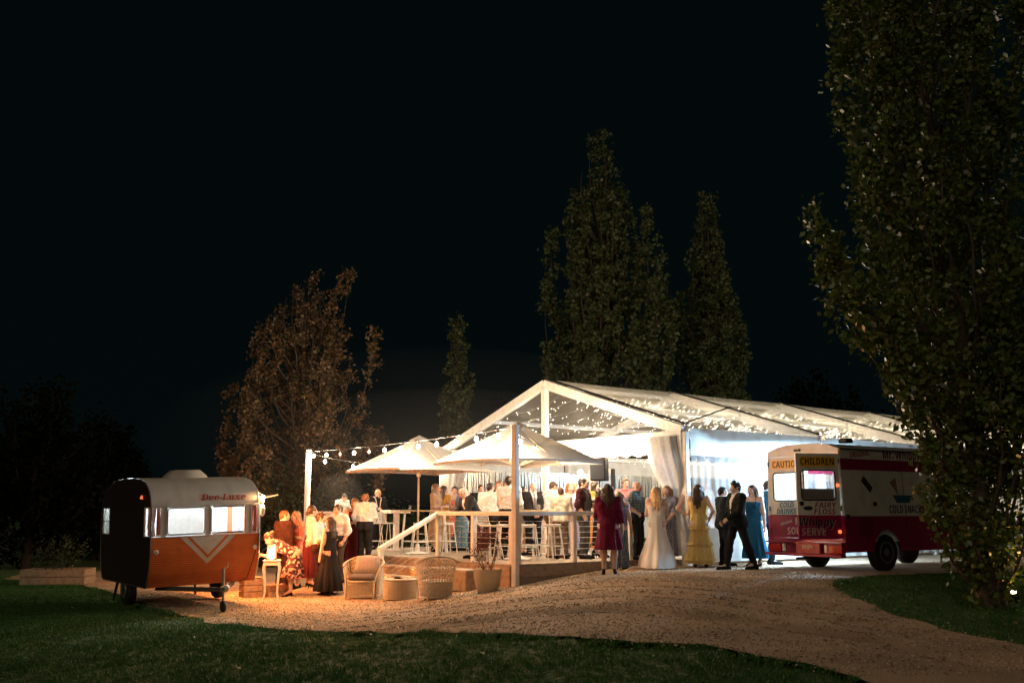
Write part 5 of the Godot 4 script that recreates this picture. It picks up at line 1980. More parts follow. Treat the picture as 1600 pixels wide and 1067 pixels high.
# ---------------------------------------------------------------- trees
class Leaves:
	var v := PackedVector3Array()
	var n := PackedVector3Array()
	var c := PackedColorArray()
	var ix := PackedInt32Array()
	func add(p: Vector3, x: Vector3, y: Vector3, col: Color) -> void:
		var s := v.size()
		var nn := x.cross(y).normalized()
		v.append_array([p - x, p + y, p + x * 1.25, p - y])
		n.append_array([nn, nn, nn, nn])
		c.append_array([col, col, col, col])
		ix.append_array([s, s + 1, s + 2, s, s + 2, s + 3])
	func mesh() -> ArrayMesh:
		var a := []
		a.resize(Mesh.ARRAY_MAX)
		a[Mesh.ARRAY_VERTEX] = v
		a[Mesh.ARRAY_NORMAL] = n
		a[Mesh.ARRAY_COLOR] = c
		a[Mesh.ARRAY_INDEX] = ix
		var m := ArrayMesh.new()
		m.add_surface_from_arrays(Mesh.PRIMITIVE_TRIANGLES, a)
		return m

func leaf_material(key: String, rough: float) -> StandardMaterial3D:
	if mats.has(key):
		return mats[key]
	var m := mat(key, 1, 1, 1, rough)
	m.vertex_color_use_as_albedo = true
	m.backlight_enabled = true
	m.backlight = Color(0.55, 0.6, 0.4)
	if rough >= 0.7:
		m.metallic_specular = 0.1
	return m

# env: [[height fraction, radius], ...]; limbs leave the trunk, bend upwards and end near the envelope
func poplar(called: String, label: String, at: Vector3, h: float, env: Array, limbs: int, leaves: int, size: float, cols: Array, spread: float, opts := {}):
	var t := thing(called, label, "tree", at)
	t.rotation.z = -opts.get("tilt", 0.0)
	var r := RandomNumberGenerator.new()
	r.seed = hash(label)
	var radius := func(f: float) -> float:
		for i in env.size() - 1:
			if f <= env[i + 1][0]:
				return lerpf(env[i][1], env[i + 1][1], (f - env[i][0]) / maxf(env[i + 1][0] - env[i][0], 0.001))
		return 0.05
	var bark := tri(mat("poplar bark", 0.085, 0.065, 0.05, 0.9), 2.0, tex.wood, false, tex.fine, 0.6)
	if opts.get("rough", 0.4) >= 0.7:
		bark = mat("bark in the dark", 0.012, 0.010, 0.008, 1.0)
	var tr := MB.new()
	var pts := []
	var rad := []
	var tw: float = opts.get("trunk", 0.022 * h)
	for i in 10:
		var f := i / 9.0
		pts.append(Vector3(sin(f * 5.0 + h) * 0.10 * f, f * h * 0.93, cos(f * 4.0) * 0.08 * f))
		rad.append(lerpf(tw, 0.012, pow(f, 0.8)) * (1.35 if i == 0 else 1.0))
	tr.tube(pts, rad, 10)
	part("trunk", tr, bark, t)
	var br := MB.new()
	var lf := Leaves.new()
	var list := []
	var total := 0.0
	for k in limbs:
		var f0 := lerpf(opts.get("low", 0.03), 0.80, pow(float(k) / limbs, 1.15))
		var az := k * 2.399 + r.randf_range(-0.5, 0.5)
		var lenf: float = r.randf_range(0.20, 0.38) * (1.0 - 0.3 * f0)
		var f1 := minf(f0 + lenf, 0.99)
		var re: float = radius.call(f1) * r.randf_range(0.62, 1.08)
		var rm: float = radius.call((f0 + f1) / 2) * r.randf_range(0.65, 0.95)
		list.append([f0, f1, az, minf(rm, re + 0.3), re])
		total += (f1 - f0) * (0.35 + re)
	for e in opts.get("extra", []):
		list.append(e)
		total += (e[1] - e[0]) * (0.35 + e[4])
	var droop: float = opts.get("droop", 0.0)
	for e in list:
		var o := Vector3(cos(e[2]), 0, sin(e[2]))
		var p0 := Vector3(0, e[0] * h, 0)
		var p2: Vector3 = o * e[4] + Vector3(0, e[1] * h, 0)
		var p1: Vector3 = o * e[3] * 1.15 + Vector3(0, lerpf(e[0], e[1], 0.42) * h, 0)
		var limb := []
		var lr := []
		for i in 8:
			var f := i / 7.0
			limb.append(p0 * (1 - f) * (1 - f) + p1 * 2 * f * (1 - f) + p2 * f * f + Vector3(r.randf_range(-0.05, 0.05), 0, r.randf_range(-0.05, 0.05)))
			lr.append(lerpf(tw * 0.22 + 0.006, 0.004, f))
		br.tube(limb, lr, 4, false)
		var count := int(leaves * (e[1] - e[0]) * (0.35 + e[4]) / total)
		var clump := 0
		var cc := Vector3.ZERO
		var ct := 0.0
		while count > 0:
			if clump <= 0:                 # leaves sit on short side shoots
				clump = r.randi_range(16, 40)
				ct = pow(r.randf(), 0.8) * 1.06
				var f := minf(ct, 1.0)
				var q: Vector3 = p0 * (1 - f) * (1 - f) + p1 * 2 * f * (1 - f) + p2 * f * f
				if ct > 1.0:
					q += Vector3.UP * (ct - 1.0) * h * 0.35
				var reach: float = spread * r.randf_range(0.15, 1.0) * lerpf(1.0, 0.45, f)
				var a := r.randf() * TAU
				cc = q + Vector3(cos(a) * reach, r.randf_range(-0.1, 0.55) * reach - droop * reach, sin(a) * reach)
				if r.randf() < opts.get("twigs", 0.5):
					br.tube([q, cc + (cc - q) * 0.25], 0.004 + 0.004 * (h / 14.0), 3, false)
			var sp: float = spread * 0.20
			var p := cc + Vector3(r.randfn() * sp, r.randfn() * sp * 1.25, r.randfn() * sp)
			var x := Vector3(r.randf_range(-1, 1), r.randf_range(-1.1, 0.5), r.randf_range(-1, 1)).normalized()
			var y := x.cross(Vector3(r.randf_range(-1, 1), r.randf_range(-1, 1), r.randf_range(-1, 1))).normalized()
			var s := size * r.randf_range(0.6, 1.25)
			var col: Color = cols[r.randi() % cols.size()] * r.randf_range(0.65, 1.35)
			lf.add(p, x * s * 0.55, y * s * 0.42, Color(col.r, col.g, col.b))
			clump -= 1
			count -= 1
	part("branches", br, bark, t).set_meta("kind", "stuff")
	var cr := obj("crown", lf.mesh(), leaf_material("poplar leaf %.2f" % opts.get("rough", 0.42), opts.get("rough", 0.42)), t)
	cr.set_meta("kind", "stuff")

func shrub(called: String, label: String, at: Vector3, half: Vector3, leaves: int, size: float, col: Color):
	var t := thing(called, label, "shrub", at)
	var r := RandomNumberGenerator.new()
	r.seed = hash(label)
	var lf := Leaves.new()
	var br := MB.new()
	var stems := maxi(5, leaves / 160)
	for k in stems:
		var a := r.randf() * TAU
		var q := sqrt(r.randf()) * 0.9
		var tip := Vector3(cos(a) * q * half.x, half.y * 2.0 * r.randf_range(0.55, 1.0) * sqrt(1.0 - 0.6 * q * q), sin(a) * q * half.z)
		var foot := Vector3(tip.x * 0.35, 0, tip.z * 0.35)
		br.tube([foot, foot.lerp(tip, 0.55) + Vector3(0, 0.1 * half.y, 0), tip], [0.014, 0.009, 0.003], 4, false)
		for i in leaves / stems:
			var f := 0.15 + 0.9 * pow(r.randf(), 0.7)
			var p := foot.lerp(tip, f) + Vector3(r.randfn(), r.randfn(), r.randfn()) * 0.16 * minf(half.x, half.y) * 1.4
			var x := Vector3(r.randf_range(-1, 1), r.randf_range(-0.8, 0.8), r.randf_range(-1, 1)).normalized()
			var y := x.cross(Vector3(r.randf_range(-1, 1), r.randf_range(-1, 1), r.randf_range(-1, 1))).normalized()
			var s := size * r.randf_range(0.6, 1.3)
			lf.add(p, x * s * 0.6, y * s * 0.35, Color(col.r, col.g, col.b) * r.randf_range(0.6, 1.4))
	part("stems", br, mat("poplar bark"), t).set_meta("kind", "stuff")
	obj("foliage", lf.mesh(), leaf_material("shrub leaf", 0.6), t).set_meta("kind", "stuff")

func build_trees():
	var green := [Color(0.085, 0.13, 0.032), Color(0.105, 0.15, 0.04), Color(0.07, 0.11, 0.026), Color(0.13, 0.13, 0.045)]
	var olive := [Color(0.085, 0.125, 0.05), Color(0.075, 0.115, 0.045), Color(0.115, 0.12, 0.055)]
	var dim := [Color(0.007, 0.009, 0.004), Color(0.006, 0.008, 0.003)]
	var rust := [Color(0.16, 0.10, 0.055), Color(0.13, 0.085, 0.045), Color(0.20, 0.125, 0.065), Color(0.09, 0.085, 0.04), Color(0.15, 0.08, 0.05)]
	# the big one at the right
	poplar("poplar_tree", "tall leafy poplar in front of the van, leaves down to the lawn", Vector3(6.75, 0.47, -14.2), 13.5,
		[[0.0, 0.5], [0.08, 0.7], [0.18, 1.0], [0.30, 1.4], [0.42, 1.25], [0.6, 1.0], [0.8, 0.85], [0.95, 0.55], [1.0, 0.2]], 62, 52000, 0.085, green, 0.40,
		{"trunk": 0.15, "tilt": -0.045, "low": 0.005, "rough": 0.33, "extra": [[0.0, 0.10, PI, 0.5, 0.5], [0.0, 0.10, PI / 2, 0.5, 0.5], [0.0, 0.09, 0.0, 0.5, 0.5], [0.0, 0.12, 2.2, 0.4, 0.6], [0.0, 0.10, 0.8, 0.4, 0.6], [0.0, 0.12, PI + 0.6, 0.5, 0.7], [0.15, 0.37, PI + 0.1, 1.1, 1.85], [0.17, 0.35, PI - 0.35, 1.0, 1.7], [0.2, 0.38, PI + 0.5, 1.0, 1.6], [0.25, 0.72, PI + 0.2, 1.0, 1.15], [0.3, 0.80, PI - 0.2, 0.9, 1.05], [0.22, 0.52, 0.15, 1.8, 2.5], [0.34, 0.60, PI + 0.05, 1.0, 1.4], [0.46, 0.70, PI - 0.15, 1.0, 1.35], [0.55, 0.86, PI + 0.3, 0.9, 1.25], [0.40, 0.66, 0.3, 1.0, 1.5], [0.18, 0.42, PI - 0.1, 1.2, 1.95], [0.52, 0.76, 0.0, 1.0, 1.3], [0.12, 0.36, 0.0, 1.5, 2.6], [0.18, 0.48, 0.4, 1.9, 2.9], [0.28, 0.6, -0.1, 2.0, 2.8]]})
	# the pair behind the marquee
	poplar("poplar_tree", "taller of the two dark poplars behind the marquee, with a second spire", Vector3(4.275, 0.3, -45.000), 19.2,
		[[0.0, 2.5], [0.15, 3.0], [0.35, 2.9], [0.5, 2.5], [0.65, 2.1], [0.8, 1.6], [0.92, 1.0], [1.0, 0.3]], 80, 52000, 0.16, olive, 0.52,
		{"extra": [[0.15, 0.80, 0.25, 2.2, 2.1], [0.2, 0.70, 0.5, 2.8, 2.7], [0.25, 0.62, 0.1, 3.0, 2.9], [0.1, 0.55, 0.3, 3.0, 3.1], [0.2, 0.74, PI, 2.3, 2.4], [0.1, 0.60, PI - 0.2, 2.6, 2.8]], "rough": 0.5})
	poplar("poplar_tree", "shorter dark poplar behind the marquee, right of the taller one", Vector3(10.304, 0.3, -50.000), 17.9,
		[[0.0, 1.9], [0.2, 2.2], [0.45, 2.1], [0.65, 1.7], [0.85, 1.0], [1.0, 0.25]], 58, 30000, 0.17, olive, 0.52, {"rough": 0.55})
	poplar("poplar_tree", "small slender poplar between the left umbrella and the marquee gable", Vector3(-2.372, 0.2, -42.000), 10.2,
		[[0.0, 0.8], [0.25, 0.85], [0.5, 0.8], [0.75, 0.5], [1.0, 0.12]], 34, 7500, 0.13, olive, 0.42, {"trunk": 0.10, "rough": 0.45})
	# the rusty one behind the caravan
	poplar("autumn_tree", "broad rusty autumn tree with upright spires behind the caravan and the deck", Vector3(-7.809, 0.0, -36.000), 10.4,
		[[0.0, 2.9], [0.15, 3.7], [0.35, 3.3], [0.55, 2.6], [0.72, 1.9], [0.85, 1.3], [0.95, 0.8], [1.0, 0.3]], 84, 25000, 0.115, rust, 0.46,
		{"twigs": 1.0, "rough": 0.5, "droop": 0.1, "extra": [[0.3, 0.99, 0.6, 1.2, 1.75], [0.3, 0.97, 1.0, 0.9, 1.1], [0.25, 0.96, PI + 0.5, 0.7, 0.55], [0.2, 0.80, 0.2, 2.4, 2.8], [0.2, 0.84, PI - 0.3, 1.6, 1.6], [0.3, 1.0, 0.3, 1.3, 1.9]]})
	# dark undergrowth behind deck and caravan
	shrub("bush", "dark green bush behind the far left end of the deck", Vector3(-7.094, 0.0, -33.500), Vector3(2.6, 1.5, 1.0), 7000, 0.10, Color(0.035, 0.05, 0.02))
	shrub("bush", "dark green bush behind the waiter and the white bar table", Vector3(-4.428, 0.0, -34.500), Vector3(1.7, 1.05, 0.9), 4500, 0.10, Color(0.04, 0.055, 0.02))
	shrub("bush", "dark bush between the caravan and the far left deck post", Vector3(-8.364, 0.0, -33.000), Vector3(1.6, 1.3, 0.9), 3500, 0.10, Color(0.035, 0.045, 0.02))
	# barely visible in the dark at the left and behind
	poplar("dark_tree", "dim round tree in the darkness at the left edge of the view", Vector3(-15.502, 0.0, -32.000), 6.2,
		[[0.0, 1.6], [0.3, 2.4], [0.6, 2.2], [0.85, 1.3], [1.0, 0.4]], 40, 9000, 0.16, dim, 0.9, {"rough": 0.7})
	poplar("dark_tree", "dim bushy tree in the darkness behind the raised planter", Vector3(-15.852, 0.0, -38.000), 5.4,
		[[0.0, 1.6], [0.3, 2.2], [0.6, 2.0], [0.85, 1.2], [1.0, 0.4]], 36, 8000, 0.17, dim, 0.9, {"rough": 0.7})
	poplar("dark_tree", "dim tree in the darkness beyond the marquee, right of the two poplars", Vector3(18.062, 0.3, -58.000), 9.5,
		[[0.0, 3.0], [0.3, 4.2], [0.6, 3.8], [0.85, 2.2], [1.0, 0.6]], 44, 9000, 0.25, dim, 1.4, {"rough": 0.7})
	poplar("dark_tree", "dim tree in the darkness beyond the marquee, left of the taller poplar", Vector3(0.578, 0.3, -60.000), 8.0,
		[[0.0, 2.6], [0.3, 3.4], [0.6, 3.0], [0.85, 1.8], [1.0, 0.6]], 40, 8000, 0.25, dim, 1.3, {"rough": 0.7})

# ---------------------------------------------------------------- grass and gravel
func build_grass_and_gravel():
	var r := RandomNumberGenerator.new()
	r.seed = 99
	var tuft := MB.new()
	for k in 9:
		var a := r.randf() * TAU
		var o := Vector3(r.randf_range(-0.05, 0.05), 0, r.randf_range(-0.05, 0.05))
		var d := Vector3(cos(a), 0, sin(a))
		var h := r.randf_range(0.025, 0.055)
		var w := d.cross(Vector3.UP) * 0.0035
		tuft.face([o - w, o + w, o + d * h * 0.25 + w * 0.7 + Vector3(0, h * 0.6, 0), o + d * h * 0.25 - w * 0.7 + Vector3(0, h * 0.6, 0)], Vector3.UP)
		tuft.face([o + d * h * 0.25 - w * 0.7 + Vector3(0, h * 0.6, 0), o + d * h * 0.25 + w * 0.7 + Vector3(0, h * 0.6, 0), o + d * h * 0.8 + Vector3(0, h, 0)], Vector3.UP)
	var spots := []
	var turf := noise(0.55, FastNoiseLite.TYPE_SIMPLEX_SMOOTH, 4, 71)
	# near lawn, island, left lawn, verge behind
	for zone in [[-9.5, 5.2, 9.5, 17.5, 26000], [-16, -4.5, 15.0, 28.0, 16000], [4.6, 12.0, 11.0, 21.0, 12000]]:
		for k in zone[4]:
			var x := r.randf_range(zone[0], zone[1])
			var d := r.randf_range(zone[2], zone[3])
			if not is_gravel(x + r.randfn() * 0.07, -d + r.randfn() * 0.07):
				spots.append(Vector3(x, ground_height(x, -d), -d))
	var mm := MultiMesh.new()
	mm.transform_format = MultiMesh.TRANSFORM_3D
	mm.use_colors = true
	mm.mesh = tuft.mesh()
	mm.instance_count = spots.size()
	for i in spots.size():
		var wear := 0.5 + 0.9 * turf.get_noise_2d(spots[i].x, spots[i].z)
		var s := r.randf_range(0.6, 1.2) * (0.65 + 0.7 * wear)
		mm.set_instance_transform(i, Transform3D(Basis(Vector3.UP, r.randf() * TAU).scaled(Vector3(1.0, s, 1.0)), spots[i]))
		var q := clampf(r.randf() * 0.6 + (1.0 - wear) * 0.5, 0.0, 1.0)
		mm.set_instance_color(i, Color(lerpf(0.022, 0.055, q), lerpf(0.085, 0.165, q), lerpf(0.010, 0.024, q)))
	var gr := MultiMeshInstance3D.new()
	gr.name = "grass"
	gr.multimesh = mm
	var gm := mat("grass blade", 1, 1, 1, 0.6)
	gm.vertex_color_use_as_albedo = true
	gm.backlight_enabled = true
	gm.backlight = Color(0.5, 0.6, 0.3)
	gr.material_override = gm
	gr.set_meta("kind", "stuff")
	gr.set_meta("label", "short mown grass of the lawn and the island")
	add_child(gr)
	# fallen leaves
	var fl := Leaves.new()
	for k in 420:
		var x := r.randf_range(-9, 10)
		var d := r.randf_range(10.5, 20)
		if r.randf() < (0.25 if x < 3.5 else 1.0):
			var p := Vector3(x, ground_height(x, -d) + 0.035, -d)
			var a := r.randf() * TAU
			var c := Color(0.26, 0.16, 0.06) * r.randf_range(0.5, 1.3)
			fl.add(p, Vector3(cos(a), r.randf_range(-0.3, 0.3), sin(a)) * 0.035, Vector3(-sin(a), r.randf_range(-0.2, 0.4), cos(a)) * 0.026, c)
	var flo := obj("fallen_leaves", fl.mesh(), leaf_material("poplar leaf 0.50", 0.5))
	flo.set_meta("kind", "stuff")
	flo.set_meta("label", "scattered fallen leaves on lawn and gravel")
	# loose stones on the drive
	var stone := MB.new()
	stone.ball(Vector3.ZERO, 0.5, 6, 4, Vector3(1.0, 0.62, 0.8))
	var sp := []
	for zone in [[-8.5, 6.0, 10.0, 24.0, 60000], [-14, -6.0, 19.0, 28.0, 6000]]:
		for k in zone[4]:
			var x := r.randf_range(zone[0], zone[1])
			var d := r.randf_range(zone[2], zone[3])
			if is_gravel(x + r.randfn() * 0.13, -d + r.randfn() * 0.13):
				sp.append(Vector3(x, ground_height(x, -d) + 0.012, -d))
	var ms := MultiMesh.new()
	ms.transform_format = MultiMesh.TRANSFORM_3D
	ms.use_colors = true
	ms.mesh = stone.mesh()
	ms.instance_count = sp.size()
	var tones := [Color(0.48, 0.35, 0.22), Color(0.57, 0.44, 0.30), Color(0.36, 0.25, 0.15), Color(0.64, 0.54, 0.41), Color(0.24, 0.165, 0.10)]
	for i in sp.size():
		var s := r.randf_range(0.014, 0.036)
		ms.set_instance_transform(i, Transform3D(Basis.from_euler(Vector3(r.randf_range(-0.5, 0.5), r.randf() * TAU, r.randf_range(-0.5, 0.5))).scaled(Vector3.ONE * s), sp[i]))
		ms.set_instance_color(i, tones[r.randi() % 5] * r.randf_range(0.8, 1.15) * gravel_tone(sp[i].x, -sp[i].z))
	var gv := MultiMeshInstance3D.new()
	gv.name = "gravel_stones"
	gv.multimesh = ms
	var gvm := mat("gravel stone", 1, 1, 1, 0.9)
	gvm.vertex_color_use_as_albedo = true
	gv.material_override = gvm
	gv.set_meta("kind", "stuff")
	gv.set_meta("label", "loose pale gravel stones of the drive")
	add_child(gv)


# ---------------------------------------------------------------- thin evening mist and a puff of smoke in the lamplight
func smoke(called: String, label: String, at: Vector3, size: Vector3, density: float):
	var f := FogVolume.new()
	f.name = numbered(called)
	f.shape = RenderingServer.FOG_VOLUME_SHAPE_ELLIPSOID
	f.size = size
	f.position = at
	var m := FogMaterial.new()
	m.density = density
	m.albedo = Color(0.86, 0.88, 0.9)
	f.material = m
	f.set_meta("kind", "stuff")
	f.set_meta("label", label)
	add_child(f, true)

func build_smoke():
	for k in [[Vector3(14.5, 4.6, 17), 0.0004], [Vector3(10.5, 2.8, 13.5), 0.0008]]:
		smoke("mist", "thin mist glowing round the festoon bulbs above the deck", on_deck(1.6, 3.3, 4.8), k[0], k[1])
	smoke("smoke", "faint puff of smoke drifting beside the far left deck post", on_deck(0.8, 2.1, 9.3), Vector3(1.5, 1.6, 1.3), 0.022)


# ---------------------------------------------------------------- bodies: tapered bones joined by a smooth minimum, meshed as surface nets
class Field:
	var lo: Vector3
	var h: float
	var nx: int
	var ny: int
	var nz: int
	var s: float
	var f := PackedFloat32Array()

	func _init(a: Vector3, b: Vector3, cell: float, blend: float):
		lo = a - Vector3.ONE * cell * 3.0
		h = cell
		s = blend
		nx = int((b.x - lo.x) / cell) + 4
		ny = int((b.y - lo.y) / cell) + 4
		nz = int((b.z - lo.z) / cell) + 4
		f.resize(nx * ny * nz)

	func cap(a: Vector3, b: Vector3, ra: float, rb: float) -> void:
		var m := maxf(ra, rb) + maxf(2.2 * h, 3.5 * s)
		var i0 := maxi(0, int((minf(a.x, b.x) - m - lo.x) / h))
		var i1 := mini(nx - 1, int((maxf(a.x, b.x) + m - lo.x) / h) + 1)
		var j0 := maxi(0, int((minf(a.y, b.y) - m - lo.y) / h))
		var j1 := mini(ny - 1, int((maxf(a.y, b.y) + m - lo.y) / h) + 1)
		var k0 := maxi(0, int((minf(a.z, b.z) - m - lo.z) / h))
		var k1 := mini(nz - 1, int((maxf(a.z, b.z) + m - lo.z) / h) + 1)
		var d := b - a
		var inv := 1.0 / maxf(d.length_squared(), 1e-9)
		var dr := rb - ra
		var q := -1.0 / s
		for k in range(k0, k1 + 1):
			for j in range(j0, j1 + 1):
				var at := (k * ny + j) * nx
				for i in range(i0, i1 + 1):
					var p := Vector3(lo.x + i * h, lo.y + j * h, lo.z + k * h) - a
					var t := clampf(p.dot(d) * inv, 0.0, 1.0)
					f[at + i] += exp((p.distance_to(d * t) - ra - dr * t) * q)

	func ell(c: Vector3, r: Vector3) -> void:
		var m := maxf(2.2 * h, 3.5 * s)
		var rm := minf(r.x, minf(r.y, r.z))
		var q := -1.0 / s
		for k in range(maxi(0, int((c.z - r.z - m - lo.z) / h)), mini(nz - 1, int((c.z + r.z + m - lo.z) / h) + 1) + 1):
			for j in range(maxi(0, int((c.y - r.y - m - lo.y) / h)), mini(ny - 1, int((c.y + r.y + m - lo.y) / h) + 1) + 1):
				var at := (k * ny + j) * nx
				for i in range(maxi(0, int((c.x - r.x - m - lo.x) / h)), mini(nx - 1, int((c.x + r.x + m - lo.x) / h) + 1) + 1):
					var p := (Vector3(lo.x + i * h, lo.y + j * h, lo.z + k * h) - c) / r
					var l := p.length()
					var g := (p / r).length()
					f[at + i] += exp((l * (l - 1.0) / maxf(g, 1e-5) if l > 0.3 else -rm * 0.7) * q)

	func net(mb: MB, keep := [], nz_: FastNoiseLite = null, amp := 0.0, cut = null) -> void:    # keep: planes [normal, offset], the side n.p <= offset stays
		var g := PackedFloat32Array()
		g.resize(f.size())
		g.fill(9.0)
		var thr := exp(-3.0 * h / s)
		var at := 0
		for k in nz:
			for j in ny:
				for i in nx:
					if f[at] > thr:
						var d := -s * log(f[at])
						var p := Vector3(lo.x + i * h, lo.y + j * h, lo.z + k * h)
						if nz_ and absf(d) < 0.06:
							d += amp * nz_.get_noise_3dv(p)
						for pl in keep:
							d = maxf(d, p.dot(pl[0]) - pl[1])
						if cut != null:
							d = maxf(d, cut.call(p))
						g[at] = d
					at += 1
		var cell := PackedInt32Array()
		cell.resize(f.size())
		cell.fill(-1)
		var sx := 1
		var sy := nx
		var sz := nx * ny
		var off := [0, sx, sy, sx + sy, sz, sx + sz, sy + sz, sx + sy + sz]
		var first := mb.v.size()
		var live := PackedInt32Array()
		for k in nz - 1:
			for j in ny - 1:
				var b := (k * ny + j) * nx
				for i in nx - 1:
					if absf(g[b]) > 3.0 * h:
						b += 1
						continue
					var v0 := g[b]
					var v1 := g[b + 1]
					var v2 := g[b + sy]
					var v3 := g[b + sy + 1]
					var v4 := g[b + sz]
					var v5 := g[b + sz + 1]
					var v6 := g[b + sz + sy]
					var v7 := g[b + sz + sy + 1]
					var neg := int(v0 < 0) + int(v1 < 0) + int(v2 < 0) + int(v3 < 0) + int(v4 < 0) + int(v5 < 0) + int(v6 < 0) + int(v7 < 0)
					if neg == 0 or neg == 8:
						b += 1
						continue
					var sum := Vector3.ZERO
					var cnt := 0.0
					if (v0 < 0) != (v1 < 0): sum += Vector3(v0 / (v0 - v1), 0, 0); cnt += 1
					if (v2 < 0) != (v3 < 0): sum += Vector3(v2 / (v2 - v3), 1, 0); cnt += 1
					if (v4 < 0) != (v5 < 0): sum += Vector3(v4 / (v4 - v5), 0, 1); cnt += 1
					if (v6 < 0) != (v7 < 0): sum += Vector3(v6 / (v6 - v7), 1, 1); cnt += 1
					if (v0 < 0) != (v2 < 0): sum += Vector3(0, v0 / (v0 - v2), 0); cnt += 1
					if (v1 < 0) != (v3 < 0): sum += Vector3(1, v1 / (v1 - v3), 0); cnt += 1
					if (v4 < 0) != (v6 < 0): sum += Vector3(0, v4 / (v4 - v6), 1); cnt += 1
					if (v5 < 0) != (v7 < 0): sum += Vector3(1, v5 / (v5 - v7), 1); cnt += 1
					if (v0 < 0) != (v4 < 0): sum += Vector3(0, 0, v0 / (v0 - v4)); cnt += 1
					if (v1 < 0) != (v5 < 0): sum += Vector3(1, 0, v1 / (v1 - v5)); cnt += 1
					if (v2 < 0) != (v6 < 0): sum += Vector3(0, 1, v2 / (v2 - v6)); cnt += 1
					if (v3 < 0) != (v7 < 0): sum += Vector3(1, 1, v3 / (v3 - v7)); cnt += 1
					cell[b] = mb.v.size()
					live.append(b)
					mb.v.append(lo + (Vector3(i, j, k) + sum / cnt) * h)
					var grad := Vector3(minf(v1, .1) + minf(v3, .1) + minf(v5, .1) + minf(v7, .1) - minf(v0, .1) - minf(v2, .1) - minf(v4, .1) - minf(v6, .1), minf(v2, .1) + minf(v3, .1) + minf(v6, .1) + minf(v7, .1) - minf(v0, .1) - minf(v1, .1) - minf(v4, .1) - minf(v5, .1), minf(v4, .1) + minf(v5, .1) + minf(v6, .1) + minf(v7, .1) - minf(v0, .1) - minf(v1, .1) - minf(v2, .1) - minf(v3, .1))
					mb.n.append(grad.normalized())
					mb.c.append(mb.col)
					mb.uv.append(Vector2.ZERO)
					b += 1
		for b in live:
			for e in 3:
				var st: int = [sx, sy, sz][e]
				var a1: int = [sy, sz, sx][e]
				var a2: int = [sz, sx, sy][e]
				if b - a1 - a2 < 0 or b + st >= g.size():
					continue
				var in0 := g[b] < 0
				if in0 == (g[b + st] < 0):
					continue
				var p0 := cell[b]
				var p1 := cell[b - a1]
				var p2 := cell[b - a1 - a2]
				var p3 := cell[b - a2]
				if p1 < 0 or p2 < 0 or p3 < 0:
					continue
				if in0:
					mb.ix.append_array([p0, p2, p1, p0, p3, p2])
				else:
					mb.ix.append_array([p0, p1, p2, p0, p2, p3])

# vertex tags of the cached head: alpha k/8 picks a colour from the person's table (0 skin .. 8 tint)
var heads := {}
var hands := {}
var hairs := {}
var cloth_noise: FastNoiseLite
var hair_noise: FastNoiseLite

func make_head(sex: String) -> MB:
	if heads.has(sex):
		return heads[sex]
	var fem := sex == "f"
	var fd := Field.new(Vector3(-0.09, -0.20, -0.13), Vector3(0.09, 0.13, 0.13), 0.0075, 0.006)
	fd.ell(Vector3(0, 0.03, -0.012), Vector3(0.073, 0.083, 0.094))
	fd.ell(Vector3(0, -0.042, 0.022), Vector3(0.052 if fem else 0.057, 0.066, 0.062))
	fd.cap(Vector3(0, -0.094, 0.062), Vector3(0, -0.09, 0.04), 0.016 if fem else 0.020, 0.02)
	fd.cap(Vector3(0, 0.012, 0.088), Vector3(0, -0.028, 0.106), 0.007, 0.012)
	fd.cap(Vector3(-0.014, -0.032, 0.09), Vector3(0.014, -0.032, 0.09), 0.009, 0.009)
	fd.cap(Vector3(-0.042, 0.03, 0.072), Vector3(0.042, 0.03, 0.072), 0.015, 0.015)
	for x in [-1.0, 1.0]:
		fd.ell(Vector3(0.04 * x, -0.02, 0.06), Vector3(0.024, 0.022, 0.024))
		fd.ell(Vector3(0.076 * x, -0.004, -0.008), Vector3(0.011, 0.032, 0.02))
		fd.ell(Vector3(0.030 * x, 0.006, 0.079), Vector3(0.014, 0.008, 0.010))
	fd.ell(Vector3(0, -0.056, 0.084), Vector3(0.024, 0.010, 0.011))
	fd.cap(Vector3(0, -0.07, -0.022), Vector3(0, -0.17, -0.035), 0.046 if fem else 0.054, 0.05 if fem else 0.06)
	var mb := MB.new()
	mb.col = Color(1, 1, 1, 0.0)
	fd.net(mb)
	for i in mb.v.size():
		var p := mb.v[i]
		if p.z > 0.06:
			var ex := absf(absf(p.x) - 0.030)
			if ex < 0.013 and absf(p.y - 0.006) < 0.006:
				mb.c[i].a = 1.0 / 8.0 if ex > 0.006 else 2.0 / 8.0
			elif ex < 0.018 and absf(p.y - 0.032) < 0.006:
				mb.c[i].a = 3.0 / 8.0
			elif absf(p.x) < 0.024 and absf(p.y + 0.056) < 0.010:
				mb.c[i].a = 4.0 / 8.0
			elif not fem and absf(p.x) < 0.06 and p.y < -0.05:
				mb.c[i].a = 5.0 / 8.0
	heads[sex] = mb
	return mb

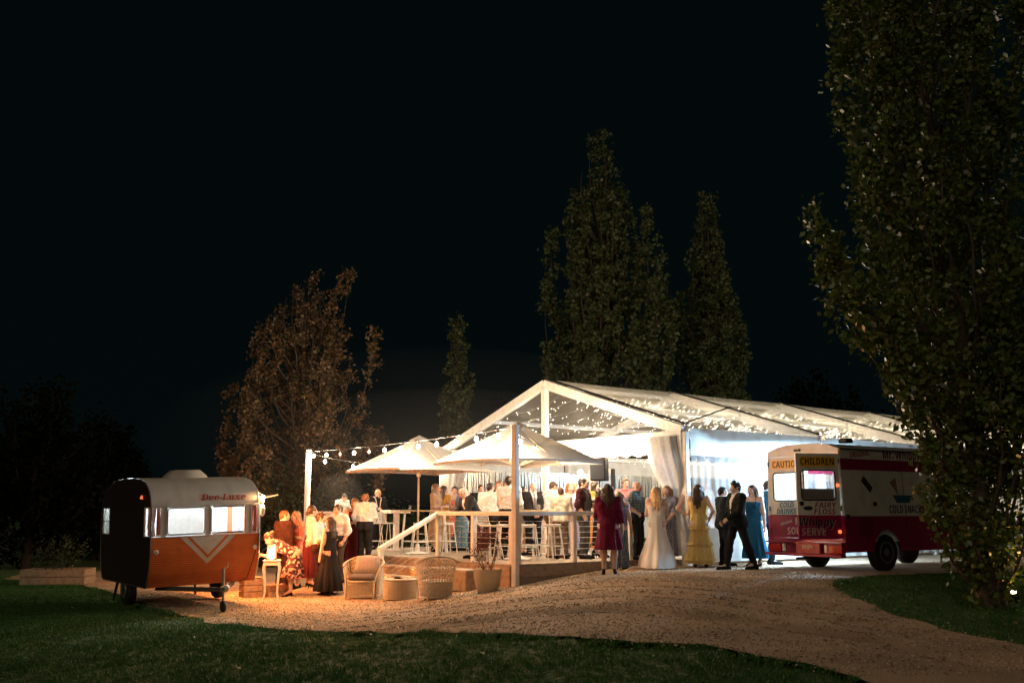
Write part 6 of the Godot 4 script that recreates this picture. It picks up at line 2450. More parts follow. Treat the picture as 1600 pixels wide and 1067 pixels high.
func make_hand(kind: String) -> MB:       # a left hand: fingers down, palm towards -x, thumb forwards
	if hands.has(kind):
		return hands[kind]
	var fd := Field.new(Vector3(-0.09, -0.21, -0.06), Vector3(0.04, 0.03, 0.09), 0.0065, 0.0022)
	fd.cap(Vector3(0, 0.02, 0), Vector3(0, -0.02, 0), 0.024, 0.023)
	for k in 4:
		var z := 0.030 - 0.020 * k
		fd.cap(Vector3(0, -0.02, z * 0.6), Vector3(-0.004, -0.088 + absf(k - 1.3) * 0.005, z), 0.016, 0.0125)
		var len: float = [0.070, 0.080, 0.075, 0.058][k]
		var curl := (0.35 if kind == "relaxed" else 1.15)
		var p := Vector3(-0.004, -0.088 + absf(k - 1.3) * 0.005, z)
		var a := 0.15 if kind == "relaxed" else 0.7
		for seg in 3:
			var l: float = len * [0.45, 0.31, 0.24][seg]
			var q := p + Vector3(-sin(a), -cos(a), 0.0) * l
			fd.cap(p, q, 0.0098 - 0.0012 * seg, 0.0088 - 0.0012 * seg)
			p = q
			a += curl * 0.7
	var th := Vector3(-0.012, -0.03, 0.030)
	fd.cap(Vector3(-0.002, -0.015, 0.012), th, 0.017, 0.014)
	fd.cap(th, Vector3(-0.024, -0.066, 0.052), 0.0125, 0.0105)
	fd.cap(Vector3(-0.024, -0.066, 0.052), Vector3(-0.034, -0.094, 0.050 if kind == "relaxed" else 0.036), 0.0105, 0.0085)
	var mb := MB.new()
	mb.col = Color(1, 1, 1, 0.0)
	fd.net(mb)
	hands[kind] = mb
	return mb

func make_hair(style: String) -> MB:
	if hairs.has(style):
		return hairs[style]
	var long := style.begins_with("long")
	var fd := Field.new(Vector3(-0.15, -0.50 if long else -0.22, -0.22), Vector3(0.15, 0.16, 0.12), 0.011, 0.008)
	var crown := Vector3(0.079, 0.086, 0.100)
	match style:
		"short": crown = Vector3(0.081, 0.090, 0.103)
		"crop": crown = Vector3(0.077, 0.086, 0.099)
		"quiff": crown = Vector3(0.083, 0.092, 0.105)
		"fringe_ring": crown = Vector3(0.079, 0.084, 0.1)
		_: crown = Vector3(0.088, 0.096, 0.108)
	fd.ell(Vector3(0, 0.034, -0.014), crown)
	var cut := func(p: Vector3) -> float:       # leave the face free
		var face := p.z * 0.84 - p.y * 0.546 - 0.018
		return minf(face, 0.25)
	if style in ["short", "crop", "quiff"]:
		if style == "quiff":
			for k in 5:
				fd.cap(Vector3(-0.05 + 0.025 * k, 0.09, 0.06), Vector3(-0.05 + 0.025 * k, 0.12, 0.02), 0.022, 0.028)
		fd.cap(Vector3(0, 0.0, -0.07), Vector3(0, -0.06, -0.07), 0.05, 0.035)
		cut = func(p: Vector3) -> float:
			var side := -0.012 - p.y if p.z > -0.02 else -0.075 - p.y
			return maxf(p.z * 0.86 - p.y * 0.5 - 0.030, side)
	elif style == "fringe_ring":
		cut = func(p: Vector3) -> float:
			return maxf(maxf(p.z - 0.02, p.y - 0.055), -0.07 - p.y)
	else:
		if long:
			var wide := 1.25 if style == "long_wavy" else 1.0
			for k in 7:
				var x := (k - 3) * 0.027
				var z := -0.075 + absf(x) * 0.35
				var low := -0.36 + 0.02 * absf(k - 3.0) + (0.05 if style == "long_half" else 0.0)
				fd.cap(Vector3(x, 0.02, z), Vector3(x * 1.1 * wide, -0.17, z - 0.02), 0.036, 0.030)
				fd.cap(Vector3(x * 1.1 * wide, -0.17, z - 0.02), Vector3(x * 1.15 * wide + 0.016 * sin(k * 2.1), low - 0.03 * sin(k * 1.7), z - 0.04), 0.030, 0.014)
			for sx in [-1.0, 1.0]:
				fd.cap(Vector3(0.074 * sx, 0.02, -0.01), Vector3(0.085 * sx, -0.12, -0.02), 0.024, 0.022)
				fd.cap(Vector3(0.085 * sx, -0.12, -0.02), Vector3(0.088 * sx, -0.24, 0.03), 0.022, 0.014)
			cut = func(p: Vector3) -> float:
				if p.y < -0.02:
					return (p.z - 0.02 if absf(p.x) < 0.062 else -1.0)
				return p.z * 0.84 - p.y * 0.546 - 0.022
		elif style == "bun":
			fd.ell(Vector3(0, 0.045, -0.135), Vector3(0.045, 0.042, 0.04))
		elif style == "low_bun":
			fd.ell(Vector3(0, -0.035, -0.118), Vector3(0.05, 0.04, 0.038))
		elif style == "ponytail":
			fd.cap(Vector3(0, 0.05, -0.11), Vector3(0, 0.03, -0.15), 0.025, 0.03)
			fd.cap(Vector3(0, 0.03, -0.15), Vector3(0.01, -0.18, -0.13), 0.034, 0.016)
		elif style == "bob":
			for k in 9:
				var a := PI * (k / 8.0) + PI
				fd.cap(Vector3(cos(a) * 0.07, 0.02, sin(a) * 0.075 - 0.015), Vector3(cos(a) * 0.085, -0.12, sin(a) * 0.08 - 0.02), 0.03, 0.026)
			cut = func(p: Vector3) -> float:
				if p.y < -0.02:
					return (p.z - 0.025 if absf(p.x) < 0.064 else -1.0)
				return p.z * 0.84 - p.y * 0.546 - 0.022
	var mb := MB.new()
	fd.net(mb, [], hair_noise, 0.013 if style == "long_wavy" else 0.008, cut)
	hairs[style] = mb
	return mb

func ik(a: Vector3, t: Vector3, l1: float, l2: float, pole: Vector3) -> Array:     # [joint, end]
	var d := t - a
	var l := clampf(d.length(), absf(l1 - l2) + 0.01, (l1 + l2) * 0.998)
	var dir := d.normalized()
	var x := (l1 * l1 - l2 * l2 + l * l) / (2.0 * l)
	var r := sqrt(maxf(l1 * l1 - x * x, 0.0))
	var side := (pole - dir * pole.dot(dir)).normalized()
	return [a + dir * x + side * r, a + dir * l]

const SKIN := {"fair": Color(0.52, 0.33, 0.25), "tan": Color(0.42, 0.25, 0.17), "pink": Color(0.54, 0.32, 0.25)}
const HAIR := {"dark": Color(0.018, 0.011, 0.008), "brown": Color(0.055, 0.028, 0.014), "light": Color(0.20, 0.11, 0.05), "blonde": Color(0.42, 0.28, 0.13), "ginger": Color(0.20, 0.07, 0.02), "white": Color(0.6, 0.58, 0.55), "grey": Color(0.25, 0.23, 0.21)}

func fabric(v) -> Material:
	if v is Color:
		return cloth(v.r, v.g, v.b)
	return print_fabric(v)

func print_fabric(name_: String) -> Material:
	if mats.has("fabric " + name_):
		return mats["fabric " + name_]
	var m := mat("fabric " + name_, 1, 1, 1, 0.8)
	match name_:
		"burgundy floral":
			tri(m, 1.5, noise_tex(noise(0.05, FastNoiseLite.TYPE_SIMPLEX, 1, 21), 128, [[0.0, 0.05, 0.004, 0.008], [0.62, 0.26, 0.03, 0.02], [0.70, 0.60, 0.46, 0.38], [0.84, 0.5, 0.3, 0.22]], true))
		"coral floral":
			tri(m, 3.2, noise_tex(noise(0.05, FastNoiseLite.TYPE_SIMPLEX, 2, 23), 128, [[0.0, 0.55, 0.10, 0.06], [0.5, 0.65, 0.20, 0.14], [0.64, 0.70, 0.45, 0.36], [0.75, 0.45, 0.06, 0.05]], true))
		"blue floral":
			tri(m, 2.6, noise_tex(noise(0.06, FastNoiseLite.TYPE_SIMPLEX, 2, 25), 128, [[0.0, 0.03, 0.12, 0.22], [0.42, 0.08, 0.28, 0.42], [0.52, 0.55, 0.62, 0.62], [0.66, 0.05, 0.20, 0.34]], true))
		"pale floral":
			tri(m, 3.0, noise_tex(noise(0.06, FastNoiseLite.TYPE_SIMPLEX, 2, 27), 128, [[0.0, 0.12, 0.18, 0.40], [0.38, 0.50, 0.55, 0.66], [0.66, 0.45, 0.16, 0.16]], true))
		"grey floral":
			tri(m, 3.0, noise_tex(noise(0.055, FastNoiseLite.TYPE_SIMPLEX, 2, 29), 128, [[0.0, 0.05, 0.06, 0.12], [0.42, 0.20, 0.26, 0.34], [0.56, 0.42, 0.42, 0.42], [0.68, 0.12, 0.08, 0.10]], true))
		"green floral":
			tri(m, 3.2, noise_tex(noise(0.06, FastNoiseLite.TYPE_SIMPLEX, 2, 31), 128, [[0.0, 0.01, 0.03, 0.025], [0.40, 0.04, 0.13, 0.10], [0.54, 0.18, 0.32, 0.26], [0.64, 0.02, 0.06, 0.05]], true))
		"dotted blue":
			tri(m, 4.0, noise_tex(noise(0.09, FastNoiseLite.TYPE_CELLULAR, 1, 33), 128, [[0.0, 0.45, 0.5, 0.55], [0.26, 0.02, 0.06, 0.14]], true))
		"lace":
			tri(m, 4.0, noise_tex(noise(0.07, FastNoiseLite.TYPE_CELLULAR, 2, 35), 256, [[0.0, 0.80, 0.76, 0.70], [0.45, 0.62, 0.57, 0.51], [1.0, 0.78, 0.74, 0.68]]), false, tex.pebble, 0.7)
		"teal check":
			var im := Image.create(64, 64, false, Image.FORMAT_RGB8)
			for y in 64:
				for x in 64:
					var k := int(x % 16 < 8) + int(y % 16 < 8)
					im.set_pixel(x, y, lin([0.02, 0.07, 0.16][k], [0.045, 0.11, 0.20][k], [0.05, 0.12, 0.20][k]))
			tri(m, 4.5, ImageTexture.create_from_image(im))
	m.uv1_triplanar_sharpness = 4.0
	mats["fabric " + name_] = m
	return m

func arm_target(kind, sx: float, H: float) -> Vector3:
	if kind is Vector3:
		return Vector3(kind.x * sx, kind.y, kind.z) * H
	match kind:
		"down": return Vector3(0.150 * sx, 0.475, 0.03) * H
		"back": return Vector3(0.155 * sx, 0.50, -0.08) * H
		"fwd": return Vector3(0.150 * sx, 0.50, 0.10) * H
		"pocket": return Vector3(0.135 * sx, 0.51, 0.05) * H
		"hold": return Vector3(0.055 * sx, 0.645, 0.17) * H
		"clasp": return Vector3(0.025 * sx, 0.545, 0.145) * H
		"drink": return Vector3(0.085 * sx, 0.69, 0.17) * H
		"rail": return Vector3(0.16 * sx, 0.56, 0.20) * H
		"hip": return Vector3(0.125 * sx, 0.575, 0.04) * H
		"face": return Vector3(0.05 * sx, 0.80, 0.15) * H
	return Vector3(0.15 * sx, 0.48, 0.03) * H

func person(p: Dictionary) -> Node3D:
	var H: float = p.H
	var fem: bool = p.get("sex", "f") == "f"
	var g: float = p.get("girth", 1.0)
	var gg := g * (0.93 if fem else 1.03)
	var t := thing("person", p.label, "person", Vector3(p.x, p.y, p.z), deg_to_rad(p.get("turn", 0.0)))
	# joints
	var lean := deg_to_rad(p.get("lean", 0.0))
	var spine := Basis(Vector3.RIGHT, lean)
	var hip := Vector3(0, 0.525, 0) * H
	if lean > 0.3:
		hip.z -= 0.05 * H * lean
	var up := func(x: float, y: float, z: float) -> Vector3: return hip + spine * (Vector3(x, y - 0.525, z) * H)
	var sw := (0.098 if fem else 0.112) * lerpf(1.0, g, 0.5)
	var sh_l: Vector3 = up.call(sw, 0.805, 0)
	var sh_r: Vector3 = up.call(-sw, 0.805, 0)
	var neck: Vector3 = up.call(0, 0.83, -0.008)
	var nod := deg_to_rad(p.get("nod", 0.0))
	var look := deg_to_rad(p.get("look", 0.0))
	var hb := Basis(Vector3.UP, look) * Basis(Vector3.RIGHT, nod + lean * p.get("neck_follow", 0.55))
	var hs = H / 1.75 * (1.04 if fem else 1.0) * p.get("head", 1.0)
	var head_at: Vector3 = neck + hb * Vector3(0, 0.115, 0.028) * hs
	var arms: Array = p.get("arms", ["down", "down"])
	var bones_arm := []
	var hand_mb := MB.new()
	var skin: Color = SKIN[p.get("skin", "fair")]
	var hair_c: Color = HAIR[p.get("hair", ["short", "brown"])[1]]
	var beard: Color = skin.lerp(hair_c, p.get("beard", 0.0))
	var table := [skin, Color(0.62, 0.58, 0.54), Color(0.03, 0.02, 0.015), skin.lerp(hair_c, 0.7), skin.lerp(Color(0.36, 0.06, 0.05), 0.75 if fem else 0.4), beard, skin, skin, Color.WHITE]
	for s in 2:
		var sx := 1.0 if s == 0 else -1.0
		var sh: Vector3 = sh_l if s == 0 else sh_r
		var tgt: Vector3 = arm_target(arms[s], sx, H)
		var pole := Vector3(0.5 * sx, -0.75, -0.55)
		var e := ik(sh, tgt, 0.172 * H, 0.150 * H, pole)
		bones_arm.append([sh, e[0], e[1], sx])
		var down: Vector3 = (e[1] - e[0]).normalized()
		var fwd := Vector3(-0.2 * sx, 0.35, 1.0) if absf(down.z) < 0.75 else Vector3(-0.6 * sx, 0.8, 0.0)
		fwd = (fwd - down * fwd.dot(down)).normalized()
		var hbasis := Basis(down.cross(fwd) * -1.0, -down, fwd)
		hbasis = Basis((-down).cross(fwd), -down, fwd)
		var sc := H / 1.75 * (0.92 if fem else 1.0)
		var kind := "relaxed" if arms[s] in ["down", "back", "fwd"] else "grip"
		hand_mb.add(make_hand(kind), Transform3D(hbasis * Basis.from_scale(Vector3(sc * sx, sc, sc)), e[1]), table)
	var legs: Array = p.get("legs", [Vector3(0.055, 0, 0.0), Vector3(-0.055, 0, 0.012)])
	var bones_leg := []
	var heel := 0.035 if p.get("heels", false) else 0.0
	for s in 2:
		var sx := 1.0 if s == 0 else -1.0
		var hj := Vector3(0.052 * sx * gg, hip.y / H, hip.z / H) * H
		var ank: Vector3 = legs[s] * H + Vector3(0, (0.045 + heel) * H, -0.01 * H)
		var reach := minf(hj.distance_to(ank) * 1.004, 0.49 * H)
		var e := ik(hj, ank, 0.51 * reach, 0.49 * reach, Vector3(0.12 * sx, 0, 1))
		bones_leg.append([hj, e[0], e[1], sx])
	# bone lists: [a, b, ra, rb]
	var bust := 1.0 if fem else 0.0
	var torso := []
	for sx in [-1.0, 1.0]:
		torso.append([up.call(0.050 * sx * gg, 0.525, -0.004), up.call(0.042 * sx * gg, 0.64, 0.004), 0.064 * gg, 0.052 * gg])
		torso.append([up.call(0.042 * sx * gg, 0.64, 0.004), up.call(0.060 * sx * gg, 0.745, 0.004), 0.052 * gg, 0.060 * gg])
		torso.append([up.call(0.040 * sx, 0.800, -0.006), up.call(sw * sx, 0.800, -0.004), 0.036, 0.034])
		torso.append([up.call(0.046 * sx * gg, 0.53, -0.03), up.call(0.05 * sx * gg, 0.50, -0.03), 0.045 * gg, 0.05 * gg])
		if fem:
			torso.append([up.call(0.045 * sx, 0.735, 0.045), up.call(0.045 * sx, 0.725, 0.05), 0.036 * g, 0.034 * g])
	torso.append([up.call(0, 0.56, 0.012), up.call(0, 0.74, 0.01), 0.066 * gg * (1.0 + 0.5 * (g - 1.0)), 0.062 * gg])
	torso.append([up.call(0, 0.79, -0.01), neck, 0.045, 0.034 if fem else 0.040])
	var shortened := func(list: Array, k: float) -> Array:
		var o := []
		for b in list:
			o.append([b[0], b[1], b[2] * H + k, b[3] * H + k])
		return o
	var arm_bones := func(k: float, part_: float, loose := 0.0) -> Array:       # part_ 0.5: to the elbow
		var o := []
		for b in bones_arm:
			var r := (0.027 if fem else 0.031) * lerpf(1, g, 0.6) * H
			var el: Vector3 = b[1] if part_ >= 0.5 else b[0].lerp(b[1], part_ * 2.0)
			o.append([b[0], el, r * 1.12 + k, r * 0.92 + k])
			if part_ > 0.5:
				var en: Vector3 = b[1].lerp(b[2], (part_ - 0.5) * 2.0)
				o.append([b[1], en, r * 0.90 + k + loose * 0.5, r * lerpf(0.85, 0.62, (part_ - 0.5) * 2.0) + k + loose])
		return o
	var leg_bones := func(k: float, part_: float, straight: float) -> Array:
		var o := []
		for b in bones_leg:
			var r := 0.052 * lerpf(1, g, 0.8) * H * (1.0 if fem else 0.98)
			o.append([b[0], b[1], r + k, r * 0.66 + k + straight * 0.4])
			var en: Vector3 = b[1].lerp(b[2], part_)
			o.append([b[1], b[1].lerp(b[2], 0.35), r * 0.66 + k + straight * 0.4, r * 0.68 + k + straight * 0.5])
			o.append([b[1].lerp(b[2], 0.35), en, r * 0.68 + k + straight * 0.5, r * 0.42 + k + straight])
		return o
	var all := [hip, head_at, neck]
	for b in bones_arm:
		all.append_array([b[0], b[1], b[2]])
	for b in bones_leg:
		all.append_array([b[0], b[1], b[2]])
	for b in bones_leg:
		all.append(b[2] + Vector3(0, -0.05 * H, 0.13 * H))
	var lo: Vector3 = all[0]
	var hi: Vector3 = all[0]
	for q in all:
		lo = lo.min(q)
		hi = hi.max(q)
	var box_for := func(list: Array, cell: float, blend: float) -> Field:
		var a := Vector3.ONE * 99.0
		var b := Vector3.ONE * -99.0
		for q in list:
			var m: float = maxf(q[2], q[3])
			a = a.min(q[0] - Vector3.ONE * m).min(q[1] - Vector3.ONE * m)
			b = b.max(q[0] + Vector3.ONE * m).max(q[1] + Vector3.ONE * m)
		var fd := Field.new(a, b, cell, blend)
		for q in list:
			fd.cap(q[0], q[1], q[2], q[3])
		return fd
	# the body, one skin from head to foot
	var body := MB.new()
	body.col = skin
	var bl: Array = shortened.call(torso, -0.004)
	bl.append_array(arm_bones.call(0.0, 1.0))
	bl.append_array(leg_bones.call(-0.004, 1.0, 0.0))
	for b in bones_leg:
		bl.append([b[2], b[2] + Vector3(0.01 * b[3], -0.022, 0.085 if heel == 0.0 else 0.075) * H - Vector3(0, heel * 0.8 * H, 0), 0.021 * H, 0.015 * H])
	box_for.call(bl, 0.022, 0.013).net(body)
	body.add(make_head("f" if fem else "m"), Transform3D(hb * Basis.from_scale(Vector3.ONE * hs), head_at), table)
	body.add(hand_mb, Transform3D.IDENTITY)
	part("body", body, mats.skin, t)
	# hair
	var hst: String = p.get("hair", ["short", "brown"])[0]
	if hst != "none":
		var hm := mat("hair %.3f %.3f" % [hair_c.r, hair_c.g], hair_c.r, hair_c.g, hair_c.b, 0.42)
		var ho := obj("hair", hair_mesh(hst), hm, t)
		ho.transform = Transform3D(hb * Basis.from_scale(Vector3.ONE * hs), head_at)
	if p.get("glasses", false):
		var gl := MB.new()
		for sx in [-1.0, 1.0]:
			var ring := []
			for k in 13:
				var a := TAU * k / 12
				ring.append(Vector3(0.031 * sx + cos(a) * 0.023, 0.005 + sin(a) * 0.018, 0.101))
			gl.tube(ring, 0.003, 4, false)
			gl.tube([Vector3(0.054 * sx, 0.008, 0.10), Vector3(0.08 * sx, 0.006, -0.01)], 0.003, 4)
		gl.tube([Vector3(-0.009, 0.008, 0.103), Vector3(0.009, 0.008, 0.103)], 0.003, 4)
		var go := part("glasses", gl, mats.black, t)
		go.transform = Transform3D(hb * Basis.from_scale(Vector3.ONE * hs), head_at)
	# clothes
	var ax_up := spine * Vector3.UP
	var level := func(y: float) -> float: return (hip + spine * Vector3(0, (y - 0.525) * H, 0)).dot(ax_up)
	var keep_above := func(y: float) -> Array: return [-ax_up, -level.call(y)]
	var keep_below := func(y: float) -> Array: return [ax_up, level.call(y)]
	var kind: String = p.get("outfit", "shirt")
	var c1 = p.get("color", Color(0.6, 0.6, 0.6))
	if kind in ["suit", "shirt"]:
		var tl: Array = leg_bones.call(0.010, 0.97, 0.012 if not fem else 0.03)
		for q in shortened.call(torso, 0.010):
			if minf(q[0].y, q[1].y) < 0.66 * H or lean > 0.5:
				tl.append(q)
		var tr := MB.new()
		box_for.call(tl, 0.022, 0.012).net(tr, [keep_below.call(0.60), [Vector3.DOWN, -p.get("trouser_hem", 0.022) * H]], cloth_noise, 0.018)
		part("trousers", tr, fabric(p.get("trousers", Color(0.015, 0.015, 0.018))), t)
		var sl: Array = shortened.call(torso, 0.013)
		sl.append_array(arm_bones.call(0.010, p.get("sleeve", 0.97), 0.004))
		var shirt := MB.new()
		if kind == "shirt":
			box_for.call(sl, 0.022, 0.012).net(shirt, [keep_above.call(p.get("shirt_hem", 0.575)), keep_below.call(0.852)], cloth_noise, 0.020)
			part("shirt", shirt, fabric(c1), t)
		else:
			var fwd := spine * Vector3(0, 0, 1)
			var v_open := func(q: Vector3) -> float:
				var l := spine.inverse() * (q - hip) / H
				if l.z < 0.0 or l.y < 0.09:
					return -1.0
				return (l.y - 0.09) * 0.17 * H + 0.004 - absf(l.x) * H
			var jl: Array = shortened.call(torso, 0.024)
			jl.append_array(arm_bones.call(0.016, 0.96, 0.005))
			var jk := MB.new()
			box_for.call(jl, 0.022, 0.012).net(jk, [keep_above.call(0.465), keep_below.call(0.845)], cloth_noise, 0.018, v_open)
			part("jacket", jk, fabric(c1), t)
			var sf: Array = shortened.call(torso, 0.012)
			box_for.call(sf, 0.022, 0.012).net(shirt, [keep_above.call(0.58), keep_below.call(0.857)])
			part("shirt", shirt, fabric(p.get("shirt", Color(0.7, 0.7, 0.7))), t)
		if p.has("tie"):
			var ti := MB.new()
			for k in 2:
				pass
			var y0 := 0.815
			var y1 := 0.62
			var z0 := 0.062 * gg + 0.012
			var rows := []
			for i in 6:
				var f := i / 5.0
				var wd := lerpf(0.010, 0.024, f)
				var zz := lerpf(0.040, 0.086 * gg, minf(1.0, f * 2.0)) + 0.012
				var ring := PackedVector3Array()
				for q in [[-wd, 0.0], [0.0, 0.004], [wd, 0.0], [0.0, -0.004]]:
					ring.append(up.call(q[0] / 1.0, lerpf(y0, y1, f), zz + q[1]))
				rows.append(ring)
			ti.loft(rows)
			part("tie", ti, fabric(p.tie), t)
		if p.has("vest"):
			var vl: Array = shortened.call(torso, 0.022)
			var ve := MB.new()
			var v_neck := func(q: Vector3) -> float:
				var l := spine.inverse() * (q - hip) / H
				var armhole: float = absf(l.x) - sw * 0.86
				if l.z < 0.0 or l.y < 0.15:
					return armhole * H
				return maxf(armhole * H, (l.y - 0.15) * 0.3 * H - absf(l.x) * H)
			box_for.call(vl, 0.022, 0.012).net(ve, [keep_above.call(0.555), keep_below.call(0.84)], null, 0.0, v_neck)
			part("vest", ve, fabric(p.vest), t)
	else:
		# a dress: bodice and skirt in one piece
		var neckline: float = p.get("neckline", 0.80)
		var dl: Array = shortened.call(torso, 0.008)
		var sleeve: float = p.get("sleeve", 0.0)
		if sleeve > 0.0:
			dl.append_array(arm_bones.call(0.012, sleeve, p.get("sleeve_loose", 0.0)))
		var dress := MB.new()
		var keeps := [keep_above.call(0.545)]
		if sleeve <= 0.0:
			keeps.append(keep_below.call(neckline))
		else:
			keeps.append(keep_below.call(maxf(neckline, 0.84)))
		if p.get("top", null) != null:
			var topm := MB.new()
			box_for.call(dl, 0.022, 0.011).net(topm, keeps, cloth_noise, 0.012)
			part("top", topm, fabric(p.top), t)
		else:
			box_for.call(dl, 0.022, 0.011).net(dress, keeps, cloth_noise, 0.012)
		var hem: float = p.get("hem", 0.05)
		var flare: float = p.get("flare", 0.12)
		var pleats: int = p.get("pleats", 9)
		var train: float = p.get("train", 0.0)
		var rings := []
		var mid := Vector3((legs[0].x + legs[1].x) * 0.5, 0, (legs[0].z + legs[1].z) * 0.5) * H
		for i in 17:
			var f := i / 16.0
			var y := lerpf(0.625, hem, f)
			var body_r := Vector2(0.088, 0.068) * gg
			if y < 0.60:
				var q := sm01(0.625, 0.52, y)
				body_r = body_r.lerp(Vector2(0.112, 0.094) * gg, q)
			var w := sm01(0.50, hem, y) if y < 0.5 else 0.0
			body_r = body_r.lerp(Vector2(flare, flare * 0.9), w)
			var c: Vector3 = up.call(0, y, 0) if y > 0.525 else hip.lerp(mid, (0.525 - y) / 0.525) + Vector3(0, 0, 0)
			c.y = c.y if y > 0.525 else y * H
			var ring := PackedVector3Array()
			for j in 60:
				var a := TAU * j / 60
				var fold := 1.0 + (0.02 + 0.10 * w) * (sin(a * pleats + 1.3 * sin(a * 2.0 + H * 9.0) + f * 1.2) * 0.7 + 0.45 * sin(a * (pleats * 1.7) + 2.0))
				var rr := body_r * fold
				var back := 0.0
				if train > 0.0 and sin(a) < 0.0:
					back = train * pow(w, 3) * -sin(a)
				var pt := Vector3(cos(a) * rr.x, 0, sin(a) * (rr.y + back)) * H
				if y > 0.525:
					pt = spine * pt
				if hem < 0.03 and f > 0.9:
					pt.y += 0.02 * absf(sin(a * 11.0)) * (f - 0.9) * 10.0
				ring.append(c + pt)
			rings.append(ring)
		dress.loft(rings, true, false, false)
		if p.get("tiers", 0) > 0:
			for k in p.tiers:
				var fr := []
				var yy := lerpf(0.46, hem + 0.06, float(k) / maxf(p.tiers - 1, 1))
				for i in 3:
					var ring := PackedVector3Array()
					var base: PackedVector3Array = rings[clampi(int(remap(yy - i * 0.025, 0.625, hem, 0, 16)), 0, 16)]
					for j in 60:
						var cc := Vector3(0, base[j].y, hip.z)
						ring.append(base[j] + (base[j] - cc).normalized() * (0.012 + 0.016 * i + 0.012 * sin(j * 1.9 + k)))
					fr.append(ring)
				dress.loft(fr, true, false, false)
		part("skirt" if p.get("top", null) != null else "dress", dress, fabric(c1), t)
		if p.get("straps", false):
			var sp := MB.new()
			for sx in [-1.0, 1.0]:
				sp.tube([up.call(0.05 * sx, neckline - 0.02, 0.070), up.call(0.062 * sx, 0.835, 0.0), up.call(0.05 * sx, neckline - 0.02, -0.058)], 0.007, 5)
			part("straps", sp, fabric(c1), t)
	# shoes
	if p.get("show_feet", true):
		for b in bones_leg:
			var shoe := MB.new()
			var an: Vector3 = b[2]
			var toe := Vector3(an.x + 0.012 * b[3] * H, 0.016 * H, an.z + 0.105 * H)
			var fl := []
			if heel > 0.0:
				fl = [[Vector3(an.x, heel * H + 0.02 * H, an.z - 0.005 * H), Vector3(toe.x, 0.014 * H, toe.z - 0.02 * H), 0.018 * H, 0.018 * H], [Vector3(an.x, heel * H + 0.02 * H, an.z - 0.015 * H), Vector3(an.x, 0.006 * H, an.z - 0.02 * H), 0.014 * H, 0.007 * H], [Vector3(toe.x, 0.012 * H, toe.z - 0.02 * H), toe + Vector3(0, -0.004 * H, 0.01 * H), 0.018 * H, 0.010 * H]]
			else:
				fl = [[Vector3(an.x, 0.030 * H, an.z - 0.016 * H), Vector3(toe.x, 0.018 * H, toe.z), 0.029 * H, 0.022 * H], [Vector3(an.x, 0.02 * H, an.z - 0.022 * H), Vector3(toe.x, 0.012 * H, toe.z), 0.024 * H, 0.020 * H], [an + Vector3(0, 0.015 * H, -0.004 * H), Vector3(an.x, 0.03 * H, an.z), 0.026 * H, 0.028 * H]]
			var yb: float = legs[0 if b[3] > 0 else 1].y * H
			for q in fl:
				q[0].y += yb
				q[1].y += yb
			box_for.call(fl, 0.014, 0.006).net(shoe, [[Vector3.DOWN, -yb]])
			part("shoe", shoe, fabric(p.get("shoes", Color(0.012, 0.010, 0.010))), t)
	t.set_meta("hand_l", bones_arm[0][2])
	t.set_meta("hand_r", bones_arm[1][2])
	if p.has("drink"):
		held("wine_glass", p.drink, "glass", t, "l", drink_glass(), mats.glass, Vector3(-0.02, 0.04, 0.07))
	return t

var hair_meshes := {}
func hair_mesh(style: String) -> Mesh:
	if not hair_meshes.has(style):
		hair_meshes[style] = make_hair(style).mesh()
	return hair_meshes[style]

func held(called: String, label: String, category: String, who: Node3D, side: String, mb: MB, m: Material, off := Vector3.ZERO, turn := 0.0):
	var at: Vector3 = who.transform * (who.get_meta("hand_" + side) + off)
	var o := part(called, mb, m)
	o.position = at
	o.rotation.y = who.rotation.y + turn
	tag(o, label, category)

func drink_glass() -> MB:
	var mb := MB.new()
	mb.lathe([[0.0, -0.11], [0.032, -0.108], [0.005, -0.10], [0.005, -0.03], [0.028, 0.0], [0.036, 0.045], [0.030, 0.085]], 12, Vector3.ZERO, Basis.IDENTITY, false)
	return mb


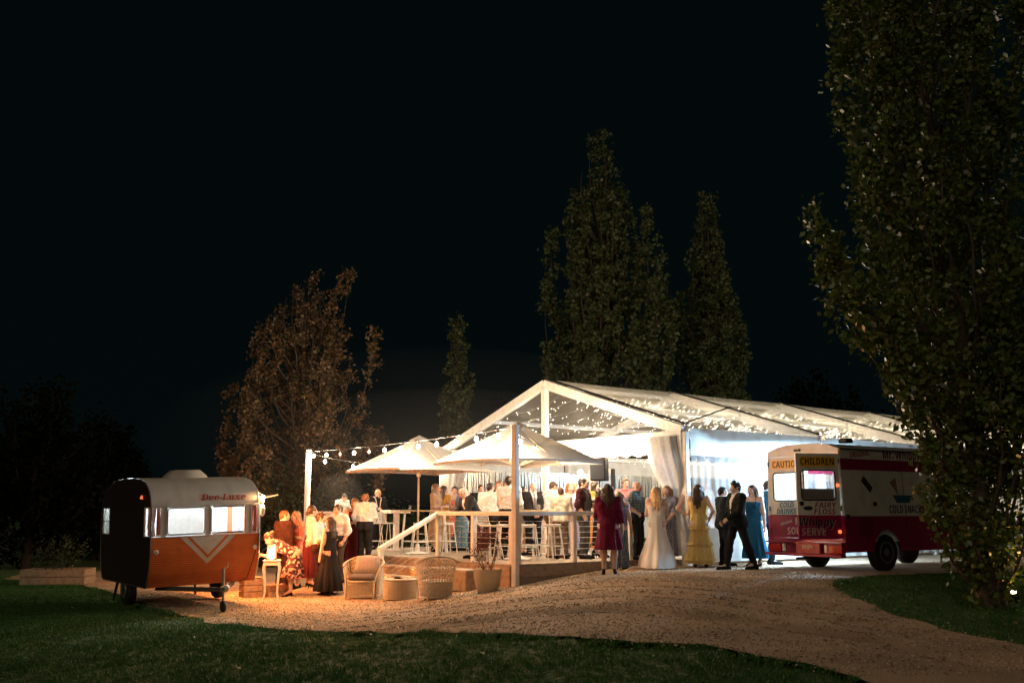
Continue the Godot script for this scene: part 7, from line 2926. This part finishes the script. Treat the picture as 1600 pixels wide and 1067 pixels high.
func build_people():
	cloth_noise = noise(8.0, FastNoiseLite.TYPE_SIMPLEX_SMOOTH, 3, 41)
	hair_noise = noise(26.0, FastNoiseLite.TYPE_SIMPLEX_SMOOTH, 2, 43)
	var white := Color(0.68, 0.68, 0.68)
	var black := Color(0.014, 0.014, 0.016)
	# ---- beside the caravan
	var a = person({"x": -4.764, "y": 0.000, "z": -21.600, "H": 1.740, "sex": "f", "turn": -78, "lean": 62, "nod": 10, "arms": [Vector3(0.08, 0.52, 0.38), Vector3(0.10, 0.50, 0.36)], "hair": ["bun", "brown"], "outfit": "dress", "color": "burgundy floral", "neckline": 0.80, "hem": 0.24, "flare": 0.15, "heels": true, "label": "woman in a burgundy floral dress bending over the lantern beside the caravan"})
	a.scale = Vector3.ONE
	person({"x": -5.265, "y": 0.005, "z": -23.000, "H": 1.898, "sex": "m", "turn": 140, "look": -30, "hair": ["short", "ginger"], "outfit": "suit", "color": Color(0.035, 0.014, 0.012), "trousers": Color(0.03, 0.013, 0.012), "label": "ginger man in a dark maroon suit behind the bending woman, back turned"})
	var b = person({"x": -5.042, "y": 0.032, "z": -23.400, "H": 1.843, "sex": "f", "turn": -40, "look": -15, "nod": 12, "hair": ["bob", "light"], "arms": ["hold", "hold"], "outfit": "dress", "color": "coral floral", "sleeve": 0.45, "hem": 0.14, "flare": 0.14, "label": "woman in a coral floral dress looking at a dark clutch next to the maroon suit"})
	var ph := MB.new()
	ph.box(Vector3.ZERO, Vector3(0.22, 0.10, 0.03), Basis(Vector3.FORWARD, 0.5), 0.01)
	held("clutch_bag", "dark clutch bag held by the woman in the coral floral dress", "bag", b, "l", ph, mats.black, Vector3(-0.06, 0.05, 0.08))
	person({"x": -4.611, "y": 0.089, "z": -22.900, "H": 1.914, "sex": "f", "turn": 110, "look": 20, "hair": ["low_bun", "brown"], "arms": ["hold", "hold"], "outfit": "dress", "top": Color(0.62, 0.55, 0.52), "color": Color(0.075, 0.010, 0.012), "sleeve": 0.4, "neckline": 0.82, "hem": 0.13, "flare": 0.11, "heels": true, "label": "woman with a low bun in a pale top and dark red skirt"})
	person({"x": -4.275, "y": 0.082, "z": -22.300, "H": 1.760, "sex": "m", "turn": 72, "look": 15, "hair": ["quiff", "brown"], "beard": 0.25, "arms": ["hold", "hold"], "outfit": "shirt", "color": white, "tie": Color(0.02, 0.02, 0.03), "trousers": Color(0.035, 0.012, 0.012), "shoes": Color(0.10, 0.03, 0.01), "label": "man in a white shirt and dark tie facing the woman in the long black dress"})
	person({"x": -3.951, "y": 0.044, "z": -21.700, "H": 1.702, "sex": "f", "turn": -120, "look": -10, "hair": ["long", "brown"], "arms": ["down", "hold"], "outfit": "dress", "color": Color(0.016, 0.014, 0.015), "neckline": 0.79, "hem": 0.05, "flare": 0.185, "pleats": 12, "heels": true, "straps": true, "label": "woman with long brown hair in a full black gown, back to the wicker armchair"})
	person({"x": -4.101, "y": 0.154, "z": -23.600, "H": 1.900, "sex": "m", "turn": -35, "look": -10, "nod": 8, "hair": ["short", "brown"], "arms": ["pocket", "hold"], "outfit": "shirt", "color": white, "trousers": Color(0.06, 0.05, 0.045), "label": "smiling man in a white shirt behind the woman in the black gown"})
	var c = person({"x": -3.849, "y": 0.380, "z": -24.300, "H": 1.806, "sex": "f", "turn": 25, "look": 5, "nod": 8, "hair": ["low_bun", "light"], "arms": ["hold", "hold"], "outfit": "dress", "color": Color(0.11, 0.012, 0.012), "neckline": 0.80, "hem": 0.03, "flare": 0.16, "pleats": 7, "heels": true, "label": "smiling woman in a long burgundy satin gown holding a camera on the deck steps"})
	var cm := MB.new()
	cm.box(Vector3.ZERO, Vector3(0.14, 0.09, 0.05), Basis.IDENTITY, 0.01)
	cm.lathe([[0.035, 0.0], [0.037, 0.06], [0.03, 0.065]], 14, Vector3(0.01, 0, 0.02), Basis(Vector3.RIGHT, PI / 2))
	held("camera_body", "small black camera in the hands of the woman in burgundy satin", "camera", c, "l", cm, mats.black, Vector3(-0.07, 0.05, 0.09))
	person({"x": -3.525, "y": 0.570, "z": -23.900, "H": 1.731, "sex": "m", "turn": 165, "look": 15, "hair": ["short", "ginger"], "arms": ["pocket", "hold"], "outfit": "shirt", "color": white, "trousers": black, "label": "man in a white shirt and black trousers with his back turned on the deck steps"})
	# ---- on the deck
	person({"x": -4.919, "y": 0.760, "z": -28.400, "H": 1.654, "sex": "m", "turn": 55, "lean": 12, "nod": 22, "hair": ["crop", "dark"], "arms": ["rail", "rail"], "outfit": "shirt", "color": white, "trousers": black, "label": "man with cropped dark hair in a white shirt leaning over the far left rail"})
	var w = person({"x": -3.849, "y": 0.760, "z": -28.300, "H": 1.742, "sex": "m", "turn": 28, "look": 20, "nod": 10, "hair": ["crop", "blonde"], "arms": ["down", "hold"], "outfit": "shirt", "color": black, "trousers": black, "label": "blond waiter in black with white apron straps near the white bar table"})
	var strap := MB.new()
	var wh: float = w.position.y
	for sx in [-1.0, 1.0]:
		strap.tube([Vector3(0.015 * sx, 1.08, 0.155), Vector3(0.085 * sx, 1.42, 0.12), Vector3(0.10 * sx, 1.47, 0.0), Vector3(0.05 * sx, 1.40, -0.13), Vector3(0.02 * sx, 1.05, -0.14)], 0.014, 5)
	part("apron_strap", strap, cloth(0.68, 0.66, 0.62), w)
	person({"x": -2.047, "y": 0.760, "z": -26.600, "H": 1.836, "sex": "f", "turn": 70, "look": 10, "hair": ["long_wavy", "light"], "arms": ["drink", "hold"], "drink": "stemmed glass held by the woman in the tan dress", "outfit": "dress", "color": Color(0.42, 0.28, 0.17), "sleeve": 0.4, "hem": 0.12, "flare": 0.13, "label": "woman with long light brown hair in a tan dress beside the yellow dress"})
	person({"x": -1.898, "y": 0.760, "z": -27.400, "H": 1.807, "sex": "f", "turn": 150, "look": -35, "hair": ["long", "brown"], "arms": ["hold", "hip"], "outfit": "dress", "color": Color(0.62, 0.34, 0.07), "sleeve": 0.3, "hem": 0.10, "flare": 0.13, "heels": true, "shoes": Color(0.2, 0.03, 0.02), "label": "woman in a marigold yellow dress with long brown hair, back turned"})
	person({"x": -1.651, "y": 0.760, "z": -28.600, "H": 1.822, "sex": "f", "turn": 5, "look": -10, "hair": ["low_bun", "dark"], "arms": ["drink", "hold"], "drink": "stemmed glass held by the woman in the strapless rose dress", "outfit": "dress", "color": Color(0.55, 0.16, 0.15), "neckline": 0.765, "hem": 0.10, "flare": 0.12, "label": "dark-haired woman in a strapless rose dress facing out from beside the curtain"})
	person({"x": -1.388, "y": 0.760, "z": -27.400, "H": 1.772, "sex": "f", "turn": -60, "hair": ["bob", "brown"], "arms": ["hold", "hold"], "outfit": "dress", "color": "blue floral", "sleeve": 0.4, "hem": 0.05, "flare": 0.15, "label": "woman in a long blue and white floral dress half hidden by the grey-haired man"})
	var old = person({"x": -0.859, "y": 0.760, "z": -22.700, "H": 1.734, "sex": "m", "girth": 1.12, "turn": -62, "lean": 30, "nod": 12, "hair": ["short", "white"], "arms": [Vector3(0.10, 0.57, 0.30), Vector3(0.06, 0.57, 0.30)], "outfit": "suit", "color": Color(0.035, 0.04, 0.05), "shirt": white, "trousers": Color(0.03, 0.034, 0.042), "label": "white-haired man in a charcoal suit leaning on the rail with a phone"})
	var phone := MB.new()
	phone.box(Vector3.ZERO, Vector3(0.075, 0.012, 0.15), Basis.IDENTITY, 0.004)
	held("phone", "pale phone in the hands of the white-haired man", "phone", old, "r", phone, mat("phone case", 0.6, 0.5, 0.35, 0.3), Vector3(0.04, 0.03, 0.10))
	person({"x": -0.830, "y": 0.760, "z": -26.400, "H": 1.830, "sex": "m", "turn": 20, "hair": ["crop", "brown"], "skin": "pink", "outfit": "suit", "color": black, "label": "ruddy man seen between the charcoal suit and the white shirt"})
	person({"x": -0.532, "y": 0.760, "z": -23.700, "H": 1.794, "sex": "m", "turn": 170, "look": -30, "hair": ["short", "dark"], "beard": 0.5, "arms": ["down", "hold"], "outfit": "shirt", "color": white, "sleeve": 0.6, "trousers": black, "label": "dark-haired man in a white shirt with rolled sleeves, back turned, left of the corner post"})
	person({"x": -0.318, "y": 0.760, "z": -24.800, "H": 1.877, "sex": "m", "turn": -8, "look": -8, "hair": ["short", "ginger"], "beard": 0.4, "skin": "pink", "arms": ["drink", "clasp"], "drink": "stemmed glass held by the man with the red tie", "outfit": "suit", "color": black, "shirt": white, "tie": Color(0.10, 0.01, 0.015), "label": "man in a black suit with a red tie facing out from under the umbrella"})
	person({"x": -0.071, "y": 0.760, "z": -22.300, "H": 1.907, "sex": "m", "turn": 160, "look": 20, "hair": ["short", "dark"], "arms": ["hold", "hold"], "outfit": "shirt", "color": white, "trousers": black, "label": "tall man in a white shirt mostly hidden by the corner post"})
	person({"x": 0.266, "y": 0.760, "z": -24.400, "H": 1.707, "sex": "f", "turn": 60, "hair": ["long", "dark"], "arms": ["down", "hold"], "outfit": "dress", "color": Color(0.60, 0.54, 0.46), "sleeve": 0.5, "hem": 0.3, "flare": 0.13, "label": "woman with long dark hair in a cream dress right of the corner post"})
	person({"x": 0.508, "y": 0.760, "z": -24.000, "H": 1.804, "sex": "m", "turn": 15, "skin": "pink", "girth": 1.1, "hair": ["fringe_ring", "grey"], "arms": ["clasp", "clasp"], "outfit": "suit", "color": black, "shirt": white, "tie": Color(0.14, 0.12, 0.13), "label": "bald man in a black suit standing with clasped hands behind the high table"})
	person({"x": 0.929, "y": 0.760, "z": -23.000, "H": 1.816, "sex": "m", "turn": 130, "look": -20, "nod": 15, "hair": ["short", "brown"], "arms": ["hold", "down"], "outfit": "shirt", "color": Color(0.55, 0.62, 0.70), "trousers": Color(0.40, 0.27, 0.15), "shoes": Color(0.15, 0.05, 0.02), "label": "man in a pale blue shirt and tan trousers with his back turned"})
	person({"x": 1.111, "y": 0.760, "z": -22.500, "H": 1.656, "sex": "m", "girth": 0.95, "turn": 165, "hair": ["short", "brown"], "outfit": "shirt", "color": Color(0.62, 0.55, 0.45), "shirt_hem": 0.50, "sleeve": 0.55, "trousers": Color(0.20, 0.14, 0.09), "label": "boy in an untucked cream shirt and khaki trousers, back turned"})
	person({"x": 1.401, "y": 0.760, "z": -24.000, "H": 1.789, "sex": "f", "turn": 20, "hair": ["bob", "ginger"], "arms": ["drink", "hip"], "drink": "stemmed glass held by the woman with the reddish bob", "outfit": "dress", "color": "pale floral", "neckline": 0.80, "hem": 0.1, "flare": 0.13, "label": "woman with a reddish bob in a pale blue floral dress behind the boy"})
	person({"x": 1.625, "y": 0.760, "z": -25.600, "H": 1.822, "sex": "f", "turn": 60, "hair": ["bob", "light"], "outfit": "dress", "color": Color(0.4, 0.2, 0.15), "hem": 0.1, "label": "woman with light brown hair barely seen behind the reddish bob"})
	person({"x": 1.623, "y": 0.760, "z": -22.600, "H": 1.861, "sex": "m", "girth": 1.08, "turn": 68, "hair": ["short", "dark"], "glasses": true, "arms": ["hold", "pocket"], "sleeve": 0.6, "outfit": "shirt", "color": Color(0.05, 0.012, 0.018), "vest": Color(0.085, 0.085, 0.075), "trousers": Color(0.07, 0.07, 0.062), "tie": Color(0.05, 0.01, 0.015), "label": "man with glasses in a grey waistcoat over a maroon shirt behind the deck rail"})
	person({"x": 2.050, "y": 0.760, "z": -24.400, "H": 1.832, "sex": "f", "turn": 65, "hair": ["long", "dark"], "arms": ["hold", "hold"], "outfit": "dress", "color": Color(0.60, 0.26, 0.05), "sleeve": 0.4, "hem": 0.1, "label": "woman with long dark hair in an orange dress right of the waistcoat"})
	person({"x": 2.062, "y": 0.760, "z": -23.300, "H": 1.648, "sex": "f", "turn": 140, "hair": ["bob", "dark"], "outfit": "dress", "color": Color(0.02, 0.02, 0.025), "hem": 0.16, "flare": 0.12, "heels": true, "label": "woman in a black dress half hidden behind the magenta dress"})
	person({"x": 2.686, "y": 0.760, "z": -23.400, "H": 1.875, "sex": "f", "girth": 1.08, "turn": 12, "hair": ["ponytail", "brown"], "arms": ["drink", "hip"], "drink": "stemmed glass held by the woman in the coral pink suit dress", "outfit": "dress", "color": Color(0.62, 0.22, 0.19), "sleeve": 0.95, "hem": 0.30, "flare": 0.11, "heels": true, "shoes": Color(0.1, 0.03, 0.02), "label": "woman in a coral pink suit dress facing out from behind the rail end"})
	person({"x": 2.790, "y": 0.760, "z": -22.200, "H": 1.775, "sex": "m", "girth": 1.15, "turn": 62, "look": 10, "skin": "pink", "beard": 0.9, "hair": ["none", "ginger"], "arms": ["hold", Vector3(0.14, 0.58, 0.05)], "sleeve": 0.6, "outfit": "shirt", "color": "teal check", "trousers": black, "label": "bald man with a red beard in a teal checked shirt at the rail end"})
	# ---- on the gravel in front of the marquee
	person({"x": 1.946, "y": 0.558, "z": -20.100, "H": 1.856, "sex": "f", "girth": 1.16, "turn": 172, "hair": ["long_wavy", "brown"], "arms": ["hold", "down"], "sleeve": 0.95, "sleeve_loose": 0.02, "outfit": "dress", "color": Color(0.135, 0.009, 0.038), "hem": 0.27, "flare": 0.15, "pleats": 6, "heels": true, "label": "woman in a short magenta long-sleeved dress on the gravel, back turned"})
	person({"x": 2.305, "y": 0.587, "z": -21.400, "H": 1.703, "sex": "f", "turn": 170, "hair": ["long", "light"], "outfit": "dress", "color": "dotted blue", "hem": 0.03, "flare": 0.11, "label": "woman in a dotted blue dress hidden behind the magenta dress"})
	person({"x": 3.085, "y": 0.619, "z": -21.200, "H": 1.761, "sex": "f", "turn": 168, "look": -25, "hair": ["long_wavy", "blonde"], "arms": ["hold", "hold"], "outfit": "dress", "color": "lace", "neckline": 0.745, "hem": 0.012, "flare": 0.22, "pleats": 7, "train": 0.18, "show_feet": false, "label": "blonde bride in a white lace gown with a spreading hem, back turned"})
	person({"x": 3.489, "y": 0.620, "z": -22.300, "H": 1.819, "sex": "f", "turn": -20, "look": -10, "hair": ["long", "light"], "arms": ["clasp", "clasp"], "sleeve": 0.5, "outfit": "dress", "color": "grey floral", "hem": 0.12, "flare": 0.12, "heels": true, "label": "woman in a grey-blue floral dress talking to the bride"})
	var clutch = person({"x": 3.921, "y": 0.620, "z": -22.400, "H": 1.893, "sex": "f", "turn": 70, "hair": ["low_bun", "dark"], "arms": ["hold", "hip"], "outfit": "dress", "top": Color(0.02, 0.02, 0.024), "color": "green floral", "neckline": 0.77, "hem": 0.15, "flare": 0.13, "heels": true, "shoes": Color(0.30, 0.03, 0.015), "label": "woman with an updo, black off-shoulder top and green floral skirt"})
	person({"x": 4.039, "y": 0.620, "z": -21.500, "H": 1.823, "sex": "f", "turn": 165, "look": 25, "hair": ["long_wavy", "brown"], "arms": ["hold", "hip"], "outfit": "dress", "color": Color(0.66, 0.46, 0.16), "neckline": 0.79, "hem": 0.05, "flare": 0.16, "pleats": 13, "tiers": 3, "straps": true, "heels": true, "shoes": Color(0.12, 0.03, 0.02), "label": "woman in a long golden yellow gown with ruffles and wavy brown hair, back turned"})
	var gd = person({"x": 4.711, "y": 0.620, "z": -22.200, "H": 1.802, "sex": "m", "turn": 100, "hair": ["short", "dark"], "arms": ["drink", "fwd"], "outfit": "suit", "color": Color(0.016, 0.018, 0.022), "trousers": black, "label": "man in a dark suit with a drink, mostly behind the striding man"})
	held("wine_glass", "stemmed glass held by the dark-suited man behind the striding man", "glass", gd, "l", drink_glass(), mats.glass, Vector3(0, 0.05, 0.07))
	person({"x": 4.684, "y": 0.620, "z": -20.700, "H": 1.865, "sex": "m", "turn": -72, "look": -10, "hair": ["quiff", "dark"], "arms": [Vector3(0.06, 0.56, 0.15), Vector3(0.10, 0.53, 0.13)], "legs": [Vector3(0.04, 0.0, -0.17), Vector3(-0.04, 0.0, 0.14)], "outfit": "suit", "color": Color(0.011, 0.014, 0.013), "shirt": white, "trousers": Color(0.010, 0.012, 0.012), "label": "curly-haired man in a black suit striding left across the gravel"})
	var bl = person({"x": 5.346, "y": 0.620, "z": -22.000, "H": 1.824, "sex": "f", "turn": -38, "look": -15, "hair": ["long_half", "brown"], "arms": ["down", "drink"], "outfit": "dress", "color": Color(0.012, 0.10, 0.18), "neckline": 0.77, "hem": 0.10, "flare": 0.16, "pleats": 8, "straps": true, "heels": true, "label": "woman in a long petrol blue dress with thin straps sipping a drink beside the van"})
	held("wine_glass", "stemmed glass held by the woman in the petrol blue dress", "glass", bl, "r", drink_glass(), mats.glass, Vector3(0, 0.05, 0.07))
	person({"x": 5.880, "y": 0.620, "z": -22.700, "H": 1.961, "sex": "m", "turn": 75, "hair": ["short", "brown"], "arms": ["drink", "down"], "outfit": "suit", "color": Color(0.03, 0.13, 0.20), "shirt": white, "trousers": Color(0.012, 0.03, 0.05), "label": "man in a bright blue suit at the left edge of the van"})
	# ---- seen dimly through the clear wall of the marquee
	person({"x": 4.952, "y": 0.760, "z": -25.400, "H": 1.897, "sex": "f", "turn": 30, "hair": ["long", "light"], "arms": ["hold", "hold"], "outfit": "dress", "color": Color(0.55, 0.5, 0.5), "sleeve": 0.5, "hem": 0.1, "label": "woman in a pale dress seen through the clear tent wall above the yellow gown"})
	person({"x": 5.740, "y": 0.760, "z": -25.000, "H": 1.788, "sex": "f", "turn": -30, "hair": ["bob", "grey"], "arms": ["hold", "hold"], "outfit": "dress", "color": Color(0.5, 0.25, 0.3), "sleeve": 0.5, "hem": 0.1, "label": "grey-haired woman seen through the clear tent wall behind the striding man"})
	person({"x": 6.537, "y": 0.760, "z": -26.000, "H": 1.834, "sex": "m", "turn": 10, "hair": ["short", "grey"], "arms": ["hold", "hold"], "outfit": "suit", "color": Color(0.16, 0.15, 0.15), "label": "grey-haired man seen through the clear tent wall beside the van"})
